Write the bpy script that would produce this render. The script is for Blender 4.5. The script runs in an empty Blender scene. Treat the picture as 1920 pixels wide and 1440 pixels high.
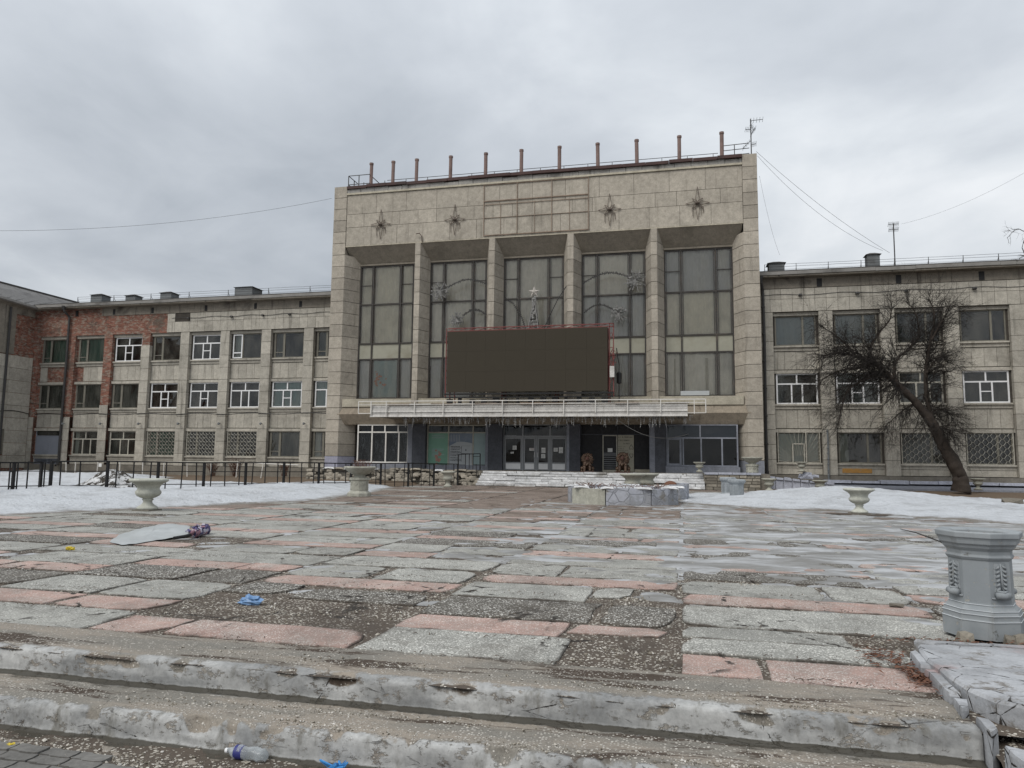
import bpy, math, random
from mathutils import Vector, Matrix, noise
random.seed(7)
R_ = math.radians
S = bpy.context.scene
C = S.collection

# ------------------------------------------------------------------ camera
YAW, PITCH, ROLL, FPX, EYE = 0.231473, 0.104993, -0.011427, 1366.0, Vector((0, 0, 1.5))
ROT = (Matrix.Rotation(YAW, 3, 'Z') @ Matrix.Rotation(PITCH, 3, 'X') @ Matrix.Rotation(ROLL, 3, 'Y'))
cam_data = bpy.data.cameras.new('camera')
cam_data.sensor_width = 36.0
cam_data.lens = FPX / 1920 * 36.0
cam_data.clip_start, cam_data.clip_end = 0.1, 3000
cam = bpy.data.objects.new('camera', cam_data)
C.objects.link(cam)
rx, fw, up = ROT.col[0], ROT.col[1], ROT.col[2]
m3 = Matrix((rx, up, -fw)).transposed()
cam.matrix_world = Matrix.Translation(EYE) @ m3.to_4x4()
S.camera = cam

# ------------------------------------------------------------------ world, sun, exposure
SUN_EL, SUN_AZ = R_(48), R_(208)          # azimuth measured clockwise from +y, behind the camera and to the left
W = bpy.data.worlds.new('World')
S.world = W
W.use_nodes = True
wn, wl = W.node_tree.nodes, W.node_tree.links
wn.clear()
def wnode(t, **k):
    n = wn.new(t)
    for a, v in k.items():
        setattr(n, a, v)
    return n
def wmath(op, a, b=None):
    n = wnode('ShaderNodeMath', operation=op)
    for i, v in enumerate((a, b)):
        if v is None: continue
        if isinstance(v, (int, float)): n.inputs[i].default_value = v
        else: wl.new(v, n.inputs[i])
    return n.outputs[0]
tc = wnode('ShaderNodeTexCoord')
sep = wnode('ShaderNodeSeparateXYZ'); wl.new(tc.outputs['Generated'], sep.inputs[0])
el = wmath('MAXIMUM', sep.outputs['Z'], 0.0)
den = wmath('ADD', el, 0.24)
comb = wnode('ShaderNodeCombineXYZ')
wl.new(wmath('DIVIDE', sep.outputs['X'], den), comb.inputs[0])
wl.new(wmath('DIVIDE', sep.outputs['Y'], den), comb.inputs[1])
def wnoise(scale, detail, rough, dist, off=(0, 0, 0)):
    mp = wnode('ShaderNodeMapping'); mp.inputs['Location'].default_value = off
    wl.new(comb.outputs[0], mp.inputs[0])
    n = wnode('ShaderNodeTexNoise'); n.inputs['Scale'].default_value = scale
    n.inputs['Detail'].default_value = detail; n.inputs['Roughness'].default_value = rough
    n.inputs['Distortion'].default_value = dist
    wl.new(mp.outputs[0], n.inputs['Vector'])
    return n.outputs['Fac']
n1 = wnoise(0.75, 7, 0.52, 0.25, (2.3, 0.4, 0))
n2 = wnoise(2.1, 6, 0.55, 0.35, (7.1, 3.2, 0))
cl = wmath('ADD', wmath('MULTIPLY', n1, 0.72), wmath('MULTIPLY', n2, 0.28))
rmp = wnode('ShaderNodeValToRGB')
r = rmp.color_ramp
r.elements[0].position, r.elements[0].color = 0.36, (0.46, 0.50, 0.55, 1)
r.elements[1].position, r.elements[1].color = 0.64, (0.95, 0.975, 1.0, 1)
e = r.elements.new(0.47); e.color = (0.61, 0.65, 0.70, 1)
e = r.elements.new(0.55); e.color = (0.77, 0.81, 0.85, 1)
wl.new(cl, rmp.inputs[0])
# an overcast sky is brighter overhead than near the horizon
grad = wmath('ADD', wmath('MULTIPLY', el, 0.75), 0.80)
scl = wnode('ShaderNodeVectorMath', operation='SCALE')
wl.new(rmp.outputs[0], scl.inputs[0]); wl.new(wmath('MULTIPLY', grad, 7.8), scl.inputs['Scale'])
sky = wnode('ShaderNodeTexSky', sky_type='NISHITA', sun_disc=False, sun_elevation=SUN_EL, sun_rotation=SUN_AZ)
mx = wnode('ShaderNodeMix', data_type='RGBA'); mx.inputs['Factor'].default_value = 0.94
wl.new(sky.outputs[0], mx.inputs[6]); wl.new(scl.outputs[0], mx.inputs[7])
bg = wnode('ShaderNodeBackground'); bg.inputs['Strength'].default_value = 0.1
wl.new(mx.outputs[2], bg.inputs['Color'])
wo = wnode('ShaderNodeOutputWorld'); wl.new(bg.outputs[0], wo.inputs['Surface'])

sun_d = bpy.data.lights.new('sun', 'SUN')
sun_d.energy, sun_d.angle, sun_d.color = 1.5, R_(35), (1.0, 0.96, 0.9)
sun = bpy.data.objects.new('sun', sun_d); C.objects.link(sun)
sd = Vector((math.sin(SUN_AZ) * math.cos(SUN_EL), math.cos(SUN_AZ) * math.cos(SUN_EL), math.sin(SUN_EL)))
sun.rotation_euler = sd.to_track_quat('Z', 'Y').to_euler()
sun.location = sd * 100

S.view_settings.view_transform = 'Standard'
S.view_settings.look = 'None'
S.view_settings.exposure = 0.26
S.view_settings.gamma = 1.0
S.view_settings.use_curve_mapping = False
S.render.engine = 'CYCLES'
S.cycles.max_bounces = 6
S.cycles.transparent_max_bounces = 10
S.cycles.sample_clamp_indirect = 4

# ------------------------------------------------------------------ helpers
def ray(px, py):
    return ROT @ Vector(((px - 960) / FPX, 1.0, -(py - 720) / FPX))
def at_z(px, py, z=0.0):
    d = ray(px, py); return EYE + d * ((z - EYE.z) / d.z)
def at_y(px, py, y):
    d = ray(px, py); return EYE + d * (y / d.y)
def at_x(px, py, x):
    d = ray(px, py); return EYE + d * (x / d.x)
def fbm(x, y, z=0.0, o=4):
    return noise.fractal(Vector((x, y, z)), 1.0, 2.0, o)
def nz(x, y, z=0.0):
    return noise.noise(Vector((x, y, z)))
def smooth(t):
    t = max(0.0, min(1.0, t)); return t * t * (3 - 2 * t)

ORG = {}
class MB:
    """collects shapes in world coordinates and links them as one mesh object"""
    def __init__(s):
        s.v, s.f, s.mi, s.cur = [], [], [], 0
    def poly(s, pts):
        n = len(s.v); s.v += [tuple(p) for p in pts]; s.f.append(tuple(range(n, n + len(pts)))); s.mi.append(s.cur); return s
    def faces(s, vs, fs):
        n = len(s.v); s.v += [tuple(p) for p in vs]
        for f in fs:
            s.f.append(tuple(i + n for i in f)); s.mi.append(s.cur)
        return s
    def box(s, x0, x1, y0, y1, z0, z1):
        s.faces([(x0, y0, z0), (x1, y0, z0), (x1, y1, z0), (x0, y1, z0), (x0, y0, z1), (x1, y0, z1), (x1, y1, z1), (x0, y1, z1)],
                [(0, 3, 2, 1), (4, 5, 6, 7), (0, 1, 5, 4), (1, 2, 6, 5), (2, 3, 7, 6), (3, 0, 4, 7)]); return s
    def prism(s, poly, z0, z1, cap=True):
        n = len(poly)
        vs = [(p[0], p[1], z0) for p in poly] + [(p[0], p[1], z1) for p in poly]
        fs = [(i, (i + 1) % n, n + (i + 1) % n, n + i) for i in range(n)]
        if cap: fs += [tuple(range(n - 1, -1, -1)), tuple(range(n, 2 * n))]
        return s.faces(vs, fs)
    def tube(s, pts, r, n=6, cap=True, rough=0.0):
        pts = [Vector(p) for p in pts]
        rs = r if isinstance(r, (list, tuple)) else [r] * len(pts)
        vs, fs, a = [], [], None
        for i, p in enumerate(pts):
            d = (pts[min(i + 1, len(pts) - 1)] - pts[max(i - 1, 0)])
            d = d.normalized() if d.length > 1e-9 else Vector((0, 0, 1))
            if a is None:
                a = d.orthogonal().normalized()
            else:
                a = (a - d * a.dot(d)); a = a.normalized() if a.length > 1e-6 else d.orthogonal().normalized()
            b = d.cross(a)
            for k in range(n):
                t = 2 * math.pi * k / n
                q_ = 1.0 if not rough else 1 + rough * (nz(math.cos(t) * 2.2 + 9, math.sin(t) * 2.2, i * .22) + .6 * nz(math.cos(t) * 5, math.sin(t) * 5 + 4, i * .5))
                vs.append(p + (a * math.cos(t) + b * math.sin(t)) * rs[i] * q_)
        m = len(pts)
        for i in range(m - 1):
            for k in range(n):
                k2 = (k + 1) % n
                fs.append((i * n + k, i * n + k2, (i + 1) * n + k2, (i + 1) * n + k))
        if cap:
            fs.append(tuple(range(n - 1, -1, -1))); fs.append(tuple(range((m - 1) * n, m * n)))
        return s.faces(vs, fs)
    def bar(s, a, b, w=0.04):
        """square bar"""
        return s.tube([a, b], w * 0.7071, 4)
    def lathe(s, prof, n=24, c=(0, 0, 0), a0=0.0, mod=None, close=True):
        vs, fs = [], []
        for j, (r, z) in enumerate(prof):
            for k in range(n):
                t = a0 + 2 * math.pi * k / n
                q = r if mod is None else r * mod(j, k, t)
                vs.append((c[0] + q * math.cos(t), c[1] + q * math.sin(t), c[2] + z))
        for j in range(len(prof) - 1):
            for k in range(n):
                k2 = (k + 1) % n
                fs.append((j * n + k, j * n + k2, (j + 1) * n + k2, (j + 1) * n + k))
        if close:
            fs.append(tuple(range(n - 1, -1, -1)))
            fs.append(tuple(range((len(prof) - 1) * n, len(prof) * n)))
        return s.faces(vs, fs)
    def rock(s, c, sx, sy, sz, rnd=random, j=0.28):
        """an irregular 8-cornered stone"""
        vs = []
        for z in (-1, 1):
            for (x, y) in ((-1, -1), (1, -1), (1, 1), (-1, 1)):
                q = 0.8 if z > 0 else 1.0
                vs.append((c[0] + sx * (x * q + rnd.uniform(-j, j)), c[1] + sy * (y * q + rnd.uniform(-j, j)), c[2] + sz * (z + rnd.uniform(-j, j))))
        n = len(s.v)
        mids = []
        top = tuple(sum(v[i] for v in vs[4:]) / 4 + (sz * .25 if i == 2 else 0) for i in range(3))
        vs.append(top)
        fr = tuple((vs[0][i] + vs[1][i] + vs[4][i] + vs[5][i]) / 4 - (sy * .3 if i == 1 else 0) for i in range(3))
        vs.append(fr)
        return s.faces(vs, [(0, 3, 2, 1), (4, 5, 8), (5, 6, 8), (6, 7, 8), (7, 4, 8), (0, 1, 9), (1, 5, 9), (5, 4, 9), (4, 0, 9), (1, 2, 6, 5), (2, 3, 7, 6), (3, 0, 4, 7)])
    def mesh(s, name, mats, org=(0, 0, 0), smooth_=False):
        me = bpy.data.meshes.new(name)
        o = Vector(org)
        me.from_pydata([tuple(Vector(p) - o) for p in s.v], [], s.f)
        if not isinstance(mats, (list, tuple)): mats = [mats]
        for m in mats: me.materials.append(m)
        if len(mats) > 1: me.polygons.foreach_set('material_index', s.mi)
        if smooth_: me.polygons.foreach_set('use_smooth', [True] * len(me.polygons))
        me.update()
        return me
    def build(s, name, mats, parent=None, smooth_=False, org=None, **props):
        org = ORG[parent.name] if parent is not None else Vector(org if org is not None else (0, 0, 0))
        me = s.mesh(name, mats, org, smooth_)
        return link(name, me, parent, None if parent is not None else org, **props)
def link(name, me, parent=None, loc=None, **props):
    o = bpy.data.objects.new(name, me)
    C.objects.link(o)
    if parent is not None:
        o.parent = parent; ORG[o.name] = Vector(ORG[parent.name])
        if loc is not None: o.location = loc; ORG[o.name] += Vector(loc)
    else:
        if loc is not None: o.location = loc
        ORG[o.name] = Vector(loc if loc is not None else (0, 0, 0))
    for k, v in props.items(): o[k] = v
    return o
def thing(name, label, cat, loc=(0, 0, 0), group=None):
    o = bpy.data.objects.new(name, None); C.objects.link(o)
    o.empty_display_size = 0.2
    o.location = loc; ORG[o.name] = Vector(loc)
    o['label'] = label; o['category'] = cat
    if group: o['group'] = group
    return o
def tag(o, label, cat, group=None):
    o['label'] = label; o['category'] = cat
    if group: o['group'] = group
    return o
KIDS = {}
def dup(root, loc, label=None, rotz=0.0, scale=None):
    """copy a thing with its parts and sub-parts"""
    def rec(o, parent):
        c = o.copy(); C.objects.link(c)
        if parent is not None: c.parent = parent
        for ch in o.children: rec(ch, c)
        return c
    r_ = rec(root, None)
    r_.location = loc; r_.rotation_euler = (0, 0, rotz)
    if scale is not None: r_.scale = scale if isinstance(scale, (tuple, list)) else (scale,) * 3
    if label: r_['label'] = label
    return r_
UNIT = {}
def panel(name, mat, parent, x0, x1, y0, y1, z0, z1, tilt=0.0, **props):
    """a block that shares one mesh with all blocks of its material"""
    key = mat.name
    if key not in UNIT:
        b = 0.012
        m_ = MB()
        m_.faces([(-.5, -.5, -.5), (.5, -.5, -.5), (.5, .5, -.5), (-.5, .5, -.5), (-.5, -.5, .5), (.5, -.5, .5), (.5, .5, .5), (-.5, .5, .5)],
                 [(0, 3, 2, 1), (4, 5, 6, 7), (0, 1, 5, 4), (1, 2, 6, 5), (2, 3, 7, 6), (3, 0, 4, 7)])
        UNIT[key] = m_.mesh(name, mat)
    o = bpy.data.objects.new(name, UNIT[key]); C.objects.link(o)
    org = ORG[parent.name]
    o.parent = parent
    o.location = Vector(((x0 + x1) / 2, (y0 + y1) / 2, (z0 + z1) / 2)) - org
    o.scale = (x1 - x0, y1 - y0, z1 - z0)
    if tilt: o.rotation_euler = (random.uniform(-tilt, tilt), 0, random.uniform(-tilt, tilt))
    for k, v in props.items(): o[k] = v
    return o

# ------------------------------------------------------------------ materials
class NT:
    def __init__(s, name):
        s.m = bpy.data.materials.new(name); s.m.use_nodes = True
        s.t = s.m.node_tree; s.t.nodes.clear()
        s.out = s.t.nodes.new('ShaderNodeOutputMaterial')
        s._pos = None
    def n(s, t, **k):
        x = s.t.nodes.new(t)
        for a, v in k.items(): setattr(x, a, v)
        return x
    def put(s, sock, v):
        if isinstance(v, bpy.types.NodeSocket): s.t.links.new(v, sock)
        elif isinstance(v, (tuple, list)) and len(v) == 3 and sock.type == 'RGBA': sock.default_value = (*v, 1)
        else: sock.default_value = v
    def pos(s, scale=(1, 1, 1), off=(0, 0, 0), src='pos'):
        if s._pos is None: s._pos = s.n('ShaderNodeNewGeometry')
        mp = s.n('ShaderNodeMapping'); mp.inputs['Scale'].default_value = scale; mp.inputs['Location'].default_value = off
        s.t.links.new(s._pos.outputs['Position'], mp.inputs[0]); return mp.outputs[0]
    def rnd(s):
        return s.n('ShaderNodeObjectInfo').outputs['Random']
    def noise(s, scale, detail=4, rough=0.55, vec=None, dist=0.0):
        x = s.n('ShaderNodeTexNoise'); x.inputs['Scale'].default_value = scale; x.inputs['Detail'].default_value = detail
        x.inputs['Roughness'].default_value = rough; x.inputs['Distortion'].default_value = dist
        s.t.links.new(vec if vec is not None else s.pos(), x.inputs['Vector']); return x.outputs['Fac']
    def vor(s, scale, vec=None, feature='F1', rand=1.0):
        x = s.n('ShaderNodeTexVoronoi', feature=feature); x.inputs['Scale'].default_value = scale
        x.inputs['Randomness'].default_value = rand
        s.t.links.new(vec if vec is not None else s.pos(), x.inputs['Vector']); return x
    def math(s, op, a, b=None, c=None, clamp=False):
        x = s.n('ShaderNodeMath', operation=op); x.use_clamp = clamp
        for i, v in enumerate((a, b, c)):
            if v is not None: s.put(x.inputs[i], v)
        return x.outputs[0]
    def step(s, v, lo, hi):
        x = s.n('ShaderNodeMapRange'); x.interpolation_type = 'SMOOTHSTEP'
        s.put(x.inputs[0], v); x.inputs[1].default_value = lo; x.inputs[2].default_value = hi; return x.outputs[0]
    def mix(s, f, a, b):
        x = s.n('ShaderNodeMix', data_type='RGBA'); s.put(x.inputs[0], f); s.put(x.inputs[6], a); s.put(x.inputs[7], b); return x.outputs[2]
    def mul(s, a, b):
        x = s.n('ShaderNodeMix', data_type='RGBA', blend_type='MULTIPLY'); x.inputs[0].default_value = 1.0
        s.put(x.inputs[6], a); s.put(x.inputs[7], b); return x.outputs[2]
    def gain(s, col, v):
        x = s.n('ShaderNodeVectorMath', operation='SCALE'); s.put(x.inputs[0], col); s.put(x.inputs['Scale'], v); return x.outputs[0]
    def ramp(s, f, stops, interp='LINEAR'):
        x = s.n('ShaderNodeValToRGB'); c = x.color_ramp; c.interpolation = interp
        c.elements[0].position, c.elements[0].color = stops[0][0], (*stops[0][1], 1)
        c.elements[1].position, c.elements[1].color = stops[-1][0], (*stops[-1][1], 1)
        for p, q in stops[1:-1]:
            e_ = c.elements.new(p); e_.color = (*q, 1)
        s.put(x.inputs[0], f); return x.outputs[0]
    def bump(s, h, strength=0.4, dist=0.02, nrm=None):
        x = s.n('ShaderNodeBump'); x.inputs['Strength'].default_value = strength; x.inputs['Distance'].default_value = dist
        s.put(x.inputs['Height'], h)
        if nrm is not None: s.put(x.inputs['Normal'], nrm)
        return x.outputs[0]
    def bsdf(s, col, rough=0.85, nrm=None, metal=0.0, spec=0.35, **k):
        x = s.n('ShaderNodeBsdfPrincipled'); s.put(x.inputs['Base Color'], col); s.put(x.inputs['Roughness'], rough)
        x.inputs['Metallic'].default_value = metal; x.inputs['Specular IOR Level'].default_value = spec
        if nrm is not None: s.put(x.inputs['Normal'], nrm)
        for a, v in k.items(): s.put(x.inputs[a.replace('_', ' ')], v)
        s.t.links.new(x.outputs[0], s.out.inputs[0]); return x
    def disp(s):
        return s.m

def concrete(name, col, stain=(0.10, 0.085, 0.065), amount=0.5, streak=0.5, var=0.18, grain=1.0, bmp=0.25):
    """weathered stone or concrete: cloudy stains, rain streaks, pits, each block a slightly different tone"""
    s = NT(name)
    big = s.noise(0.42, 6, 0.6, dist=0.6)
    st = s.noise(1.0, 5, 0.6, vec=s.pos((3.2, 3.2, 0.28)))
    mid = s.noise(3.5, 5, 0.62)
    fine = s.noise(34, 3, 0.6)
    c = s.gain(col, s.math('ADD', s.math('MULTIPLY', s.rnd(), var), 1 - var * 0.5))
    c = s.gain(c, s.math('ADD', s.math('MULTIPLY', s.math('SUBTRACT', mid, 0.5), 0.8), 1.03))
    c = s.gain(c, s.math('ADD', s.math('MULTIPLY', s.math('SUBTRACT', fine, 0.5), 0.8 * grain), 1.0))
    c = s.gain(c, s.math('ADD', s.math('MULTIPLY', s.math('SUBTRACT', s.noise(0.55, 5, 0.6, vec=s.pos((1, 1, 1), (7, 3, 5))), 0.5), 0.5), 1.0))
    c = s.gain(c, s.math('ADD', s.math('MULTIPLY', s.math('SUBTRACT', s.noise(11, 4, 0.7), 0.5), 0.7), 1.0))
    c = s.mix(s.math('MULTIPLY', s.step(big, 0.54, 0.76), amount), c, stain)
    c = s.mix(s.math('MULTIPLY', s.step(st, 0.55, 0.78), streak), c, stain)
    pit = s.vor(9.0).outputs['Distance']
    h = s.math('ADD', s.math('MULTIPLY', fine, 0.5), s.math('MULTIPLY', mid, 1.0))
    s.bsdf(c, 0.92, s.bump(h, bmp, 0.03), spec=0.25)
    return s.m

def plain(name, col, rough=0.6, metal=0.0, var=0.25, scale=6.0, dirt=(0.05, 0.045, 0.04), dirt_amt=0.25, spec=0.4, bmp=0.1):
    s = NT(name)
    a = s.noise(scale, 5, 0.6); b = s.noise(scale * 0.22, 5, 0.6)
    c = s.gain(col, s.math('ADD', s.math('MULTIPLY', s.math('SUBTRACT', a, 0.5), var * 2), 1.0))
    c = s.mix(s.math('MULTIPLY', s.step(b, 0.5, 0.75), dirt_amt), c, dirt)
    s.bsdf(c, rough, s.bump(a, bmp, 0.01), metal=metal, spec=spec)
    return s.m

M = {}
M['panel'] = concrete('stone_cladding', (0.355, 0.32, 0.268), stain=(0.12, 0.106, 0.086), amount=0.45, streak=0.55, var=0.28)
M['panel_wing'] = concrete('stone_cladding_wing', (0.375, 0.35, 0.30), stain=(0.10, 0.092, 0.076), amount=0.6, streak=0.7, var=0.25)
M['attic'] = concrete('attic_cladding', (0.375, 0.34, 0.285), stain=(0.15, 0.135, 0.11), amount=0.4, streak=0.55, var=0.16)
M['joint'] = concrete('joint_mortar', (0.06, 0.053, 0.045), amount=0.3)
M['soffit'] = concrete('soffit_concrete', (0.25, 0.222, 0.18), stain=(0.09, 0.078, 0.06), amount=0.5, streak=0.1, bmp=0.2)
M['plaster'] = concrete('stained_plaster', (0.21, 0.188, 0.155), stain=(0.035, 0.031, 0.027), amount=1.0, streak=1.0)
M['ledge'] = concrete('pale_ledge', (0.40, 0.365, 0.29), stain=(0.13, 0.10, 0.07), amount=0.5, streak=0.2)
M['plinth'] = concrete('plinth_concrete', (0.17, 0.155, 0.13), stain=(0.045, 0.04, 0.034), amount=0.7, streak=0.5)
M['beam'] = concrete('water_stained_beam', (0.235, 0.20, 0.155), stain=(0.085, 0.068, 0.052), amount=0.7, streak=0.8)
M['lilac'] = concrete('lilac_paint', (0.30, 0.30, 0.365), stain=(0.16, 0.15, 0.16), amount=0.4, streak=0.3)
M['grey_paint'] = concrete('dark_grey_paint', (0.082, 0.086, 0.098), stain=(0.05, 0.05, 0.052), amount=0.4, streak=0.3, bmp=0.08)
M['mid_paint'] = concrete('mid_grey_paint', (0.21, 0.22, 0.25), stain=(0.12, 0.12, 0.12), amount=0.4, streak=0.3, bmp=0.08)
M['charcoal'] = concrete('charcoal_board', (0.040, 0.040, 0.042), stain=(0.065, 0.065, 0.065), amount=0.3, streak=0.3, bmp=0.05)
M['pale_blue'] = concrete('pale_blue_paint', (0.37, 0.385, 0.44), stain=(0.16, 0.155, 0.15), amount=0.6, streak=0.5, bmp=0.3)
M['white_paint'] = concrete('worn_white_paint', (0.56, 0.56, 0.56), stain=(0.20, 0.18, 0.15), amount=0.8, streak=0.5, bmp=0.4)
M['fascia'] = concrete('canopy_fascia', (0.47, 0.455, 0.43), stain=(0.17, 0.15, 0.125), amount=0.6, streak=0.8, bmp=0.1)
M['coping'] = concrete('crumbling_grey_coping', (0.30, 0.29, 0.27), stain=(0.08, 0.075, 0.068), amount=0.9, streak=0.8)
M['strings'] = plain('pale_light_strings', (0.24, 0.235, 0.225), 0.6, var=0.4)
M['rubble'] = concrete('rubble_stone', (0.25, 0.225, 0.185), stain=(0.06, 0.05, 0.04), amount=0.7, streak=0.2, var=0.7, bmp=0.5)
M['pvc'] = plain('white_window_plastic', (0.74, 0.74, 0.74), 0.4, dirt_amt=0.1, var=0.05)
M['old_wood'] = plain('weathered_window_wood', (0.175, 0.165, 0.135), 0.8, dirt_amt=0.5)
M['pale_wood'] = plain('pale_window_wood', (0.42, 0.40, 0.34), 0.7, dirt_amt=0.4)
M['brown_frame'] = plain('dark_mullion_paint', (0.036, 0.031, 0.027), 0.6, dirt=(0.13, 0.10, 0.075), dirt_amt=0.5)
M['rust'] = plain('rusted_steel', (0.125, 0.10, 0.082), 0.9, var=0.5, scale=9, dirt=(0.035, 0.025, 0.02), dirt_amt=0.7)
M['rust_pale'] = plain('rust_stained_angle', (0.25, 0.19, 0.145), 0.9, var=0.4, scale=5, dirt=(0.07, 0.045, 0.032), dirt_amt=0.8)
M['pole'] = plain('reddish_pipe_paint', (0.20, 0.135, 0.118), 0.7, var=0.3, scale=4, dirt=(0.06, 0.04, 0.035), dirt_amt=0.6)
M['red'] = plain('faded_red_paint', (0.17, 0.050, 0.045), 0.7, var=0.4, dirt=(0.09, 0.07, 0.06), dirt_amt=0.5)
M['flash'] = plain('red_oxide_flashing', (0.062, 0.032, 0.028), 0.7, var=0.5, scale=2.5, dirt=(0.03, 0.025, 0.024), dirt_amt=0.8)
M['screen'] = plain('led_screen_face', (0.045, 0.038, 0.027), 0.75, var=0.06, scale=1.5, dirt=(0.045, 0.04, 0.026), dirt_amt=0.4, spec=0.2)
M['black'] = plain('black_metal_paint', (0.007, 0.0065, 0.0065), 0.55, var=0.3)
M['dark_metal'] = plain('dark_metal', (0.045, 0.043, 0.042), 0.6, var=0.4)
M['tinsel'] = plain('grey_tinsel', (0.20, 0.195, 0.185), 0.5, var=0.6, scale=14)
M['tinsel_dark'] = plain('dark_garland', (0.04, 0.038, 0.036), 0.6, var=0.6, scale=14)
M['silver'] = plain('dull_silver_star', (0.42, 0.39, 0.35), 0.5, var=0.2)
M['old_tin'] = plain('rust_streaked_roof_tin', (0.13, 0.125, 0.12), 0.65, var=0.5, scale=2.5, dirt=(0.035, 0.03, 0.028), dirt_amt=0.9)
M['tin'] = plain('weathered_tin', (0.15, 0.16, 0.165), 0.6, var=0.3, scale=2, dirt=(0.05, 0.045, 0.04), dirt_amt=0.7)
M['roof'] = plain('dark_roof_sheet', (0.060, 0.056, 0.052), 0.8, var=0.4, scale=1.5, dirt=(0.12, 0.11, 0.10), dirt_amt=0.5)
M['eave'] = plain('grey_eave_metal', (0.22, 0.21, 0.195), 0.6, var=0.3, scale=2.0, dirt=(0.06, 0.055, 0.05), dirt_amt=0.8)
M['urn'] = concrete('cream_stone_urn', (0.46, 0.465, 0.41), stain=(0.17, 0.17, 0.145), amount=0.3, streak=0.25, bmp=0.12, grain=0.5)
M['urn_grey'] = concrete('weathered_stone_urn', (0.35, 0.345, 0.295), stain=(0.13, 0.125, 0.10), amount=0.5, streak=0.4, bmp=0.2)
M['ped'] = concrete('grey_painted_pedestal', (0.26, 0.28, 0.293), stain=(0.12, 0.12, 0.115), amount=0.45, streak=0.6, bmp=0.2, grain=0.6, var=0.0)
def ped_mat():
    s = NT('flaking_grey_pedestal_paint')
    a = s.noise(1.8, 6, 0.6, dist=0.5); f = s.noise(40, 3, 0.6); v = s.noise(1.0, 6, 0.65, vec=s.pos((9, 9, 1.1)))
    c = s.mix(s.step(a, 0.35, 0.65), (0.235, 0.255, 0.268), (0.30, 0.32, 0.33))
    c = s.mix(s.math('MULTIPLY', s.step(v, 0.52, 0.72), 0.5), c, (0.15, 0.15, 0.14))
    ch = s.step(s.noise(11, 7, 0.74), 0.62, 0.655)
    c = s.mix(s.math('MULTIPLY', ch, 0.85), c, (0.36, 0.35, 0.31))
    c = s.mix(s.math('MULTIPLY', s.step(s.noise(6, 7, 0.75, vec=s.pos((1, 1, 1), (4, 7, 2))), 0.62, 0.67), 0.8), c, (0.085, 0.08, 0.068))
    s.bsdf(c, 0.75, s.bump(s.math('SUBTRACT', s.math('MULTIPLY', f, 0.4), ch), 0.5, 0.006), spec=0.3); return s.m
M['ped_near'] = ped_mat()
M['ped_line'] = plain('pale_paint_line', (0.55, 0.58, 0.60), 0.7, dirt_amt=0.2)
M['bronze'] = plain('bronze_paint', (0.115, 0.075, 0.052), 0.35, metal=0.3, var=1.0, scale=12, dirt=(0.02, 0.012, 0.01), dirt_amt=0.85, bmp=0.5)
M['bronze_face'] = plain('bronze_paint_red', (0.085, 0.04, 0.03), 0.45, metal=0.2, var=0.7, scale=18, dirt=(0.015, 0.01, 0.008), dirt_amt=0.8)
M['green_board'] = plain('mint_green_board', (0.17, 0.33, 0.245), 0.6, var=0.12, scale=3, dirt=(0.26, 0.42, 0.33), dirt_amt=0.5)
M['pale_board'] = plain('pale_banner', (0.40, 0.42, 0.43), 0.6, var=0.1, scale=3, dirt=(0.28, 0.30, 0.31), dirt_amt=0.5)
M['aqua_board'] = plain('pale_aqua_board', (0.29, 0.37, 0.37), 0.6, var=0.12, scale=3, dirt=(0.2, 0.27, 0.29), dirt_amt=0.5)
M['blue_board'] = plain('blue_grey_print', (0.16, 0.20, 0.26), 0.6, var=0.2, scale=4, dirt=(0.3, 0.33, 0.36), dirt_amt=0.5)
M['ink'] = plain('print_ink', (0.035, 0.035, 0.04), 0.8)
M['cream_board'] = plain('cream_hand_painted_board', (0.36, 0.34, 0.27), 0.7, var=0.12, scale=4, dirt_amt=0.2)
M['paper'] = plain('notice_paper', (0.66, 0.66, 0.64), 0.8, var=0.05, dirt_amt=0.05)
M['door_grey'] = plain('grey_blue_door_paint', (0.20, 0.215, 0.25), 0.6, var=0.12, scale=2, dirt_amt=0.25)
M['door_alu'] = plain('grey_door_frame', (0.26, 0.27, 0.28), 0.5, var=0.1)
M['white_tube'] = plain('white_tube_paint', (0.62, 0.60, 0.56), 0.6, var=0.2, dirt=(0.2, 0.13, 0.09), dirt_amt=0.4)
M['fabric_grey'] = plain('grey_curtain', (0.74, 0.725, 0.67), 0.95, var=0.2, scale=2, dirt=(0.36, 0.35, 0.32), dirt_amt=0.5)
M['fabric_warm'] = plain('beige_curtain', (0.76, 0.735, 0.64), 0.95, var=0.15, scale=2, dirt=(0.38, 0.36, 0.30), dirt_amt=0.5)
M['fabric_green'] = plain('green_curtain', (0.16, 0.29, 0.23), 0.95, var=0.2, scale=2, dirt_amt=0.3)
M['fabric_blue'] = plain('pale_blue_blind', (0.50, 0.60, 0.61), 0.95, var=0.08, scale=1, dirt_amt=0.1)
M['fabric_dark'] = plain('dark_curtain', (0.065, 0.075, 0.06), 0.95, var=0.3, scale=2, dirt_amt=0.3)
M['fabric_slate'] = plain('slate_blind', (0.55, 0.565, 0.57), 0.95, var=0.15, scale=1, dirt_amt=0.3)
M['spandrel'] = plain('yellowed_spandrel_sheet', (0.30, 0.292, 0.235), 0.8, var=0.15, scale=3, dirt=(0.18, 0.16, 0.11), dirt_amt=0.6)
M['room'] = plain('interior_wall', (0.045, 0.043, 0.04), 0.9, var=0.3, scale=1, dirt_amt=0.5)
M['plastic_white'] = plain('white_plastic', (0.62, 0.64, 0.68), 0.35, var=0.05, dirt_amt=0.1)
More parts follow.
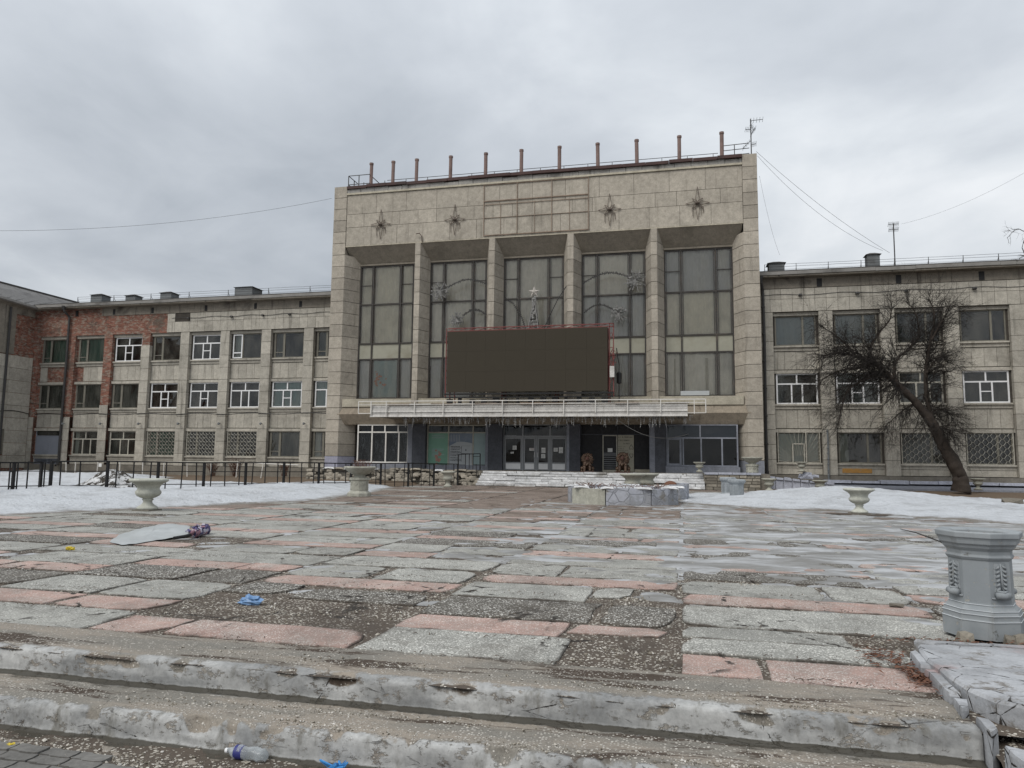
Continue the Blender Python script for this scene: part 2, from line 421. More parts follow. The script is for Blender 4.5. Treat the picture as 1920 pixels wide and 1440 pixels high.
M['bark'] = concrete('dark_bark', (0.048, 0.038, 0.031), stain=(0.025, 0.02, 0.017), amount=0.6, streak=0.8, bmp=0.9)
M['twig'] = plain('dark_twig', (0.022, 0.018, 0.015), 0.9, var=0.4)
M['redtwig'] = plain('reddish_twig', (0.13, 0.07, 0.05), 0.9, var=0.4)
M['orange'] = plain('orange_paint_patch', (0.36, 0.19, 0.05), 0.8, var=0.5, scale=19, dirt=(0.24, 0.2, 0.14), dirt_amt=0.8)
M['soil'] = plain('dark_soil', (0.085, 0.066, 0.05), 0.95, var=0.9, scale=14, dirt=(0.04, 0.03, 0.023), dirt_amt=0.8, bmp=1.0)
M['dry_grass'] = plain('dry_brown_grass', (0.125, 0.09, 0.06), 0.95, var=0.8, scale=10, dirt=(0.08, 0.055, 0.035), dirt_amt=0.7, bmp=1.0)
M['stone'] = plain('gravel_stone', (0.40, 0.37, 0.32), 0.9, var=0.3, scale=30, dirt_amt=0.2)
M['ink_blue'] = plain('blue_plastic_bag', (0.13, 0.24, 0.42), 0.4, var=0.5, scale=18, dirt=(0.3, 0.4, 0.52), dirt_amt=0.5)
M['bright_blue'] = plain('bright_blue_film', (0.05, 0.24, 0.55), 0.35, var=0.5, scale=25, dirt=(0.3, 0.5, 0.7), dirt_amt=0.4)
M['yellow'] = plain('yellow_wrapper', (0.55, 0.42, 0.03), 0.5, var=0.3, scale=30)

def glass(name, tint=(0.62, 0.66, 0.64), dust=0.10, dustcol=(0.30, 0.29, 0.25), rough=0.02, refl=1.35):
    s = NT(name)
    tr = s.n('ShaderNodeBsdfTransparent'); s.put(tr.inputs[0], tint)
    gl = s.n('ShaderNodeBsdfGlossy'); s.put(gl.inputs[0], (0.9, 0.9, 0.9)); s.put(gl.inputs['Roughness'], rough)
    wav = s.noise(0.7, 2, 0.5)
    s.put(gl.inputs['Normal'], s.bump(wav, 0.25, 0.05))
    df = s.n('ShaderNodeBsdfDiffuse'); s.put(df.inputs[0], dustcol)
    fr = s.n('ShaderNodeFresnel'); fr.inputs['IOR'].default_value = 1.6
    m1 = s.n('ShaderNodeMixShader'); s.put(m1.inputs[0], s.math('MULTIPLY', fr.outputs[0], refl, clamp=True))
    s.t.links.new(tr.outputs[0], m1.inputs[1]); s.t.links.new(gl.outputs[0], m1.inputs[2])
    dn = s.noise(1.6, 5, 0.6, vec=s.pos((1, 1, 0.4)))
    m2 = s.n('ShaderNodeMixShader'); s.put(m2.inputs[0], s.math('MULTIPLY', s.step(dn, 0.3, 0.8), dust * 2))
    s.t.links.new(m1.outputs[0], m2.inputs[1]); s.t.links.new(df.outputs[0], m2.inputs[2])
    s.t.links.new(m2.outputs[0], s.out.inputs[0]); return s.m
M['glass'] = glass('window_glass')
M['glass_hall'] = glass('dusty_hall_glass', (0.94, 0.92, 0.87), 0.16, refl=1.0)
M['glass_shop'] = glass('shop_window_glass', (0.50, 0.53, 0.55), 0.015, (0.2, 0.21, 0.23), refl=0.7)
M['frosted'] = plain('grey_blue_sheet', (0.115, 0.125, 0.145), 0.25, var=0.15, scale=1.0, dirt_amt=0.2, spec=0.5)

def film():
    s = NT('thin_plastic_film')
    tr = s.n('ShaderNodeBsdfTransparent'); s.put(tr.inputs[0], (0.8, 0.8, 0.8))
    p = s.n('ShaderNodeBsdfPrincipled'); s.put(p.inputs['Base Color'], (0.30, 0.31, 0.30)); p.inputs['Roughness'].default_value = 0.25
    s.put(p.inputs['Normal'], s.bump(s.noise(2.2, 5, 0.6, vec=s.pos((1.6, 1, 0.5)), dist=1.5), 0.8, 0.2))
    m = s.n('ShaderNodeMixShader'); s.put(m.inputs[0], s.math('MULTIPLY', s.step(s.noise(2.2, 4, 0.6, vec=s.pos((1.6, 1, 0.5)), dist=1.5), 0.38, 0.75), 0.7))
    s.t.links.new(tr.outputs[0], m.inputs[1]); s.t.links.new(p.outputs[0], m.inputs[2]); s.t.links.new(m.outputs[0], s.out.inputs[0])
    return s.m
M['film'] = film()

def brick():
    s = NT('exposed_brick')
    v = s.pos((1, 1, 1))
    sx = s.n('ShaderNodeSeparateXYZ'); s.t.links.new(v, sx.inputs[0])
    cb = s.n('ShaderNodeCombineXYZ'); s.put(cb.inputs[0], s.math('ADD', sx.outputs[0], sx.outputs[1])); s.put(cb.inputs[1], sx.outputs[2])
    b = s.n('ShaderNodeTexBrick'); s.t.links.new(cb.outputs[0], b.inputs['Vector'])
    b.inputs['Scale'].default_value = 1.0; b.inputs['Brick Width'].default_value = 0.27; b.inputs['Row Height'].default_value = 0.085
    b.inputs['Mortar Size'].default_value = 0.010
    s.put(b.inputs['Color1'], (0.27, 0.095, 0.06)); s.put(b.inputs['Color2'], (0.17, 0.06, 0.042)); s.put(b.inputs['Mortar'], (0.17, 0.145, 0.12))
    big = s.noise(0.9, 6, 0.65, dist=0.8); mid = s.noise(3.2, 5, 0.65, vec=s.pos((1, 1, 2.2)))
    c = s.gain(b.outputs[0], s.math('ADD', s.math('MULTIPLY', s.math('SUBTRACT', s.noise(2.2, 5), 0.5), 1.3), 1.0))
    c = s.mix(s.math('MULTIPLY', s.step(mid, 0.48, 0.62), 0.85), c, (0.27, 0.235, 0.19))
    row = s.noise(1.0, 5, 0.7, vec=s.pos((1.6, 1.6, 11)))
    c = s.mix(s.math('MULTIPLY', s.step(row, 0.56, 0.66), 0.75), c, (0.36, 0.30, 0.25))
    c = s.mix(s.math('MULTIPLY', s.step(s.noise(1.0, 4, 0.7, vec=s.pos((2.2, 2.2, 9), (4, 4, 2))), 0.56, 0.64), 0.7), c, (0.055, 0.03, 0.025))
    c = s.mix(s.math('MULTIPLY', s.step(big, 0.54, 0.66), 0.75), c, (0.10, 0.082, 0.066))
    s.bsdf(c, 0.95, s.bump(b.outputs['Fac'], 0.5, 0.02), spec=0.2)
    return s.m
M['brick'] = brick()

def terrazzo(name, matrix, p1, p2, scale, cover, dirt=(0.07, 0.058, 0.045), dirt_amt=0.5, bmp=0.6, var=0.16, fade=None):
    """exposed-aggregate slab: pale pebbles set in a cement matrix, worn and dirty"""
    s = NT(name)
    w = s.noise(7, 3, 0.5)
    vo = s.vor(scale)
    sc = s.n('ShaderNodeSeparateColor'); s.t.links.new(vo.outputs['Color'], sc.inputs[0])
    size = s.math('ADD', s.math('MULTIPLY', sc.outputs[0], 0.34), 0.26)
    wear = s.step(s.noise(1.7, 5, 0.6, dist=0.5), 0.28, 0.62)
    keep = s.math('LESS_THAN', sc.outputs[1], s.math('MULTIPLY', s.math('ADD', wear, 0.25), cover))
    peb = s.math('MULTIPLY', s.step(s.math('SUBTRACT', size, vo.outputs['Distance']), 0.0, 0.10), keep)
    pc = s.mix(sc.outputs[2], p1, p2)
    mt = s.gain(matrix, s.math('ADD', s.math('MULTIPLY', s.math('SUBTRACT', s.noise(70, 3, 0.6), 0.5), 0.9), 1.0))
    mt = s.gain(mt, s.math('ADD', s.math('MULTIPLY', s.rnd(), var), 1 - var / 2))
    c = s.mix(peb, mt, pc)
    if fade: c = s.mix(s.math('MULTIPLY', s.step(s.noise(1.6, 6, 0.7, dist=0.8, vec=s.pos((1, 1, 1), (21, 3, 1))), 0.40, 0.66), 0.75), c, s.mix(peb, fade, (0.5, 0.48, 0.44)))
    big = s.noise(0.55, 6, 0.62, dist=0.7); md = s.noise(3.0, 6, 0.65, dist=0.5)
    c = s.mix(s.math('MULTIPLY', s.step(md, 0.52, 0.70), dirt_amt), c, dirt)
    c = s.mix(s.math('MULTIPLY', s.step(big, 0.50, 0.66), dirt_amt * 0.9), c, dirt)
    at_ = s.n('ShaderNodeAttribute'); at_.attribute_name = 'rim'
    rimn = s.math('ADD', at_.outputs['Fac'], s.math('MULTIPLY', s.math('SUBTRACT', s.noise(2.4, 6, 0.72), 0.5), 1.9))
    c = s.mix(s.math('MULTIPLY', s.step(rimn, 0.62, 1.15), 0.9), c, (0.055, 0.045, 0.036))
    blot = s.noise(1.15, 7, 0.68, dist=1.0, vec=s.pos((1, 1, 1), (13, 5, 2)))
    c = s.gain(c, s.math('ADD', s.math('MULTIPLY', s.math('SUBTRACT', blot, 0.5), 1.3), 1.06))
    vc = s.vor(0.9, vec=s.pos((1, 1, 1)), feature='DISTANCE_TO_EDGE')
    crack = s.math('SUBTRACT', 1.0, s.step(s.math('ADD', vc.outputs['Distance'], s.math('MULTIPLY', s.math('SUBTRACT', s.noise(6, 6, 0.7), 0.5), 0.22)), 0.0, 0.010), clamp=True)
    ck = s.math('MULTIPLY', crack, s.step(s.noise(0.8, 2), 0.48, 0.56))
    c = s.mix(ck, c, (0.03, 0.025, 0.02))
    h = s.math('SUBTRACT', s.math('ADD', s.math('MULTIPLY', peb, 0.7), s.math('MULTIPLY', md, 0.8)), ck)
    wet = s.math('SUBTRACT', 0.9, s.math('MULTIPLY', s.step(big, 0.56, 0.72), 0.35))
    s.bsdf(c, wet, s.bump(h, bmp, 0.012), spec=0.35)
    return s.m
M['slab_fine'] = terrazzo('fine_grey_terrazzo', (0.26, 0.257, 0.235), (0.68, 0.67, 0.62), (0.12, 0.118, 0.105), 62, 1.6, dirt_amt=0.36, bmp=0.4)
M['slab_coarse'] = terrazzo('coarse_pebble_slab', (0.090, 0.082, 0.070), (0.66, 0.645, 0.60), (0.24, 0.225, 0.20), 46, 1.35, dirt_amt=0.42)
M['slab_pink'] = terrazzo('pink_terrazzo', (0.345, 0.235, 0.20), (0.64, 0.55, 0.50), (0.20, 0.145, 0.128), 66, 1.2, dirt=(0.15, 0.115, 0.095), dirt_amt=0.4, bmp=0.3, fade=(0.27, 0.225, 0.20))
M['slab_mud'] = terrazzo('muddy_far_paving', (0.185, 0.145, 0.12), (0.35, 0.32, 0.28), (0.16, 0.13, 0.11), 40, 0.6, dirt=(0.10, 0.075, 0.058), dirt_amt=0.8, bmp=0.4)
M['gravel'] = terrazzo('gravelly_dirt', (0.080, 0.064, 0.05), (0.52, 0.49, 0.43), (0.19, 0.165, 0.135), 38, 0.75, dirt=(0.055, 0.042, 0.032), dirt_amt=0.7, bmp=1.0)
M['kerb'] = concrete('cracked_kerb_paint', (0.37, 0.37, 0.375), stain=(0.15, 0.135, 0.115), amount=0.6, streak=0.1, bmp=0.5)

def snow():
    s = NT('old_snow')
    b = s.noise(0.8, 6, 0.6, dist=0.5); f = s.noise(9, 5, 0.65); sp = s.noise(3.2, 6, 0.75, vec=s.pos((1, 1.6, 1)))
    c = s.mix(s.step(b, 0.42, 0.75), (0.56, 0.58, 0.605), (0.40, 0.41, 0.42))
    c = s.mix(s.math('MULTIPLY', s.step(sp, 0.58, 0.70), 0.6), c, (0.17, 0.15, 0.125))
    c = s.gain(c, s.math('ADD', s.math('MULTIPLY', s.math('SUBTRACT', s.noise(5, 6, 0.75), 0.5), 0.5), 1.0))
    at_ = s.n('ShaderNodeAttribute'); at_.attribute_name = 'deep'
    th = s.math('ADD', at_.outputs['Fac'], s.math('MULTIPLY', s.math('SUBTRACT', s.noise(2.2, 6, 0.72, dist=0.6), 0.5), 1.0))
    c = s.mix(s.step(th, 0.05, 0.62), (0.20, 0.18, 0.155), c)
    s.bsdf(c, 0.7, s.bump(s.math('ADD', s.math('MULTIPLY', f, 1.5), s.math('MULTIPLY', b, 2.0)), 0.8, 0.09), spec=0.3)
    return s.m
M['snow'] = snow()
def dirty_snow():
    s = NT('dirty_snow_heap')
    b = s.noise(3.0, 6, 0.7, dist=1.0)
    c = s.mix(s.step(b, 0.46, 0.54), (0.62, 0.62, 0.62), (0.045, 0.038, 0.03))
    s.bsdf(c, 0.9, s.bump(b, 1.0, 0.15)); return s.m
M['dirty_snow'] = dirty_snow()
def ice():
    s = NT('thin_grey_ice')
    b = s.noise(1.3, 6, 0.6, vec=s.pos((0.6, 1.3, 1)), dist=0.6); f = s.noise(14, 4, 0.6)
    c = s.mix(s.step(b, 0.38, 0.66), (0.20, 0.195, 0.185), (0.44, 0.45, 0.46))
    s.bsdf(c, s.math('ADD', s.math('MULTIPLY', b, 0.5), 0.2), s.bump(s.math('ADD', f, b), 0.3, 0.03), spec=0.5); return s.m
M['ice'] = ice()

def step_mat():
    """worn aggregate treads; grey paint left on the risers in flakes"""
    s = NT('worn_step_concrete')
    g = s._pos = s.n('ShaderNodeNewGeometry')
    nrm = s.n('ShaderNodeSeparateXYZ'); s.t.links.new(g.outputs['True Normal'], nrm.inputs[0])
    att = s.n('ShaderNodeAttribute'); att.attribute_name = 'paint'
    gr = s.n('ShaderNodeAttribute'); gr.attribute_name = 'grime'
    vo = s.vor(48)
    sc = s.n('ShaderNodeSeparateColor'); s.t.links.new(vo.outputs['Color'], sc.inputs[0])
    size = s.math('ADD', s.math('MULTIPLY', sc.outputs[0], 0.34), 0.20)
    wear = s.step(s.noise(2.0, 5, 0.6, dist=0.8), 0.30, 0.62)
    keep = s.math('LESS_THAN', sc.outputs[1], s.math('MULTIPLY', wear, 1.35))
    peb = s.math('MULTIPLY', s.step(s.math('SUBTRACT', size, vo.outputs['Distance']), 0.0, 0.1), keep)
    tan = s.noise(1.1, 5, 0.6, vec=s.pos((0.6, 2.5, 1)))
    mt = s.mix(s.step(tan, 0.40, 0.62), (0.19, 0.178, 0.155), (0.27, 0.235, 0.195))
    mt = s.mix(s.step(s.noise(1.3, 6, 0.65, vec=s.pos((0.5, 3.0, 1)), dist=0.6), 0.53, 0.60), mt, (0.062, 0.046, 0.034))
    mt = s.gain(mt, s.math('ADD', s.math('MULTIPLY', s.math('SUBTRACT', s.noise(60, 3, 0.6), 0.5), 0.9), 1.0))
    base = s.mix(peb, mt, s.mix(sc.outputs[2], (0.52, 0.49, 0.44), (0.25, 0.225, 0.195)))
    # paint
    pn = s.noise(1.6, 6, 0.62, vec=s.pos((0.8, 1, 1.8)), dist=0.4)
    pt = s.mix(s.step(pn, 0.36, 0.64), (0.215, 0.217, 0.215), (0.385, 0.385, 0.375))
    pt = s.mix(s.math('MULTIPLY', s.step(s.noise(2.6, 6, 0.66, vec=s.pos((2.2, 1, 0.8))), 0.54, 0.70), 0.75), pt, (0.125, 0.118, 0.10))
    vc = s.vor(2.6, feature='DISTANCE_TO_EDGE', vec=s.pos((0.8, 1, 2.2)))
    wob = s.math('MULTIPLY', s.math('SUBTRACT', s.noise(8, 6, 0.7), 0.5), 0.16)
    ck = s.math('SUBTRACT', 1.0, s.step(s.math('ADD', vc.outputs['Distance'], wob), 0.0, 0.007), clamp=True)
    ck = s.math('MULTIPLY', ck, s.step(s.noise(1.7, 3), 0.46, 0.60))
    pt = s.mix(ck, pt, (0.035, 0.032, 0.03))
    pt = s.gain(pt, s.math('ADD', s.math('MULTIPLY', s.math('SUBTRACT', s.noise(26, 5, 0.7), 0.5), 1.0), 1.0))
    pt = s.mix(s.math('MULTIPLY', s.step(s.noise(7, 6, 0.75, vec=s.pos((1, 1, 1.5), (5, 2, 1))), 0.57, 0.66), 0.8), pt, (0.10, 0.092, 0.078))
    edge = s.math('ADD', att.outputs['Fac'], s.math('MULTIPLY', s.math('SUBTRACT', s.noise(3.2, 6, 0.72, vec=s.pos((1, 1, .8))), 0.5), 0.75))
    edge = s.math('ADD', edge, s.math('MULTIPLY', s.math('SUBTRACT', s.noise(30, 5, 0.7), 0.5), 0.30))
    pm = s.step(edge, 0.12, 0.32)
    pm = s.math('MULTIPLY', pm, s.math('SUBTRACT', 1.0, s.math('MULTIPLY', s.step(s.noise(9, 7, 0.75, vec=s.pos((0.8, 1, 1.4), (3, 1, 7))), 0.55, 0.62), 0.85)))
    c = s.mix(pm, base, pt)
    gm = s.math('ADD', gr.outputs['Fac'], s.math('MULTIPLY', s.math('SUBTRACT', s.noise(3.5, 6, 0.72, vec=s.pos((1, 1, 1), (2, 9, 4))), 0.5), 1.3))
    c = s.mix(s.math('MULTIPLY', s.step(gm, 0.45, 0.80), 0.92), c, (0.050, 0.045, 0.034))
    h = s.math('ADD', s.math('MULTIPLY', s.math('SUBTRACT', 1.0, pm), s.math('ADD', s.math('MULTIPLY', peb, 0.8), s.noise(9, 5, 0.65))), s.math('MULTIPLY', s.math('SUBTRACT', pm, ck), 0.9))
    s.bsdf(c, 0.88, s.bump(h, 0.8, 0.014), spec=0.3)
    return s.m
M['steps'] = step_mat()
# ------------------------------------------------------------------ ground sheet to the horizon
g = MB(); g.poly([(-700, -300, -0.42), (700, -300, -0.42), (700, 900, -0.42), (-700, 900, -0.42)])
g.build('ground', M['soil'], kind='structure')
# courtyard soil round the plaza (its surface is the plaza level)
def sheet(name, x0, x1, y0, y1, step, hf, mat, keep=None, smooth_=True, deep=None, **props):
    nx, ny = int((x1 - x0) / step) + 1, int((y1 - y0) / step) + 1
    vs, idx, fs, hs = [], {}, [], []
    for j in range(ny):
        for i in range(nx):
            x, y = x0 + i * step, y0 + j * step
            hs.append(hf(x, y))
    def vid(i, j):
        k = j * nx + i
        if k not in idx:
            idx[k] = len(vs); vs.append((x0 + i * step, y0 + j * step, hs[k]))
        return idx[k]
    for j in range(ny - 1):
        for i in range(nx - 1):
            ks = (j * nx + i, j * nx + i + 1, (j + 1) * nx + i + 1, (j + 1) * nx + i)
            if keep is None or max(keep(x0 + (i + a) * step, y0 + (j + b) * step, hs[k]) for (a, b), k in zip(((0, 0), (1, 0), (1, 1), (0, 1)), ks)) > 0:
                fs.append((vid(i, j), vid(i + 1, j), vid(i + 1, j + 1), vid(i, j + 1)))
    b = MB(); b.faces(vs, fs)
    o = b.build(name, mat, smooth_=smooth_, **props)
    if deep is not None:
        at = o.data.attributes.new('deep', 'FLOAT', 'POINT'); at.data.foreach_set('value', [deep(v[0], v[1]) for v in vs])
    return o

def soil_h(x, y):
    h = -0.05 + 0.03 * fbm(x * 0.7, y * 0.7, 3)
    if -19.5 < x < 4.2 + max(0, (30 - y) * 0.25) and y < 43: h -= 0.06
    if y > 41 and x > 4: h += 0.12 * smooth((y - 41) / 3)
    if x < -14 - (y - 20) * 0.1 and y > 30: h += 0.22 * smooth((y - 30) / 8)
    return h
sheet('courtyard_soil', -75, 45, 6.6, 49, 0.6, soil_h, M['dry_grass'], kind='structure')

# ------------------------------------------------------------------ plaza of big terrazzo slabs
def bed_h(x, y): return -0.020 + 0.012 * fbm(x * 2.2, y * 2.2, 1)
plaza = sheet('plaza', -26, 12, 4.86, 43.4, 0.45, bed_h, M['gravel'], kind='structure')
SX0, SXW, SPER = -0.07, 2.54, 2.65

def slab_mesh(b, x0, x1, y0, y1, z, tx, ty, jag, rnd, th=0.07, chip=0.12):
    """one slab: broken outline, slightly tilted top, vertical sides"""
    out = []
    def side(p, q):
        L = math.dist(p, q); n = max(1, int(L / 0.22))
        for i in range(n):
            t = i / n
            x, y = p[0] + (q[0] - p[0]) * t, p[1] + (q[1] - p[1]) * t
            nx, ny = -(q[1] - p[1]) / L, (q[0] - p[0]) / L     # inward for a counter-clockwise outline
            k = abs(fbm(x * 1.9 + z * 40, y * 1.9, 5)) * jag + rnd.uniform(0, jag * 0.25)
            if i == 0: k += rnd.random() ** 2 * chip; d = rnd.uniform(0.3, 0.7); out.append((x + nx * k + (q[0] - p[0]) / L * k * d, y + ny * k + (q[1] - p[1]) / L * k * d))
            else: out.append((x + nx * k, y + ny * k))
    cs = [(x0, y0), (x1, y0), (x1, y1), (x0, y1)]
    for i in range(4): side(cs[i], cs[(i + 1) % 4])
    cx, cy = (x0 + x1) / 2, (y0 + y1) / 2
    zt = lambda x, y: z + (x - cx) * tx + (y - cy) * ty
    n = len(out)
    ins = [(x + (cx - x) * 0.012, y + (cy - y) * 0.02) for x, y in out]
    inr = [(x + max(-.14, min(.14, (cx - x) * .9)), y + max(-.12, min(.12, (cy - y) * .7))) for x, y in out]
    vs = [(x, y, zt(x, y)) for x, y in ins] + [(x, y, zt(x, y) - 0.010) for x, y in out] + [(x, y, z - th) for x, y in out] + [(x, y, zt(x, y)) for x, y in inr]
    fs = [tuple(range(3 * n, 4 * n))]
    for i in range(n):
        j = (i + 1) % n
        fs.append((n + i, n + j, j, i)); fs.append((2 * n + i, 2 * n + j, n + j, n + i)); fs.append((i, j, 3 * n + j, 3 * n + i))
    b.faces(vs, fs)
    if not hasattr(b, 'rim'): b.rim = []
    b.rim += [.8] * n + [1.0] * (2 * n) + [0.0] * n
def set_rim(o, vals):
    at = o.data.attributes.new('rim', 'FLOAT', 'POINT'); at.data.foreach_set('value', vals)

rs = random.Random(11)
far_slabs = {'slab_fine': MB(), 'slab_pink': MB(), 'slab_mud': MB()}
# (column, module, index) -> list of (x-fraction from, to, y-fraction from, to) that survive; an empty list is a missing slab
BROKEN = {(-2, 0, 1): [], (-1, 0, 2): [(0, .62, 0, 1), (.62, .8, 0.3, 1)], (-1, -1, 2): [(0, .66, 0, 1)],
          (-1, 0, 0): [(0, .62, 0, 1), (.62, 1, .40, 1)], (-2, 0, 2): [(0, .3, .25, 1), (.36, .97, 0.12, .8)], (-2, 0, 0): [(0, .28, 0, 1), (.285, 1, 0, 1)],
          (-3, 0, 0): [(0, .52, 0, 1), (.525, 1, 0, .96)], (0, 0, 1): [(0, 1, 0, .52), (0, .8, .54, 1)], (-2, 1, 1): [(0, .45, 0, 1), (.5, .98, 0, .9)],
          (0, 1, 2): [(.0, .9, .1, 1)], (-1, 1, 1): [(0, .38, 0, 1), (.385, 1, 0, 1)], (-3, 1, 2): [(0, .6, 0, 1), (.61, 1, .1, 1)], (-4, 1, 1): [(.2, 1, 0, 1)],
          (-2, 2, 0): [(0, .5, 0, 1)], (0, 2, 1): [(.12, 1, 0, 1)], (-1, 2, 2): [(0, .85, 0, .8)], (-4, 2, 1): []}
for k in range(-10, 5):
    xa = SX0 + SXW * k; xb = xa + SXW
    ph = 5.54 if k % 2 == 0 else 6.36
    for m_ in range(-1, 15):
        yb = ph + SPER * m_ + rs.uniform(-.05, .05)
        rows = [(0, yb, yb + 0.60), (1, yb + 0.62, yb + 1.63), (2, yb + 1.65, yb + 2.63)]
        for idx, ya, yc in rows:
            ya = max(ya, 5.52)
            if yc - ya < 0.12 or yc > 43: continue
            x0, x1 = xa + 0.016, xb - 0.016
            if x0 > 4.2 + max(0, (30 - ya)) * 0.25 and ya > 12: continue
            if k >= 1 and ya < 6.9: continue                       # the planter bed stands here
            if k == 0 and ya < 6.7: x1 = min(x1, 1.72)
            if k <= -7 and ya > 26: continue
            if x0 < -19 - (0 if ya > 14 else 10): continue
            pieces = BROKEN.get((k, m_, idx), [(0, 1, 0, 1)])
            if (k, m_, idx) not in BROKEN:
                q = rs.random()
                if q < 0.16: t = rs.uniform(.25, .75); pieces = [(0, t - .004, 0, 1), (t + .004, 1, 0, 1)]
                elif q < 0.24 and ya > 9: pieces = [(0, rs.uniform(.6, .9), 0, 1)]
                elif q < 0.28 and ya > 10: pieces = []
            kind = 'slab_pink' if idx == 0 else ('slab_coarse' if (rs.random() < (0.66 if (k >= 0 or ya < 8.2) else 0.22)) else 'slab_fine')
            mud = smooth((ya - 17) / 9)
            if rs.random() < mud * 0.8: kind = 'slab_mud'
            for (f0, f1, g0, g1) in pieces:
                a0, a1 = x0 + (x1 - x0) * f0, x0 + (x1 - x0) * f1
                b0, b1 = ya + (yc - ya) * g0, ya + (yc - ya) * g1
                z = -.002 + rs.uniform(-0.007, 0.005)
                tx, ty = rs.uniform(-.004, .004), rs.uniform(-.008, .008)
                jag = 0.075 if kind == 'slab_coarse' else 0.042
                if ya < 17.5 and (a0 + a1) / 2 > -13.5:
                    b = MB(); slab_mesh(b, a0, a1, b0, b1, z, tx, ty, jag, rs)
                    set_rim(b.build('paving_slab', M[kind], plaza), b.rim)
                else:
                    b = far_slabs['slab_fine' if kind == 'slab_coarse' else kind]
                    slab_mesh(b, a0, a1, b0, b1, z * 0.6, tx * .6, ty * .6, jag, rs, 0.05)
fs_ = MB(); fs_.rim = []; mats_ = [M['slab_fine'], M['slab_pink'], M['slab_mud']]
for i, kk in enumerate(('slab_fine', 'slab_pink', 'slab_mud')):
    fs_.cur = i; src = far_slabs[kk]; fs_.faces(src.v, src.f); fs_.rim += src.rim
set_rim(fs_.build('distant_slabs', mats_, plaza, kind='stuff'), fs_.rim)

# loose gravel in the joints, holes and round the edges
def gravel(name, spots, n, rmin, rmax, z, mat, seed, parent=None):
    rg = random.Random(seed); b = MB()
    for _ in range(n):
        cx, cy, sx, sy = rg.choice(spots)
        x, y = cx + max(-1.15, min(1.15, rg.gauss(0, .55))) * sx, cy + max(-1.15, min(1.15, rg.gauss(0, .55))) * sy
        r = rg.uniform(rmin, rmax) * (0.6 + 0.9 * rg.random() ** 3)
        zz = z(x, y) + r * 0.3
        a = rg.uniform(0, 6.28); vs = []
        for t in range(4):
            q = r * rg.uniform(.7, 1.3)
            vs.append((x + q * math.cos(a + t * 1.57), y + q * math.sin(a + t * 1.57) * .8, zz + rg.uniform(-.3, .3) * r))
        vs.append((x + rg.uniform(-.3, .3) * r, y + rg.uniform(-.3, .3) * r, zz + r * rg.uniform(.5, .9)))
        vs.append((x, y, zz - r))
        b.faces(vs, [(0, 1, 4), (1, 2, 4), (2, 3, 4), (3, 0, 4), (1, 0, 5), (2, 1, 5), (3, 2, 5), (0, 3, 5)])
    return b.build(name, mat, parent, kind='stuff')
def stone_mat():
    s = NT('mixed_gravel_stones')
    v = s.vor(45); sc = s.n('ShaderNodeSeparateColor'); s.t.links.new(v.outputs['Color'], sc.inputs[0])
    c = s.ramp(sc.outputs[0], [(0, (0.10, 0.085, 0.065)), (.45, (0.24, 0.215, 0.175)), (.8, (0.45, 0.42, 0.37)), (1, (0.62, 0.60, 0.56))])
    s.bsdf(c, 0.9); return s.m
M['stones'] = stone_mat()
spots = [(-3.75, 6.65, 1.15, .42), (-3.75, 6.7, 1.15, .42), (-0.45, 8.1, .35, .45), (-0.4, 5.85, .4, .35), (-2.6, 7.7, .25, .6), (-0.07, 9.5, .12, 1.5), (-4.95, 6.5, .2, .6),
         (-2.4, 9.3, .5, .3), (-4.9, 9.6, .3, .9), (0.8, 7.6, .9, .35), (0.9, 6.6, .9, .25), (-5.8, 5.7, .8, .3), (-0.1, 11.6, .15, 1.0), (1.55, 6.2, .18, .3)]
for k in range(-6, 4):
    for yy in (5.5, 6.1, 6.9, 8.2, 8.95, 9.7, 10.7): spots.append((SX0 + SXW * (k + .5), yy, 1.1, .05))
for _k in range(60): spots.append((rs.uniform(-9, 2), rs.uniform(5.6, 12), rs.uniform(.2, .8), rs.uniform(.1, .3)))
gravel('loose_gravel', spots, 13000, .006, .017, bed_h, M['stones'], 3)

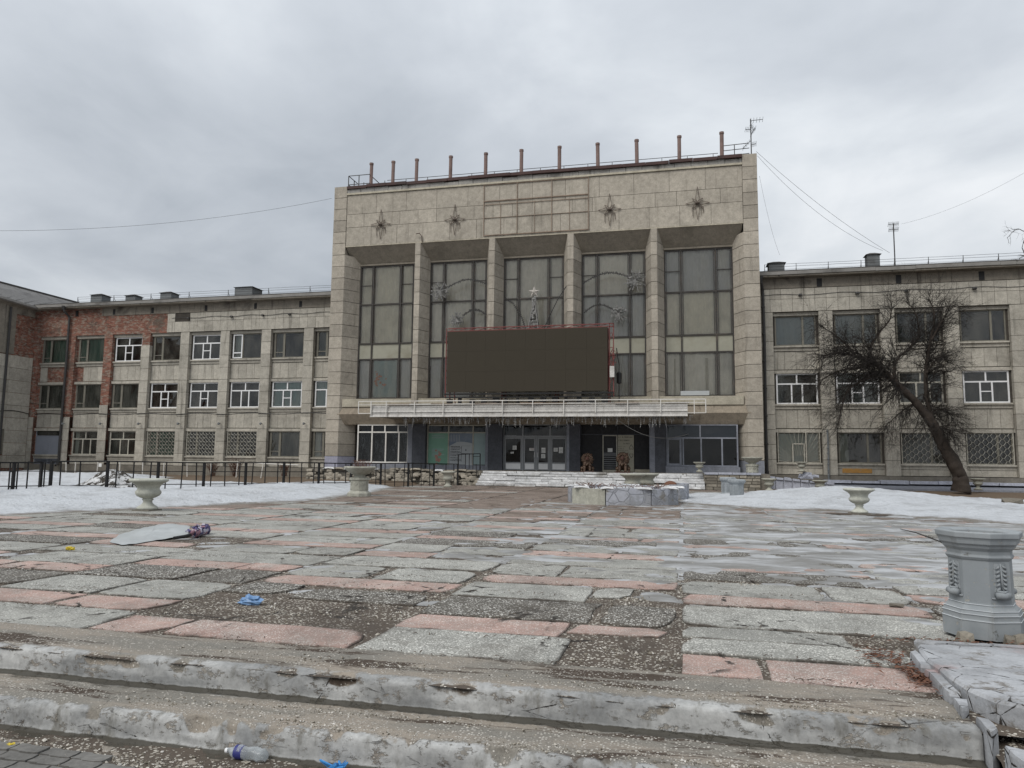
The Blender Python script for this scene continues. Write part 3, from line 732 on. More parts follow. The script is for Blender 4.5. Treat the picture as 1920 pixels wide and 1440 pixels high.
# ------------------------------------------------------------------ the two worn steps in the foreground
def steps_mesh():
    prof = [(5.54, -.004, 0), (5.3, -.002, 0), (5.1, 0, 0), (5.0, 0, .05), (4.935, 0, .26), (4.885, -.004, .56), (4.858, -.014, .74), (4.846, -.03, .62), (4.842, -.055, .8), (4.84, -.085, .9),
            (4.838, -.115, .92), (4.837, -.145, .92), (4.836, -.168, .88), (4.815, -.180, .45), (4.77, -.182, .12), (4.70, -.181, 0), (4.56, -.180, 0), (4.46, -.180, .0), (4.39, -.180, .1), (4.345, -.183, .38), (4.318, -.192, .6), (4.305, -.21, .75),
            (4.30, -.24, .9), (4.298, -.28, .95), (4.297, -.325, .9), (4.285, -.352, .5), (4.24, -.362, .1), (4.16, -.363, 0), (4.0, -.364, 0)]
    dense = []
    for i in range(len(prof) - 1):
        a, b = prof[i], prof[i + 1]
        n = max(1, int(math.hypot(a[0] - b[0], a[1] - b[1]) / 0.022))
        for t in range(n): dense.append(tuple(a[c] + (b[c] - a[c]) * t / n for c in range(3)))
    dense.append(prof[-1])
    xs = [-7.6 + 0.028 * i for i in range(int((1.66 + 7.6) / 0.028) + 1)]
    vs, fs, pa, ga = [], [], [], []
    for x in xs:
        sag1 = 0.02 * nz(x * 0.6, 2) ; sag2 = 0.025 * nz(x * 0.7, 9)
        for (y, z, p) in dense:
            lower = y < 4.6
            sag = sag2 if lower else sag1
            edge = math.exp(-((y - 4.86) / .05) ** 2) if not lower else math.exp(-((y - 4.315) / .05) ** 2)
            if (not lower and z < -.06) or (lower and z < -.24): edge *= 0.35
            c = max(0, fbm(x * 1.5, (1 if lower else 4), 7, 5) - .12) * 1.3
            c2 = max(0, fbm(x * 4.5, z * 6 + (1 if lower else 4), 2, 4) - .10) * 0.9
            dy = edge * (c * 0.10 + c2 * 0.06); dz = -edge * (c * 0.055 + c2 * .03)
            fine = 0.004 * fbm(x * 14, y * 14, z * 14, 3)
            vs.append((x, y + dy + sag + fine, z + dz + fine + 0.006 * nz(x * 1.1, y * 2.0)))
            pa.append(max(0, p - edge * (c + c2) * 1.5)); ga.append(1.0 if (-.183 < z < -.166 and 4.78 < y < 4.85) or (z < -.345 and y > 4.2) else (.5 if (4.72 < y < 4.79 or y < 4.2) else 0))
    n = len(dense)
    for i in range(len(xs) - 1):
        for j in range(n - 1):
            fs.append((i * n + j, i * n + j + 1, (i + 1) * n + j + 1, (i + 1) * n + j))
    # right end wall
    base = len(vs); last = (len(xs) - 1) * n
    for j in range(n): vs.append((vs[last + j][0] - .004, vs[last + j][1], -0.42)); pa.append(0); ga.append(.5)
    for j in range(n - 1): fs.append((last + j, last + j + 1, base + j + 1, base + j))
    b = MB(); b.faces(vs, fs)
    o = b.build('front_steps', M['steps'], smooth_=True, kind='structure')
    at = o.data.attributes.new('paint', 'FLOAT', 'POINT'); at.data.foreach_set('value', pa)
    at = o.data.attributes.new('grime', 'FLOAT', 'POINT'); at.data.foreach_set('value', ga)
    return o
steps_mesh()
# lower ground in front of the steps
def low_h(x, y): return -0.358 + 0.012 * fbm(x * 3, y * 3, 4) - 0.012 * smooth((3.6 - y) / .6)
lower = sheet('lower_path', -9, 5.2, 1.0, 4.32, 0.06, low_h, M['gravel'], kind='structure')
gravel('path_gravel', [(-3.5, 4.0, 1.6, .16), (-1.6, 4.05, 1.2, .14), (-0.2, 4.0, .9, .16), (-4.6, 4.0, 1, .2), (1.0, 4.0, .6, .15), (-2.6, 3.85, 2, .25)], 4500, .005, .014, low_h, M['stones'], 5)
gravel('step_gravel', [(-2.2, 4.42, .5, .06), (-0.9, 4.42, .5, .06), (0.3, 4.42, .5, .06), (1.1, 4.42, .4, .06), (-3.4, 4.55, .8, .1), (-2.0, 4.66, 1.2, .06), (1.0, 5.0, .5, .05), (-.2, 5.1, 1, .1), (-2.5, 5.15, 1.2, .12)], 1800, .004, .011, lambda x, y: -.180 if y < 4.8 else 0, M['stones'], 6)
# grey interlocking pavers sunk in the gravel at the lower left
M['paver'] = concrete('grey_paver', (0.15, 0.145, 0.135), amount=0.4, streak=0.0, var=0.2, bmp=0.2)
rp = random.Random(4)
for i in range(7):
    for j in range(5):
        x, y = -4.75 + i * 0.235 + (j % 2) * .03, 4.0 - j * 0.118
        if x > -3.45 - j * -0.16: continue
        b = MB(); zz = -.339 + rp.uniform(-.004, .004)
        pts = [(-.11, -.05), (-.04, -.05), (-.03, -.06), (.05, -.06), (.11, -.05), (.117, 0), (.11, .05), (.05, .04), (-.03, .04), (-.04, .05), (-.11, .05), (-.104, 0)]
        b.prism([(x + p * 0.985, y + q * 0.97) for p, q in pts], zz - .06, zz)
        b.build('paver', M['paver'], lower)

# ------------------------------------------------------------------ planter bed at the right with its broken kerb
bed = thing('planter_bed', 'cracked grey concrete edging of the planter bed beside the right end of the steps', 'planter bed', (2.6, 5.4, 0))
def slabtop(b, outline, z, th, wob=0.02):
    out = []
    for i in range(len(outline)):
        p, q = outline[i], outline[(i + 1) % len(outline)]
        L = math.dist(p, q); n = max(1, int(L / .08))
        for t in range(n):
            x, y = p[0] + (q[0] - p[0]) * t / n, p[1] + (q[1] - p[1]) * t / n
            k = wob * fbm(x * 5, y * 5, 8)
            out.append((x + k, y - k))
    n = len(out)
    zt = lambda x, y: z + 0.012 * fbm(x * 2.5, y * 2.5, 6)
    cx = sum(p[0] for p in out) / n; cy = sum(p[1] for p in out) / n
    ins = [(x + (cx - x) / max(.2, math.hypot(cx - x, cy - y)) * .018, y + (cy - y) / max(.2, math.hypot(cx - x, cy - y)) * .018) for x, y in out]
    vs = [(x, y, zt(x, y)) for x, y in ins] + [(x, y, zt(x, y) - .02) for x, y in out] + [(x, y, z - th) for x, y in out]
    fs = [tuple(range(n))]
    for i in range(n):
        j = (i + 1) % n
        fs += [(n + i, n + j, j, i), (2 * n + i, 2 * n + j, n + j, n + i)]
    b.faces(vs, fs)
def kerb_mat():
    s = NT('cracked_kerb_top')
    pn = s.noise(2.2, 6, 0.6, dist=0.5)
    c = s.mix(s.step(pn, .35, .65), (0.40, 0.41, 0.425), (0.27, 0.275, 0.285))
    c = s.mix(s.math('MULTIPLY', s.step(s.noise(1.3, 5, 0.6, vec=s.pos((1, 1, 1), (3, 8, 1))), .56, .68), .7), c, (0.36, 0.24, 0.225))
    c = s.mix(s.math('MULTIPLY', s.step(s.noise(4, 7, 0.74), .52, .64), .8), c, (0.13, 0.112, 0.09))
    vc = s.vor(2.6, feature='DISTANCE_TO_EDGE', vec=s.pos((1, 1.6, 1)))
    ck = s.math('SUBTRACT', 1.0, s.step(s.math('ADD', vc.outputs['Distance'], s.math('MULTIPLY', s.math('SUBTRACT', s.noise(9, 5), .5), .09)), 0, .014), clamp=True)
    ck = s.math('MULTIPLY', ck, s.step(s.noise(1.4, 2), .42, .5))
    c = s.mix(ck, c, (0.03, 0.026, 0.022))
    c = s.gain(c, s.math('ADD', s.math('MULTIPLY', s.math('SUBTRACT', s.noise(45, 3), .5), .5), 1.0))
    s.bsdf(c, .9, s.bump(s.math('SUBTRACT', s.noise(12, 5, .65), ck), .6, .012), spec=.25); return s.m
M['kerbtop'] = kerb_mat()
b = MB(); slabtop(b, [(1.72, 5.30), (1.80, 5.06), (2.02, 4.92), (2.06, 4.70), (1.99, 4.56), (2.12, 4.40), (2.2, 3.6), (4.6, 3.4), (4.6, 6.50), (1.98, 6.50), (1.76, 6.42), (1.70, 6.2), (1.70, 5.75)], .115, .45)
b.build('top_slab', M['kerbtop'], bed, smooth_=False)
b = MB(); slabtop(b, [(1.9, 6.535), (4.6, 6.535), (4.6, 6.64), (1.78, 6.62)], .118, .2, .01); b.build('back_kerb', M['kerbtop'], bed)
# broken plaster lumps along the flank of the kerb
for (pts, z) in (([(1.63, 5.9), (1.70, 5.9), (1.72, 6.35), (1.66, 6.3)], .085), ([(1.615, 5.3), (1.69, 5.32), (1.71, 5.86), (1.64, 5.84)], .075), ([(1.60, 5.02), (1.655, 5.06), (1.70, 5.26), (1.625, 5.27)], .06),
                 ([(1.635, 4.72), (1.70, 4.80), (1.72, 4.98), (1.66, 5.0)], .03), ([(1.66, 4.10), (1.72, 4.08), (1.76, 4.6), (1.675, 4.66)], .0), ([(1.72, 3.7), (1.80, 3.7), (1.80, 4.14), (1.73, 4.2)], -.05)):
    b = MB(); slabtop(b, pts, z, z + .4, .012); b.build('kerb_fragment', M['kerbtop'], bed)
b = MB()
for i in range(24):
    for j in range(40):
        pass
nx_, ny_ = 16, 46
vs = [(1.668 + i * .036, 3.4 + j * .04, -.085 - .24 * smooth((4.95 - (3.4 + j * .04)) / 1.1) + .02 * fbm(i * .35, j * .35, 2)) for j in range(ny_) for i in range(nx_)]
b.faces(vs, [(j * nx_ + i, j * nx_ + i + 1, (j + 1) * nx_ + i + 1, (j + 1) * nx_ + i) for j in range(ny_ - 1) for i in range(nx_ - 1)])
b.build('exposed_dirt', M['gravel'], bed, smooth_=True)
gravel('bed_gravel', [(1.86, 4.5, .12, .5), (1.9, 4.2, .14, .4)], 700, .004, .013, lambda x, y: -.075 - .24 * smooth((4.95 - y) / 1.1), M['stones'], 9)
b = MB(); b.poly([(1.95, 6.56, .02), (4.6, 6.6, .02), (4.6, 7.3, .012), (2.9, 7.15, .012), (2.55, 7.02, .012), (2.2, 7.1, .012), (2.02, 6.9, .01)]); b.build('bed_soil', M['soil'], bed)
# leaf litter against the kerb
def litter(name, spots, n, seed, mat, L=.05):
    rg = random.Random(seed); b = MB()
    for _ in range(n):
        cx, cy, sx, sy, z = rg.choice(spots)
        x, y = cx + rg.gauss(0, .5) * sx, cy + rg.gauss(0, .5) * sy
        a = rg.uniform(0, 6.28); l = rg.uniform(.4, 1) * L; w = l * .18
        dx, dy = math.cos(a) * l, math.sin(a) * l; px_, py_ = -math.sin(a) * w, math.cos(a) * w
        zz = z + rg.uniform(.004, .03)
        b.poly([(x - dx, y - dy, zz), (x + px_, y + py_, zz + .01), (x + dx, y + dy, zz + rg.uniform(-.01, .02)), (x - px_, y - py_, zz + .006)])
    return b.build(name, mat, kind='stuff')
M['leaf'] = plain('dead_leaves', (0.14, 0.065, 0.04), 0.9, var=0.8, scale=30, dirt=(0.06, 0.035, 0.025), dirt_amt=0.6)
litter('dark_debris', [(SX0 + SXW * (k_ + .5), y_, 1.2, .07, .0) for k_ in range(-5, 3) for y_ in (5.52, 6.15, 7.1, 8.2, 8.95, 9.9)] + [(SX0 + SXW * k_, 8, .06, 3.0, .0) for k_ in range(-4, 2)], 2600, 18, M['soil'], .035)
litter('dead_leaves', [(1.5, 6.35, .18, .3, 0.0), (1.6, 5.9, .1, .3, 0.0), (2.5, 6.85, .8, .16, .035), (3.2, 6.8, .6, .14, .035), (2.2, 6.8, .4, .1, .035)], 900, 8, M['leaf'])

# ------------------------------------------------------------------ snow banks and ice
def sdist(poly):
    P = [(p[0], p[1]) for p in poly]
    def d(x, y):
        ins, best = False, 1e9
        for i in range(len(P)):
            (ax, ay), (bx, by) = P[i], P[(i + 1) % len(P)]
            if (ay > y) != (by > y) and x < (bx - ax) * (y - ay) / (by - ay) + ax: ins = not ins
            dx, dy = bx - ax, by - ay
            t = max(0, min(1, ((x - ax) * dx + (y - ay) * dy) / (dx * dx + dy * dy + 1e-9)))
            best = min(best, math.hypot(x - ax - dx * t, y - ay - dy * t))
        return best if ins else -best
    return d
L_near = [at_z(*p) for p in ((-60, 975), (0, 968), (250, 957), (430, 947), (560, 942), (640, 933), (700, 926), (752, 914))]
L_far = [(-19.0, 39), (-21.5, 36), (-26, 36.5), (-30, 38), (-33, 43), (-60, 44), (-60, 20)]
sdl = sdist(L_near + L_far)
def snowL(x, y):
    d = sdl(x, y) + .35 * fbm(x * .5, y * .5, 2) + .14 * fbm(x * 2, y * 2, 5)
    h = .30 * smooth(d / 3.2) * (0.75 + .55 * fbm(x * .25, y * .25, 8)) + .045 * smooth(d / .35) + .06 * fbm(x * .9, y * .9, 1) * smooth(d / 2) + .035 * fbm(x * 3.2, y * 3.2, 4) * smooth(d / .8)
    base = soil_h(x, y) if (x < -19.4 or y > 34) else 0.0
    return max(base, 0) - .035 + h if d > -.6 else -.3
sheet('snow_bank', -52, -11, 13.4, 44.6, 0.3, snowL, M['snow'], deep=lambda x, y: smooth((sdl(x, y) + .35 * fbm(x * .5, y * .5, 2) + .14 * fbm(x * 2, y * 2, 5)) / 1.3), keep=lambda x, y, h: 1 if h > -.06 else 0, kind='stuff')
R_near = [at_z(*p) for p in ((1236, 934), (1262, 944), (1330, 949), (1450, 957), (1560, 958), (1690, 972), (1800, 976), (1960, 990))]
R_far = [(16, 20), (22, 26), (19.5, 33.5), (13, 36.0), (8.5, 35.5), (5.6, 37.6), (3.6, 38.2), (2.6, 36.5), (1.2, 38.6), (0.2, 38.6)]
sdr = sdist(R_near + R_far)
def snowR(x, y):
    d = sdr(x, y) + .35 * fbm(x * .55, y * .55, 12) + .13 * fbm(x * 2.1, y * 2.1, 15)
    crest = math.exp(-((x - 6.5) / 3.2) ** 2 - ((y - 32.5) / 3.0) ** 2) * .40
    h = .06 * smooth(d / .35) + (.20 + crest) * smooth(d / 4.5) + .06 * fbm(x * .9, y * .9, 11) * smooth(d / 2) + .04 * fbm(x * 3, y * 3, 14) * smooth(d / .8)
    ru = math.hypot((x - 5.15) / 1.1, (y - 23.9) / .9)
    h *= smooth((ru - .75) / .9)
    rp_ = math.hypot((x - 2.1) / .9, (y - 31.9) / .9)
    h *= .4 + .6 * smooth((rp_ - .5) / .8)
    return -.03 + h if d > -.6 else -.3
sheet('snow_drift', -1.8, 23, 17, 39.6, 0.2, snowR, M['snow'], deep=lambda x, y: smooth((sdr(x, y) + .35 * fbm(x * .55, y * .55, 12) + .13 * fbm(x * 2.1, y * 2.1, 15)) / 1.3) * smooth((math.hypot((x - 5.15) / 1.1, (y - 23.9) / .9) - .7) / .9), keep=lambda x, y, h: 1 if h > -.06 else 0, kind='stuff')
def iceh(x, y):
    zone = smooth((y - 8.6) / 3) * (1 - smooth((y - 27) / 5))
    right = smooth((x + 7.5) / 4.0)
    w = zone * (.38 + .62 * right) * (.55 + .45 * smooth((x - -1.5) / 2.5))
    if x > 1.0 and 7.6 < y < 13: w = max(w, .50)
    v = fbm(x * .6, y * 1.0, 21, 5) * .7 + .8 * fbm(x * 1.9, y * 2.2, 23, 6)
    return -.012 + .035 * (w * .95 - .56 + v * .95)
sheet('ice_sheet', -13, 9, 7.4, 33, 0.085, iceh, M['ice'], keep=lambda x, y, h: 1 if h > -.016 else 0, kind='stuff')
# dark earth round the right urn
b = MB(); ring = []
for i in range(28):
    t = i / 28 * 6.283; q = 1 + .25 * fbm(math.cos(t) * 1.5, math.sin(t) * 1.5, 3)
    ring.append((5.12 + .95 * q * math.cos(t), 24.0 + .55 * q * math.sin(t), .02))
b.poly(ring); b.build('bare_earth', M['soil'], kind='structure')
# heap of dirty snow behind the fence at the left
hp = at_z(208, 912, .2)
b = MB(); vs, fs = [], []
for j in range(13):
    for i in range(36):
        t = i / 36 * 6.283; q = 1 - j / 12
        rr = q * (1 + .3 * fbm(math.cos(t) * 2, math.sin(t) * 2, j * .2))
        vs.append((hp.x + 1.7 * rr * math.cos(t), hp.y + 1.3 * rr * math.sin(t), .12 + .78 * smooth(1 - q) ** .8 * (1 + .25 * fbm(math.cos(t) * rr * 3, math.sin(t) * rr * 3, 4))))
for j in range(12):
    for i in range(36):
        fs.append((j * 36 + i, j * 36 + (i + 1) % 36, (j + 1) * 36 + (i + 1) % 36, (j + 1) * 36 + i))
b.faces(vs, fs)
tag(b.build('snow_heap', M['dirty_snow'], smooth_=True, org=(hp.x, hp.y, .1)), 'heap of dirty blackened snow behind the left end of the fence', 'snow heap')
# ------------------------------------------------------------------ windows
rw = random.Random(21)
def pane(mb_pts, parent, mat='glass', tilt=True):
    (x0, x1, y, z0, z1) = mb_pts
    d = [rw.uniform(-.014, .014) for _ in range(4)] if tilt else [0] * 4
    b = MB(); b.poly([(x0, y + d[0], z0), (x1, y + d[1], z0), (x1, y + d[2], z1), (x0, y + d[3], z1)])
    return b.build('pane', M[mat], parent)
def curtain(parent, x0, x1, y, z0, z1, mat, amp=.05, freq=9.0, name='curtain', seed=0):
    n = max(4, int((x1 - x0) * freq)); b = MB(); vs = []
    for i in range(n + 1):
        x = x0 + (x1 - x0) * i / n
        for z, a in ((z0, 1), ((z0 + z1) / 2, .9), (z1, .6)):
            vs.append((x, y + amp * a * math.sin(i * 1.9 + seed + .8 * nz(i * .3, seed)) + .04 * nz(x, z, seed), z))
    b.faces(vs, [(i * 3 + j, i * 3 + 3 + j, i * 3 + 4 + j, i * 3 + 1 + j) for i in range(n) for j in range(2)])
    return b.build(name, M[mat], parent, smooth_=True)
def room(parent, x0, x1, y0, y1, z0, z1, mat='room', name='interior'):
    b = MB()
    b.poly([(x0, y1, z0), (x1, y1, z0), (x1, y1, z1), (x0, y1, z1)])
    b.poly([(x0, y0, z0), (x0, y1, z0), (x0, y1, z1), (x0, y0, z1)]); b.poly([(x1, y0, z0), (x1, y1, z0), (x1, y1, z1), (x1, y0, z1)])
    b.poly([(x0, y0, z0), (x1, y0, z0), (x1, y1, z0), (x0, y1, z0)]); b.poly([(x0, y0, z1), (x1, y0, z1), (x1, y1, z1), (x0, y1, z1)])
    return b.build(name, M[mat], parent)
def win(parent, x0, x1, z0, z1, y, kind, cur=None, grille=None):
    """one window: frame with panes, a room or curtain behind, perhaps a grille"""
    b = MB(); w = x1 - x0; h = z1 - z0
    fm = {'pvc': 'pvc', 'pvc_brown': 'pale_wood', 'old': 'old_wood', 'oldr': 'old_wood', 'old_pale': 'old_wood', 'lilac': 'old_wood'}[kind]
    t, dp = (.085, .07) if 'pvc' in kind else (.075, .08)
    def v(xc, za, zb, tt=t): b.box(xc - tt / 2, xc + tt / 2, y - dp / 2, y + dp / 2, za, zb)
    def hh(zc, xa, xb, tt=t): b.box(xa, xb, y - dp / 2 + .003, y + dp / 2 - .003, zc - tt / 2, zc + tt / 2)
    b.box(x0, x0 + t, y - dp / 2 - .004, y + dp / 2, z0, z1); b.box(x1 - t, x1, y - dp / 2 - .004, y + dp / 2, z0, z1)
    b.box(x0 + t, x1 - t, y - dp / 2 - .002, y + dp / 2, z0, z0 + t); b.box(x0 + t, x1 - t, y - dp / 2 - .002, y + dp / 2, z1 - t, z1)
    lights = []
    if 'pvc' in kind:
        zt = z0 + h * .66; c = (x0 + x1) / 2; a, e_ = x0 + w * .37, x0 + w * .63
        if kind == 'pvc_brown': a, e_ = x0 + w * .40, x0 + w * .70
        hh(zt, x0 + t, x1 - t); v(c, zt + t / 2, z1 - t); v(a, z0 + t, zt - t / 2); v(e_, z0 + t, zt - t / 2)
        lights = [(x0 + t, c, zt, z1), (c, x1 - t, zt, z1), (x0 + t, a, z0, zt), (a, e_, z0, zt), (e_, x1 - t, z0, zt)]
        vent = rw.random()
        if vent < .4 and kind == 'pvc': hh(z0 + h * .36, a + t / 2, e_ - t / 2, .06)
    elif kind in ('old', 'old_pale'):
        a = x0 + w * .34; v(a, z0 + t, z1 - t, .11); lights = [(x0 + t, a, z0, z1), (a, x1 - t, z0, z1)]
        hh(z0 + h * .22, x0 + t, a - .055, .06)
        for q in (x0 + t + .03, a - .085): v(q, z0 + t, z1 - t, .045)
    else:
        a = x0 + w * .68; v(a, z0 + t, z1 - t, .11); lights = [(x0 + t, a, z0, z1), (a, x1 - t, z0, z1)]
    f = b.build('window', M[fm], parent)
    if kind == 'old_pale':
        c = MB(); yy = y - dp / 2 - .02
        for q in (x0 + .02, x0 + w * .34 - .10): c.box(q, q + .085, yy - .01, yy + .03, z0 + .05, z1 - .05)
        for q in (z0 + .05, z0 + h * .22, z1 - .13): c.box(x0 + .105, x0 + w * .34 - .10, yy - .008, yy + .028, q, q + .08)
        c.build('casement', M['pvc'], f)
    for (a0, a1, c0, c1) in lights: pane((a0, a1, y + .004, c0 + .02, c1 - .02), f)
    if cur: curtain(f, x0 + .05, x1 - .05, y + .12, z0 + .03, z1 - .03, cur, .035 if 'blue' in cur or 'slate' in cur else .06, seed=x0)
    else:
        if rw.random() < .5: curtain(f, x0 + .06, x0 + w * rw.uniform(.12, .3), y + .2, z0, z1, rw.choice(['fabric_dark', 'fabric_grey']), .05, seed=x0)
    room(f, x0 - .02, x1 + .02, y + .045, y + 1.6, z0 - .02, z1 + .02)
    if grille: make_grille(f, x0, x1, z0, z1, y - .12, grille)
    return f
def make_grille(parent, x0, x1, z0, z1, y, style):
    b = MB(); r_ = .013
    for (p, q) in (((x0, z0), (x1, z0)), ((x0, z1), (x1, z1)), ((x0, z0), (x0, z1)), ((x1, z0), (x1, z1))):
        b.bar((p[0], y, p[1]), (q[0], y, q[1]), .045)
    if style == 'scroll':
        nx, nz_ = 9, 7; w, h = (x1 - x0) / nx, (z1 - z0) / nz_
        for i in range(nx):
            for j in range(nz_):
                c = (x0 + (i + .5) * w, z0 + (j + .5) * h)
                pts = []
                for k in range(8):
                    t = k / 7 * 5.2 + (0 if (i + j) % 2 else 3.14)
                    pts.append((c[0] + w * .46 * math.cos(t), y, c[1] + h * .46 * math.sin(t)))
                b.tube(pts, r_, 3, False)
    elif style == 'hex':
        nx = 11; w = (x1 - x0) / nx; h = (z1 - z0) / 5
        for i in range(nx + 1):
            pts = []
            for j in range(11):
                off = .5 * w * .55 if (j // 1) % 2 == (i % 2) else -.5 * w * .55
                pts.append((min(x1, max(x0, x0 + i * w + off)), y, z0 + j * h / 2 - .0))
            b.tube(pts, r_, 3, False)
        for i in range(nx):
            for j in range(11):
                if (i + j) % 2 == 0:
                    zz = z0 + j * h / 2
                    b.tube([(x0 + i * w + w * .27, y, zz), (x0 + (i + 1) * w - w * .27, y, zz)], r_, 3, False)
    else:
        cx, cz = x0 + (x1 - x0) * .5, z0 - .1
        for k in range(23):
            t = R_(4 + k * 172 / 22); dx, dz = math.cos(t), math.sin(t)
            L = min((x1 - cx) / abs(dx) if abs(dx) > 1e-3 else 99, (z1 - cz) / max(dz, .02))
            s0 = .55
            b.tube([(cx + dx * s0, y, max(z0, cz + dz * s0)), (cx + dx * L, y, cz + dz * L)], r_ * .9, 3, False)
        for (p, q) in (((cx - .36, z0), (cx - .36, z0 + 1.15)), ((cx + .3, z0), (cx + .3, z0 + 1.15)), ((cx - .36, z0 + 1.15), (cx + .3, z0 + 1.15)), ((cx + .42, z0), (cx + .42, z1))):
            b.bar((p[0], y - .02, p[1]), (q[0], y - .02, q[1]), .06)
    b.build('grille', M['pale_wood'], parent)

ROWS = [(8.84, 10.74), (5.19, 7.10), (1.58, 3.44)]
YW, YP = 47.9, 47.55            # window plane and pier face of the wings
def gap(lo, hi, n):
    w = (hi - lo) / n
    return [(lo + i * w, lo + (i + 1) * w) for i in range(n)]
def rail_wires(root, x0, x1, y, z, name='roof_railing', step=3.0):
    b = MB()
    x = x0
    while x <= x1:
        b.bar((x, y, z), (x, y, z + .62), .03)
        b.bar((x, y + .35, z), (x, y, z + .45), .02)
        x += step
    for hgt in (.25, .45, .6):
        pts = [(x0 + (x1 - x0) * i / 24, y, z + hgt + .03 * nz(i * .9, hgt * 9)) for i in range(25)]
        b.tube(pts, .012, 3, False)
    b.build(name, M['dark_metal'], root)
def roof_stack(root, x, w, z0, z1, y, cap=True, round_=False):
    b = MB(); b.box(x, x + w, y, y + w * .9, z0, z1 - .16)
    o = b.build('chimney', M['tin'], root)
    c = MB(); c.faces([(x - .1, y - .1, z1 - .16), (x + w + .1, y - .1, z1 - .16), (x + w + .1, y + w * .9 + .1, z1 - .16), (x - .1, y + w * .9 + .1, z1 - .16), (x + w * .3, y + w * .3, z1), (x + w * .7, y + w * .3, z1), (x + w * .7, y + w * .6, z1), (x + w * .3, y + w * .6, z1)],
        [(0, 3, 2, 1), (4, 5, 6, 7), (0, 1, 5, 4), (1, 2, 6, 5), (2, 3, 7, 6), (3, 0, 4, 7)])
    c.build('chimney_cap', M['roof'], o)

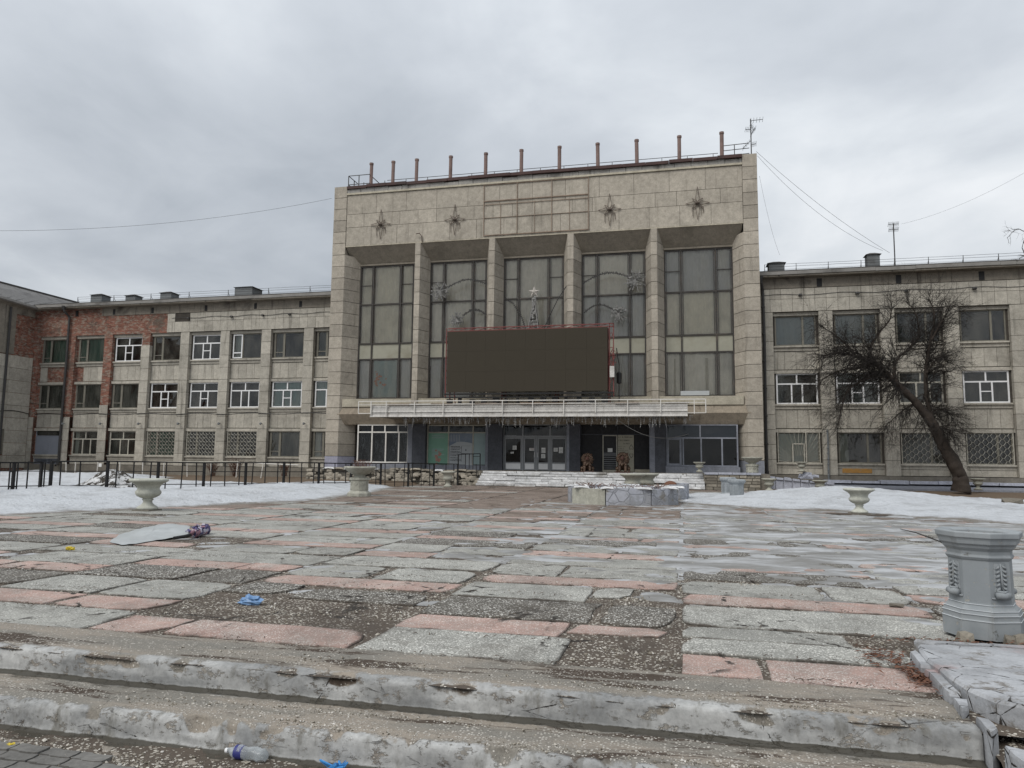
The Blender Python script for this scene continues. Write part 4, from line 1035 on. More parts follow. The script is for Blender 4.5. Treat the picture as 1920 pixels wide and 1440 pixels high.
def wing(root, lefts, xa, xb, kinds, brick_pier=lambda x, z: False, brick_x=None, mat='panel_wing', door=None):
    """three storeys of windows set back between stone-clad piers under a plain frieze"""
    w = 2.42; m_ = .14
    core = MB(); bcore = MB()
    ops = sorted((x - m_, x + w + m_) for x in lefts)
    # piers between the openings
    edges = [xa] + [v for o in ops for v in o] + [xb]
    piers = [(edges[i], edges[i + 1]) for i in range(0, len(edges), 2) if edges[i + 1] - edges[i] > .05]
    for (p0, p1) in piers:
        mid = (p0 + p1) / 2
        tgt = bcore if brick_x is not None and mid < brick_x + .5 else core
        tgt.box(p0 + (.02 if not brick_pier(mid, 9) else .0), p1 - (.02 if not brick_pier(mid, 9) else .0), YP + .05, YP + .75, -.2, 10.95)
        zs = gap(.85, 10.95, 11)
        if p1 - p0 < 2.2:
            for (z0, z1) in zs:
                if brick_pier(mid, (z0 + z1) / 2): continue
                panel('stone_panel', M[mat], root, p0, p1, YP + rw.uniform(0, .006), YP + .62, z0 + .012, z1 - .012)
    # frieze
    segs = [(xa, xb)] if brick_x is None else [(xa, brick_x), (brick_x, xb)]
    for i, (s0, s1) in enumerate(segs):
        (bcore if (brick_x is not None and i == 0) else core).box(s0, s1, YP + .05, YP + .55, 10.955, 13.1)
    x = xa if brick_x is None else brick_x
    for r, (z0, z1) in enumerate(((10.97, 11.76), (11.78, 12.42))):
        n = max(1, round((xb - x) / .66))
        for (q0, q1) in gap(x, xb, n):
            if brick_x is not None and q0 < brick_x + 1.4 and rw.random() < .5: continue
            panel('stone_panel', M[mat], root, q0 + .009, q1 - .009, YP - .012 + rw.uniform(0, .006), YP + .06, z0, z1)
    b = MB(); b.box(x if brick_x is None else brick_x - 6, xb, YP - .004, YP + .045, 12.46, 13.09); b.build('plaster_band', M['plaster'], root)
    # spandrels, sills and window heads
    for (o0, o1) in ops:
        tgt = bcore if brick_x is not None and o1 < brick_x - 2.6 else core
        bx = tgt is bcore
        for k, (lo, hi) in enumerate(((7.10, 8.84), (3.44, 5.19), (-.2, 1.58))):
            sill = MB()
            tgt.box(o0 - .01, o1 + .01, YP + .40, YP + .75, lo, hi)
            zt = hi - .02
            sill.box(o0 + .03, o1 - .03, YP + .16, YP + .42, hi - .10, hi - .003)
            sill.box(o0 + .02, o1 - .02, YP + .28, YP + .399, hi - .32, hi - .102)
            if k < 2:
                lo2, hi2 = lo + .26, hi - .36
                sill.box(o0 + .005, o1 - .005, YP + .20, YP + .397, lo - .0, lo + .20)
                for (q0, q1) in gap(o0 + .02, o1 - .02, 4):
                    if bx and (k == 0) and rw.random() < .75: continue
                    panel('stone_panel', M[mat], root, q0 + .009, q1 - .009, YP + .335, YP + .41, lo2, hi2)
            else:
                panel('stone_panel', M[mat], root, o0 + .02, o1 - .02, YP + .30, YP + .41, .88, hi - .34)
            sill.build('window_sill', M[mat], root)
        # head over the top window
        sill = MB(); sill.box(o0 + .005, o1 - .005, YP + .20, YP + .62, 10.74, 10.95); sill.build('window_lintel', M[mat], root)
        # side strips between the opening and the window frame
        for (z0, z1) in ROWS:
            tgt.box(o0 - .01, o0 + m_ + .01, YP + .32, YP + .70, z0, z1); tgt.box(o1 - m_ - .01, o1 + .01, YP + .321, YP + .70, z0, z1)
    core.build('wall', M['joint'], root)
    if bcore.v: bcore.build('brick_wall', M['brick'], root)
    for (col, row), spec in kinds.items():
        if spec is None: continue
        x = lefts[col]; z0, z1 = ROWS[row]
        win(root, x, x + w, z0, z1, YW, *spec)
    # plinth
    b = MB(); b.box(xa, xb, YP - .05, YP + .6, -.4, .84); b.build('plinth', M['plinth'], root)
    # eave, roof
    b = MB(); b.box(xa, xb, YP - .55, YP + .3, 13.10, 13.22); b.build('eave_soffit', M['plaster'], root)
    n = int((xb - xa) / 2.1)
    for (q0, q1) in gap(xa, xb, n):
        dz = rw.uniform(-.015, .015)
        panel('gutter_sheet', M['eave'], root, q0 + .004, q1 - .004, YP - .62, YP - .45, 13.20 + dz, 13.40 + dz)
    b = MB(); b.faces([(xa, YP - .6, 13.40), (xb, YP - .6, 13.40), (xb, YP + 7, 14.3), (xa, YP + 7, 14.3), (xa, YP - .6, 13.47), (xb, YP - .6, 13.47), (xb, YP + 7, 14.4), (xa, YP + 7, 14.4)],
        [(0, 3, 2, 1), (4, 5, 6, 7), (0, 1, 5, 4), (1, 2, 6, 5), (2, 3, 7, 6), (3, 0, 4, 7)])
    b.build('roof', M['roof'], root)
    b = MB(); b.box(xa, xb, YP + 7, YP + 7.3, -.3, 14.2); b.build('rear_wall', M['joint'], root)

# ------------------------------------------------------------------ left wing
LW = thing('left_wing', 'long three-storey wing left of the entrance block, red brick bared at its far end', 'building wing', (-37, 47.5, 0))
L0 = [-25.92 - 3.45 * i for i in range(8)]
G = 'fabric_green'
kindsL = {(7, 0): ('old', G), (6, 0): ('old', G), (5, 0): ('pvc',), (4, 0): ('old',), (3, 0): ('pvc',), (2, 0): ('old_pale',), (1, 0): ('oldr' if 0 else 'old',), (0, 0): ('old', 'fabric_dark'),
          (7, 1): ('old', 'fabric_dark'), (6, 1): ('old', 'fabric_dark'), (5, 1): ('old', 'fabric_dark'), (4, 1): ('pvc',), (3, 1): ('pvc',), (2, 1): ('pvc',), (1, 1): ('pvc', 'fabric_blue'), (0, 1): ('pvc', 'fabric_blue'),
          (7, 2): None, (6, 2): ('pvc_brown',), (5, 2): ('pvc_brown',), (4, 2): ('old', G, 'scroll'), (3, 2): ('old', None, 'scroll'), (2, 2): ('old', None, 'scroll'), (1, 2): ('old', 'fabric_dark'), (0, 2): ('old',)}
def bp(x, z):
    if x < -46 and z > 4.6: return True
    if -45 < x < -42.5 and z > 5.2: return True
    if -42.5 < x < -39.5 and z > 10.0: return True
    return False
wing(LW, L0, -50.9, -23.95, kindsL, bp, -38.4)
# grey double door with a dark transom at the far left
x0, x1 = L0[7] + .05, L0[7] + 2.4
b = MB(); b.box(x0, x1, YW - .05, YW + .05, .62, 3.0)
dr = b.build('door', M['door_grey'], LW)
b = MB(); b.box(x0, x1, YW - .07, YW - .05, 3.0, 3.06); b.box(x0 - .05, x0, YW - .08, YW + .06, .6, 3.44); b.box(x1, x1 + .05, YW - .08, YW + .06, .6, 3.44); b.box((x0 + x1) / 2 - .015, (x0 + x1) / 2 + .015, YW - .062, YW - .05, .64, 2.98); b.build('door_frame', M['mid_paint'], dr)
pane((x0, x1, YW, 3.06, 3.44), dr); room(dr, x0, x1, YW + .06, YW + 1, 3.0, 3.5)
b = MB(); b.box(x0 - .2, x1 + .2, YW - .02, YW + .3, 3.44, 3.6); b.build('door_lintel', M['plinth'], LW)
# vents under the eave, chimneys, wires
for x in (-46.9, -43.4, -39.9, -35.2, -31.0, -27.3):
    b = MB(); b.box(x, x + .22, YP - .02, YP + .05, 12.52, 12.96); b.build('vent_slot', M['black'], LW)
for (x, w, z1) in ((-46.4, 1.05, 14.35), (-43.1, .9, 14.15), (-39.9, 1.0, 14.25), (-33.3, 1.5, 14.4)):
    roof_stack(LW, x, w, 13.4, z1 + .22, 48.4)
rail_wires(LW, -47, -24.3, YP + .2, 13.5, step=3.4)
b = MB(); b.tube([(x_, YP - .03, 4.72 + .05 * math.sin(i * .9) + .04 * nz(i, 3)) for i, x_ in enumerate([-50 + 26 * t / 40 for t in range(41)])], .028, 5)
b.build('facade_cable', M['black'], LW)
b = MB(); b.tube([(x_, YP - .04, 12.05 + .05 * math.sin(i * 1.3)) for i, x_ in enumerate([-38 + 13.6 * t / 22 for t in range(23)])], .016, 4)
for x in (-36.5, -32.8, -30.2, -28.0): b.rock((x, YP - .1, 12.0), .09, .1, .06)
b.build('lamp_wire', M['dark_metal'], LW)
# rain pipe
def drain(root, x, ytop, ztop, z1, name='drainpipe', mat='tin', r=.09, bent=True):
    b = MB(); y = YP - .12
    pts = [(x - .15, ytop, ztop), (x - .12, ytop + .02, ztop - .35), (x, y, ztop - .75)] if bent else [(x, y, ztop)]
    pts += [(x + .02 * math.sin(k), y, ztop - .75 - (ztop - .75 - z1) * k / 6) for k in range(1, 7)]
    pts += [(x, y - .25, z1 - .22)]
    b.tube(pts, r, 8)
    for k in range(7): zz = z1 + (ztop - 1 - z1) * k / 6.5; b.lathe([(r + .015, 0), (r + .03, .03), (r + .015, .1)], 8, (x, y, zz))
    if bent: b.lathe([(.10, -.25), (.17, -.05), (.19, .05)], 8, (x - .15, ytop, ztop))
    return b.build(name, M[mat], root, smooth_=False)
drain(LW, -47.35, YP - .55, 13.2, .95, mat='dark_metal')
# graffiti scribble and small wall lamps are too faint to read; lamp brackets on the piers
for i in range(7):
    x = L0[i] - .5
    b = MB(); b.tube([(x, YP, 4.0), (x, YP - .22, 4.04)], .02, 4); b.lathe([(.02, .05), (.08, 0), (.09, -.1), (.03, -.13)], 8, (x, YP - .24, 4.02)); b.build('wall_lamp', M['tin'], LW)

# ------------------------------------------------------------------ projecting block at the far left
LB = thing('side_block', 'grey panelled block projecting at the left edge, brick bared under its sloping roof', 'building', (-52, 44, 0))
bx = -50.62
b = MB(); b.box(-58, bx - .06, 30, 48.6, -.3, 13.1); b.build('wall', M['brick'], LB)
for j, (z0, z1) in enumerate(gap(.5, 13.1, 13)):
    for i, (y0, y1) in enumerate(gap(37.5, 47.5, 5)):
        if 9.2 < (z0 + z1) / 2 < 12.9 and y0 > 43: continue
        if 1.3 < (z0 + z1) / 2 < 3.6 and i == 3: continue
        panel('stone_panel', M['panel_wing'], LB, bx - .08, bx + rw.uniform(0, .006), y0 + .01, y1 - .01, z0 + .012, z1 - .012)
b = MB(); b.box(bx - .075, bx - .003, 43.0, 45.75, 9.3, 13.1); b.box(bx - .075, bx - .0035, 45.751, 47.4, 12.5, 13.1); b.build('plaster_patch', M['plaster'], LB)
b = MB(); yy0, yy1 = 43.55, 45.45
for (q0, q1, z0, z1) in ((yy0, yy0 + .1, 1.6, 3.45), (yy1 - .1, yy1, 1.6, 3.45), (yy0, yy1, 1.55, 1.65), (yy0, yy1, 3.4, 3.5), (yy0 + .9, yy0 + 1.0, 1.6, 3.45)):
    b.box(bx - .05, bx + .004, q0, q1, z0, z1)
wf = b.build('window', M['old_wood'], LB)
b = MB(); b.poly([(bx - .03, yy0, 1.6), (bx - .03, yy1, 1.6), (bx - .03, yy1, 3.45), (bx - .03, yy0, 3.45)]); b.build('pane', M['glass'], wf)
b = MB(); b.poly([(bx - .055, yy0, 1.6), (bx - .055, yy1, 1.6), (bx - .055, yy1, 3.45), (bx - .055, yy0, 3.45)]); b.build('blind', M['fabric_dark'], wf)
e0, e1 = at_x(-160, 510, bx + .45), at_x(77, 580, bx + .45)
r0, r1 = at_x(-180, 486, -54.6), at_x(146, 571, -54.6)
b = MB(); th = Vector((0, 0, .12))
b.faces([e0, e1, r1, r0, e0 + th, e1 + th, r1 + th, r0 + th], [(0, 3, 2, 1), (4, 5, 6, 7), (0, 1, 5, 4), (1, 2, 6, 5), (2, 3, 7, 6), (3, 0, 4, 7)])
b.build('roof', M['old_tin'], LB)
b = MB(); b.tube([r0 + Vector((0, 0, .12)), r1 + Vector((0, 0, .12))], .16, 4); b.build('ridge_board', M['roof'], LB)
b = MB(); b.faces([e0, e1, Vector((bx - .03, e1.y, 12.95)), Vector((bx - .03, e0.y, 12.95))], [(0, 1, 2, 3)]); b.poly([e1, r1, Vector((bx - .5, e1.y + .2, 12.9)), Vector((bx - .03, e1.y, 12.95))]); b.build('eave_soffit', M['plaster'], LB)
b = MB(); b.tube([e0, e1], .13, 5); b.build('gutter', M['eave'], LB)
b = MB()
for k in range(14):
    t = k / 13.0
    p, q = e0.lerp(e1, t) + th * 1.1, r0.lerp(r1, t) + th * 1.1
    b.tube([p, q], .035, 3)
b.build('roof_seam', M['eave'], LB)
b = MB(); b.tube([(bx + .12, 45.1, 12.9), (bx + .12, 45.1, 4), (bx + .12, 45.1, .9)], .09, 7); b.build('drainpipe', M['dark_metal'], LB)
b = MB(); b.tube([(bx + .03, 47.5 - k * .5, 4.75 + .18 * math.sin(k * .55)) for k in range(20)], .03, 5); b.build('facade_cable', M['black'], LB)

# ------------------------------------------------------------------ right wing
RW = thing('right_wing', 'three-storey wing with stone panels to the right of the entrance block, behind the bare tree', 'building wing', (13, 47.5, 0))
R0 = [5.69 + 3.49 * j for j in range(5)]
kindsR = {(0, 0): ('lilac', 'fabric_slate'), (1, 0): ('lilac', 'fabric_slate'), (2, 0): ('lilac', 'fabric_dark'), (3, 0): ('oldr',), (4, 0): ('oldr',),
          (0, 1): ('pvc',), (1, 1): ('pvc', 'fabric_slate'), (2, 1): ('pvc_brown', 'fabric_dark'), (3, 1): ('pvc',), (4, 1): ('pvc',),
          (0, 2): ('oldr', 'fabric_warm', 'ray'), (1, 2): ('oldr',), (2, 2): ('oldr', 'fabric_dark', 'hex'), (3, 2): ('oldr', None, 'hex'), (4, 2): ('oldr', None, 'hex')}
wing(RW, R0, 4.75, 22.6, kindsR)
for x in (8.2, 12.7, 17.2):
    b = MB(); b.box(x, x + .3, YP - .02, YP + .05, 12.48, 13.0); b.build('vent_slot', M['black'], RW)
roof_stack(RW, 5.5, .95, 13.4, 14.5, 48.4); roof_stack(RW, 11.35, .72, 13.4, 14.75, 48.4)
rail_wires(RW, 5.2, 22.4, YP + .5, 13.55, step=1.9)
drain(RW, 4.98, YP - .5, 13.1, .95, mat='dark_metal')
drain(RW, 8.5, YP - .3, 3.6, .5, bent=False, r=.05)
b = MB(); b.tube([(x_, YP - .03, 12.03 + .05 * math.sin(i * 1.1)) for i, x_ in enumerate([5 + 17 * t / 26 for t in range(27)])], .016, 4)
for x in (7.2, 10.5, 13.2, 16.9): b.rock((x, YP - .1, 11.98), .1, .1, .06)
b.build('lamp_wire', M['dark_metal'], RW)
b = MB(); b.box(9.35, 11.0, YP + .26, YP + .2985, 1.0, 1.27); b.build('painted_patch', M['orange'], RW)
# sloping grey apron and broken coping along the foot of the right wing
AP = thing('wing_apron', 'low grey apron wall with broken coping slabs along the foot of the right wing', 'low wall', (13, 46.6, 0))
b = MB(); b.faces([(8.0, 45.9, -.1), (22, 45.9, -.1), (22, 45.9, .16), (8.0, 45.9, .18), (8.0, 47.45, .40), (22, 47.45, .38)], [(0, 1, 2, 3), (3, 2, 5, 4)])
b.build('apron', M['mid_paint'], AP)
for (q0, q1) in gap(8.1, 22, 9):
    panel('coping_slab', M['pale_blue'], AP, q0 + .02, q1 - .02, 46.8 + rw.uniform(-.05, .05), 47.48, .42 + rw.uniform(-.02, .02), .60 + rw.uniform(-.06, .05), .03)
# ------------------------------------------------------------------ the tall entrance block
MBk = thing('entrance_block', 'tall concrete entrance block with four fins, five tall window bays and a blank panelled attic', 'building', (-9.6, 46, 0))
YF, YG = 46.0, 47.05
# pylons and fins: stacked stone blocks over a core
def stack(root, poly, zs, mat, inset=.02, name='stone_block', low=None):
    cx = sum(p[0] for p in poly) / len(poly); cy = sum(p[1] for p in poly) / len(poly)
    core = MB(); core.prism([(p[0] + (cx - p[0]) * inset * 2.2, p[1] + (.03 if p[1] < YF + .5 else 0)) for p in poly], zs[0][0], zs[-1][1] - .01)
    core.build('fin_core', M['joint'], root)
    key = {}
    for (z0, z1) in zs:
        m_ = mat
        if low is not None and z1 < 2.5: m_ = low
        k = (m_, round(z1 - z0, 3))
        if k not in key:
            b = MB(); b.prism([(x - cx, y - cy) for x, y in poly], .016, z1 - z0 - .016); key[k] = b.mesh(name, M[m_])
        o = link(name, key[k], root, Vector((cx + rw.uniform(-.006, .006), cy + rw.uniform(-.006, .004), z0)) - ORG[root.name])
zp = gap(.85, 20.78, 24)
stack(MBk, [(-24.0, YF), (-23.04, YF), (-22.30, YG), (-22.30, YG + .3), (-24.0, YG + .3)], [z for z in zp if z[1] < 16.5], 'panel', low='lilac')
stack(MBk, [(3.80, YF), (4.68, YF), (4.68, YG + .3), (3.18, YG + .3), (3.18, YG)], [z for z in zp if z[1] < 16.5], 'panel', low='mid_paint')
stack(MBk, [(-24.0, YF), (-23.04, YF), (-23.04, YG + .3), (-24.0, YG + .3)], [z for z in zp if z[1] > 16.5], 'panel')
stack(MBk, [(3.80, YF), (4.68, YF), (4.68, YG + .3), (3.80, YG + .3)], [z for z in zp if z[1] > 16.5], 'panel')
FINS = [-17.6, -12.33, -7.02, -1.67]
zf = gap(5.08, 16.36, 13)
for c in FINS:
    stack(MBk, [(c - .19, YF), (c + .19, YF), (c + .58, YG), (c + .58, YG + .2), (c - .58, YG + .2), (c - .58, YG)], zf, 'panel')
# attic
b = MB(); b.box(-23.03, 3.79, YF + .10, YG, 16.40, 20.12); b.build('attic_core', M['joint'], MBk)
for (z0, z1), n in zip(((16.41, 17.75), (17.75, 18.70), (18.70, 20.10)), (14, 20, 12)):
    for (q0, q1) in gap(-23.03, 3.79, n):
        panel('stone_panel', M['attic'], MBk, q0 + .010, q1 - .010, YF + .055 + rw.uniform(0, .007), YF + .12, z0 + .013, z1 - .013)
b = MB(); b.box(-23.03, 3.79, YF + .03, YF + .11, 16.34, 16.405); b.build('attic_drip_edge', M['ledge'], MBk)
b = MB(); b.box(-23.03, 3.79, YF - .03, YF + .6, 20.115, 20.24); b.build('attic_ledge', M['ledge'], MBk)
for (q0, q1) in gap(-23.03, 3.79, 26):
    panel('coping_block', M['coping'], MBk, q0 + .012, q1 - .012, YF + .02 + rw.uniform(0, .05), YF + .6, 20.25, 20.55 + rw.uniform(-.06, .03), .01)
b = MB()
for (q0, q1) in gap(-23.03, 3.79, 18):
    dz, dy = rw.uniform(-.03, .03), rw.uniform(-.05, .04)
    b.box(q0 + .01, q1 - .003, YF - .10 + dy, YF + 1.2, 20.56 + dz, 20.76 + dz)
b.build('roof_flashing', M['flash'], MBk)
# sloping soffit over the bays
b = MB(); b.faces([(-23.0, YF + .08, 16.34), (3.75, YF + .08, 16.34), (3.6, YG + .02, 15.30), (-22.9, YG + .02, 15.30), (-23, YG + .3, 15.30), (3.75, YG + .3, 15.30), (3.75, YG + .3, 16.5), (-23, YG + .3, 16.5)],
    [(0, 1, 2, 3), (3, 2, 5, 4), (4, 5, 6, 7)]); b.build('soffit', M['soffit'], MBk)
b = MB(); b.box(-22.4, 3.3, YG - .06, YG + .06, 15.18, 15.30); b.build('window_head', M['soffit'], MBk)
# tall windows
BAYS = [(-22.30, FINS[0] - .58), (FINS[0] + .58, FINS[1] - .58), (FINS[1] + .58, FINS[2] - .58), (FINS[2] + .58, FINS[3] - .58), (FINS[3] + .58, 3.18)]
YH = YG + .06
curt = [('fabric_warm', 'fabric_warm', 'fabric_slate'), ('fabric_grey', 'fabric_grey', 'fabric_slate'), ('fabric_grey', 'fabric_grey', 'fabric_slate'), ('fabric_grey', 'fabric_slate', 'fabric_slate'), ('fabric_slate', 'fabric_warm', 'fabric_grey')]
for bi, (x0, x1) in enumerate(BAYS):
    b = MB(); w = x1 - x0; a, c = x0 + w * .25, x0 + w * .755
    b.box(x0 + .0, x0 + .09, YH - .06, YH + .06, 5.66, 15.19); b.box(x1 - .09, x1, YH - .06, YH + .06, 5.66, 15.19)
    for q in (a, c):
        b.box(q - .05, q + .05, YH - .07, YH + .06, 5.66, 15.19)
    for q in (5.70, 8.46, 9.57, 12.37, 15.13):
        b.box(x0 + .09, x1 - .09, YH - .05, YH + .05, q - .05, q + .05)
    for q in (13.75,):
        b.box(x0 + .09, a - .065, YH - .03, YH + .03, q - .025, q + .025); b.box(c + .065, x1 - .09, YH - .03, YH + .03, q - .025, q + .025)
    for (m0, m1) in ((x0 + .09, a - .065), (a + .065, c - .065), (c + .065, x1 - .09)):      # thin inner lines of the sashes
        for (z0, z1) in ((5.75, 8.40), (9.62, 12.31), (12.43, 15.07)):
            b.box(m0 + .04, m0 + .075, YH + .0, YH + .045, z0, z1); b.box(m1 - .075, m1 - .04, YH + .0, YH + .045, z0, z1)
    f = b.build('window', M['brown_frame'], MBk)
    for (m0, m1) in ((x0 + .05, a), (a, c), (c, x1 - .05)):
        for (z0, z1) in ((5.7, 8.45), (9.57, 12.36), (12.38, 15.13)): pane((m0, m1, YH + .01, z0, z1), f, 'glass_hall')
        bb = MB(); bb.box(m0, m1, YH + .012, YH + .05, 8.47, 9.56); bb.build('spandrel_panel', M['spandrel'], f)
    for (z0, z1), mt in zip(((12.4, 15.2), (9.6, 12.4), (5.7, 8.45)), curt[bi]):
        curtain(f, x0 + .05, x1 - .05, YH + .16, z0, z1, mt, .07, 7, seed=bi * 3 + z0)
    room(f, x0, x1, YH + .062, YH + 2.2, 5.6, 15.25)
    if bi == 0:
        bb = MB(); bb.box(a + .18, c - .10, YH + .05, YH + .06, 5.8, 8.35); o = bb.build('window_banner', M['aqua_board'], f)
        M['orange_splash'] = plain('orange_print', (0.42, 0.17, 0.09), 0.7, var=0.6, scale=6, dirt=(0.3, 0.36, 0.34), dirt_amt=0.6)
        bb = MB()
        for k in range(26):
            px_, pz_ = a + .32 + abs(rw.gauss(0, .3)), 6.9 + rw.gauss(0, .32)
            s_ = rw.uniform(.04, .15); bb.poly([(px_ - s_, YH + .048 - k * .0002, pz_), (px_, YH + .048 - k * .0002, pz_ - s_ * .6), (px_ + s_ * .8, YH + .048 - k * .0002, pz_ + .03), (px_ + .02, YH + .048 - k * .0002, pz_ + s_)])
        bb.build('banner_splash', M['orange_splash'], f)
    if bi == 4:
        bb = MB(); bb.box(x0 + .95, x0 + 2.7, YH - .14, YH - .08, 5.72, 6.0); bb.build('white_board', M['pale_board'], f)
        bb = MB()
        for q in (x0 + .5, x0 + 2.5): bb.box(q, q + .16, YH + .12, YH + .16, 5.7, 8.1)
        bb.build('inner_door_frame', M['pale_wood'], f)
# ledge under the tall windows and stained beam over the ground floor
b = MB(); b.box(-22.9, 3.6, YF + .12, YG + .1, 5.06, 5.60); b.build('window_ledge', M['ledge'], MBk)
b = MB(); b.faces([(-23.2, YF + .22, 5.05), (4.0, YF + .22, 5.05), (4.0, YF - .02, 4.55), (-23.2, YF - .02, 4.55), (4.0, YF + .35, 3.86), (-23.2, YF + .35, 3.86), (4, YG + .2, 3.86), (-23.2, YG + .2, 3.86), (4, YG + .2, 5.05), (-23.2, YG + .2, 5.05)],
    [(3, 2, 1, 0), (5, 4, 2, 3), (7, 6, 4, 5), (0, 1, 8, 9)]); b.build('entrance_beam', M['beam'], MBk)
# side walls, roof, back
b = MB(); b.box(-24.0, -23.7, YG + .31, 66, -.3, 20.4); b.box(4.38, 4.68, YG + .31, 66, -.3, 20.4); b.box(-24, 4.68, 66, 66.3, -.3, 20.4); b.build('side_wall', M['plaster'], MBk)
b = MB(); b.box(-23.69, 4.37, YG + .02, 66, 20.1, 20.4); b.build('roof', M['roof'], MBk)
# rusted angle frame of an old sign on the attic
b = MB(); yy = YF + .015
X_ = [-12.93, -11.77, -10.63, -9.45, -8.28, -7.1, -5.86]
def fb(x0, z0, x1, z1, w=.05): b.bar((x0, yy, z0), (x1, yy, z1), w)
for i, x in enumerate(X_): fb(x, 16.52, x + rw.uniform(-.02, .02), 20.1 if i % 2 == 0 else 18.75, .042 if i % 2 == 0 else .024)
for z, w in ((20.08, .045), (18.93, .055), (18.68, .03), (16.55, .055), (17.76, .025)): fb(-12.93, z, -5.86, z, w)
tag(b.build('old_sign_frame', M['rust_pale'], org=(-9.4, yy, 16.5)), 'rust-stained angle-iron frame left on the middle of the upper wall', 'sign frame')
# eight-pointed stars
def star_orn():
    b = MB()
    def diamond(ang, L, w):
        ca, sa = math.cos(ang), math.sin(ang)
        pts = [(0, 0), (L * .28, w), (L, 0), (L * .28, -w)]
        P3 = [(p * ca - q * sa, -.07 - (.10 if i in (1, 3) else 0) * 0, p * sa + q * ca) for i, (p, q) in enumerate(pts)]
        for i in range(4): b.tube([P3[i], P3[(i + 1) % 4]], .019, 4)
    for k in range(4): diamond(R_(90 * k), (1.08, .74)[0 if k % 2 else 1], .13)
    for k in range(4): diamond(R_(45 + 90 * k), .46, .09)
    b.lathe([(.12, -.05), (.15, 0), (.12, .05)], 10, (0, -.1, 0))
    for k in range(5): x = rw.uniform(-.4, .4); b.tube([(x, -.03, -.2), (x + .03, -.03, -.6 - rw.random() * .5)], .010, 3)
    return b
sm = star_orn().mesh('star_ornament', M['rust'])
for (x, z, l) in ((-20.39, 17.81, 'outermost rusty eight-pointed star on the left half of the upper wall'), (-14.97, 17.79, 'rusty eight-pointed star just left of the sign frame on the upper wall'),
                  (-4.47, 17.77, 'rusty eight-pointed star just right of the sign frame on the upper wall'), (1.06, 17.8, 'outermost rusty eight-pointed star by the right pylon, loose wires below')):
    tag(link('star_ornament', sm, None, (x, YF + .05, z)), l, 'star ornament', 'star ornaments on the upper wall')
# pipe posts along the roof edge
PX = [-21.46, -19.80, -18.04, -15.53, -13.0, -10.48, -7.87, -5.28, -2.73, -.03, 2.62]
ORD = ['first', 'second', 'third', 'fourth', 'fifth', 'sixth', 'seventh', 'eighth', 'ninth', 'tenth', 'eleventh']
b = MB(); b.tube([(0, 0, 0), (0, 0, .9), (0.01, 0, 1.78)], .125, 10); b.lathe([(.125, 1.66), (.15, 1.67), (.15, 1.80), (.12, 1.80)], 10)
pm_ = b.mesh('roof_pole', M['pole'], smooth_=False)
for i, x in enumerate(PX):
    o = link('roof_pole', pm_, None, (x, 46.5, 20.76)); o.rotation_euler = (rw.uniform(-.012, .012), rw.uniform(-.012, .012), rw.uniform(0, 6))
    tag(o, '%s reddish pipe post from the left on the roof edge' % ORD[i], 'pipe post', 'pipe posts on the roof edge')
# thin railing along the roof
b = MB(); yr = 46.9
xs = [-22.2 + 1.62 * i for i in range(16)]
for x in xs: b.bar((x, yr, 20.4), (x, yr, 21.35), .035)
b.bar((-20.4, yr, 21.35), (2.4, yr, 21.35), .03)
for (p, q) in (((-23.1, 46.3), (-23.1, 48)), ((-23.1, 46.3), (-21.5, 46.3)), ((-21.5, 46.3), (-21.5, 48))):
    for z in (21.0, 21.65): b.bar((*p, z), (*q, z), .04)
for p in ((-23.1, 46.3), (-23.1, 47.2), (-22.3, 46.3)): b.bar((*p, 20.4), (*p, 21.65), .05)
for z in (21.0, 21.35, 21.68): b.bar((2.6, 46.6, z), (4.3, 46.6, z + .05), .035)
b.bar((3.4, 46.6, 20.5), (3.4, 46.6, 21.7), .05)
b.build('roof_railing', M['dark_metal'], MBk)
b = MB(); b.tube([(-17.3, YF - .02, 16.4), (-17.3, YF - .1, 16.75), (-17.45, YF - .15, 16.95), (-17.7, YF - .16, 16.92)], .035, 6); b.build('hook', M['rust'], MBk)
# antennas
def antenna(name, x, y, z0, z1, label, spars):
    t = thing(name, label, 'antenna', (x, y, z0))
    b = MB(); b.tube([(x, y, z0), (x, y, z1)], .035, 6); b.build('mast', M['dark_metal'], t)
    b = MB()
    for (z, L, a, w) in spars:
        b.bar((x, y, z), (x + L * math.cos(a), y + L * math.sin(a), z + w), .03)
        for k in range(5):
            q = k / 4 * L; px_, py_ = x + q * math.cos(a), y + q * math.sin(a)
            b.bar((px_ - .12 * math.sin(a), py_ + .12 * math.cos(a), z + w * k / 4 - .12), (px_ + .12 * math.sin(a), py_ - .12 * math.cos(a), z + w * k / 4 + .12), .016)
    b.build('aerial', M['tin'], t)
antenna('roof_antenna', 4.42, 46.6, 20.78, 23.3, 'cluttered aerial mast on top of the right pylon', [(23.2, .75, .1, .05), (22.6, -.35, .3, .0), (22.3, .3, .2, .4), (21.9, -.5, .1, -.5), (21.6, .3, 0, .05), (23.0, .2, .5, -.4)])
antenna('roof_antenna', 13.35, 50, 13.4, 17.0, 'tall thin aerial mast rising from the roof of the right wing', [(16.95, .3, .0, 0), (16.95, -.3, .0, 0), (16.6, .28, 0, 0), (16.6, -.28, 0, 0)])

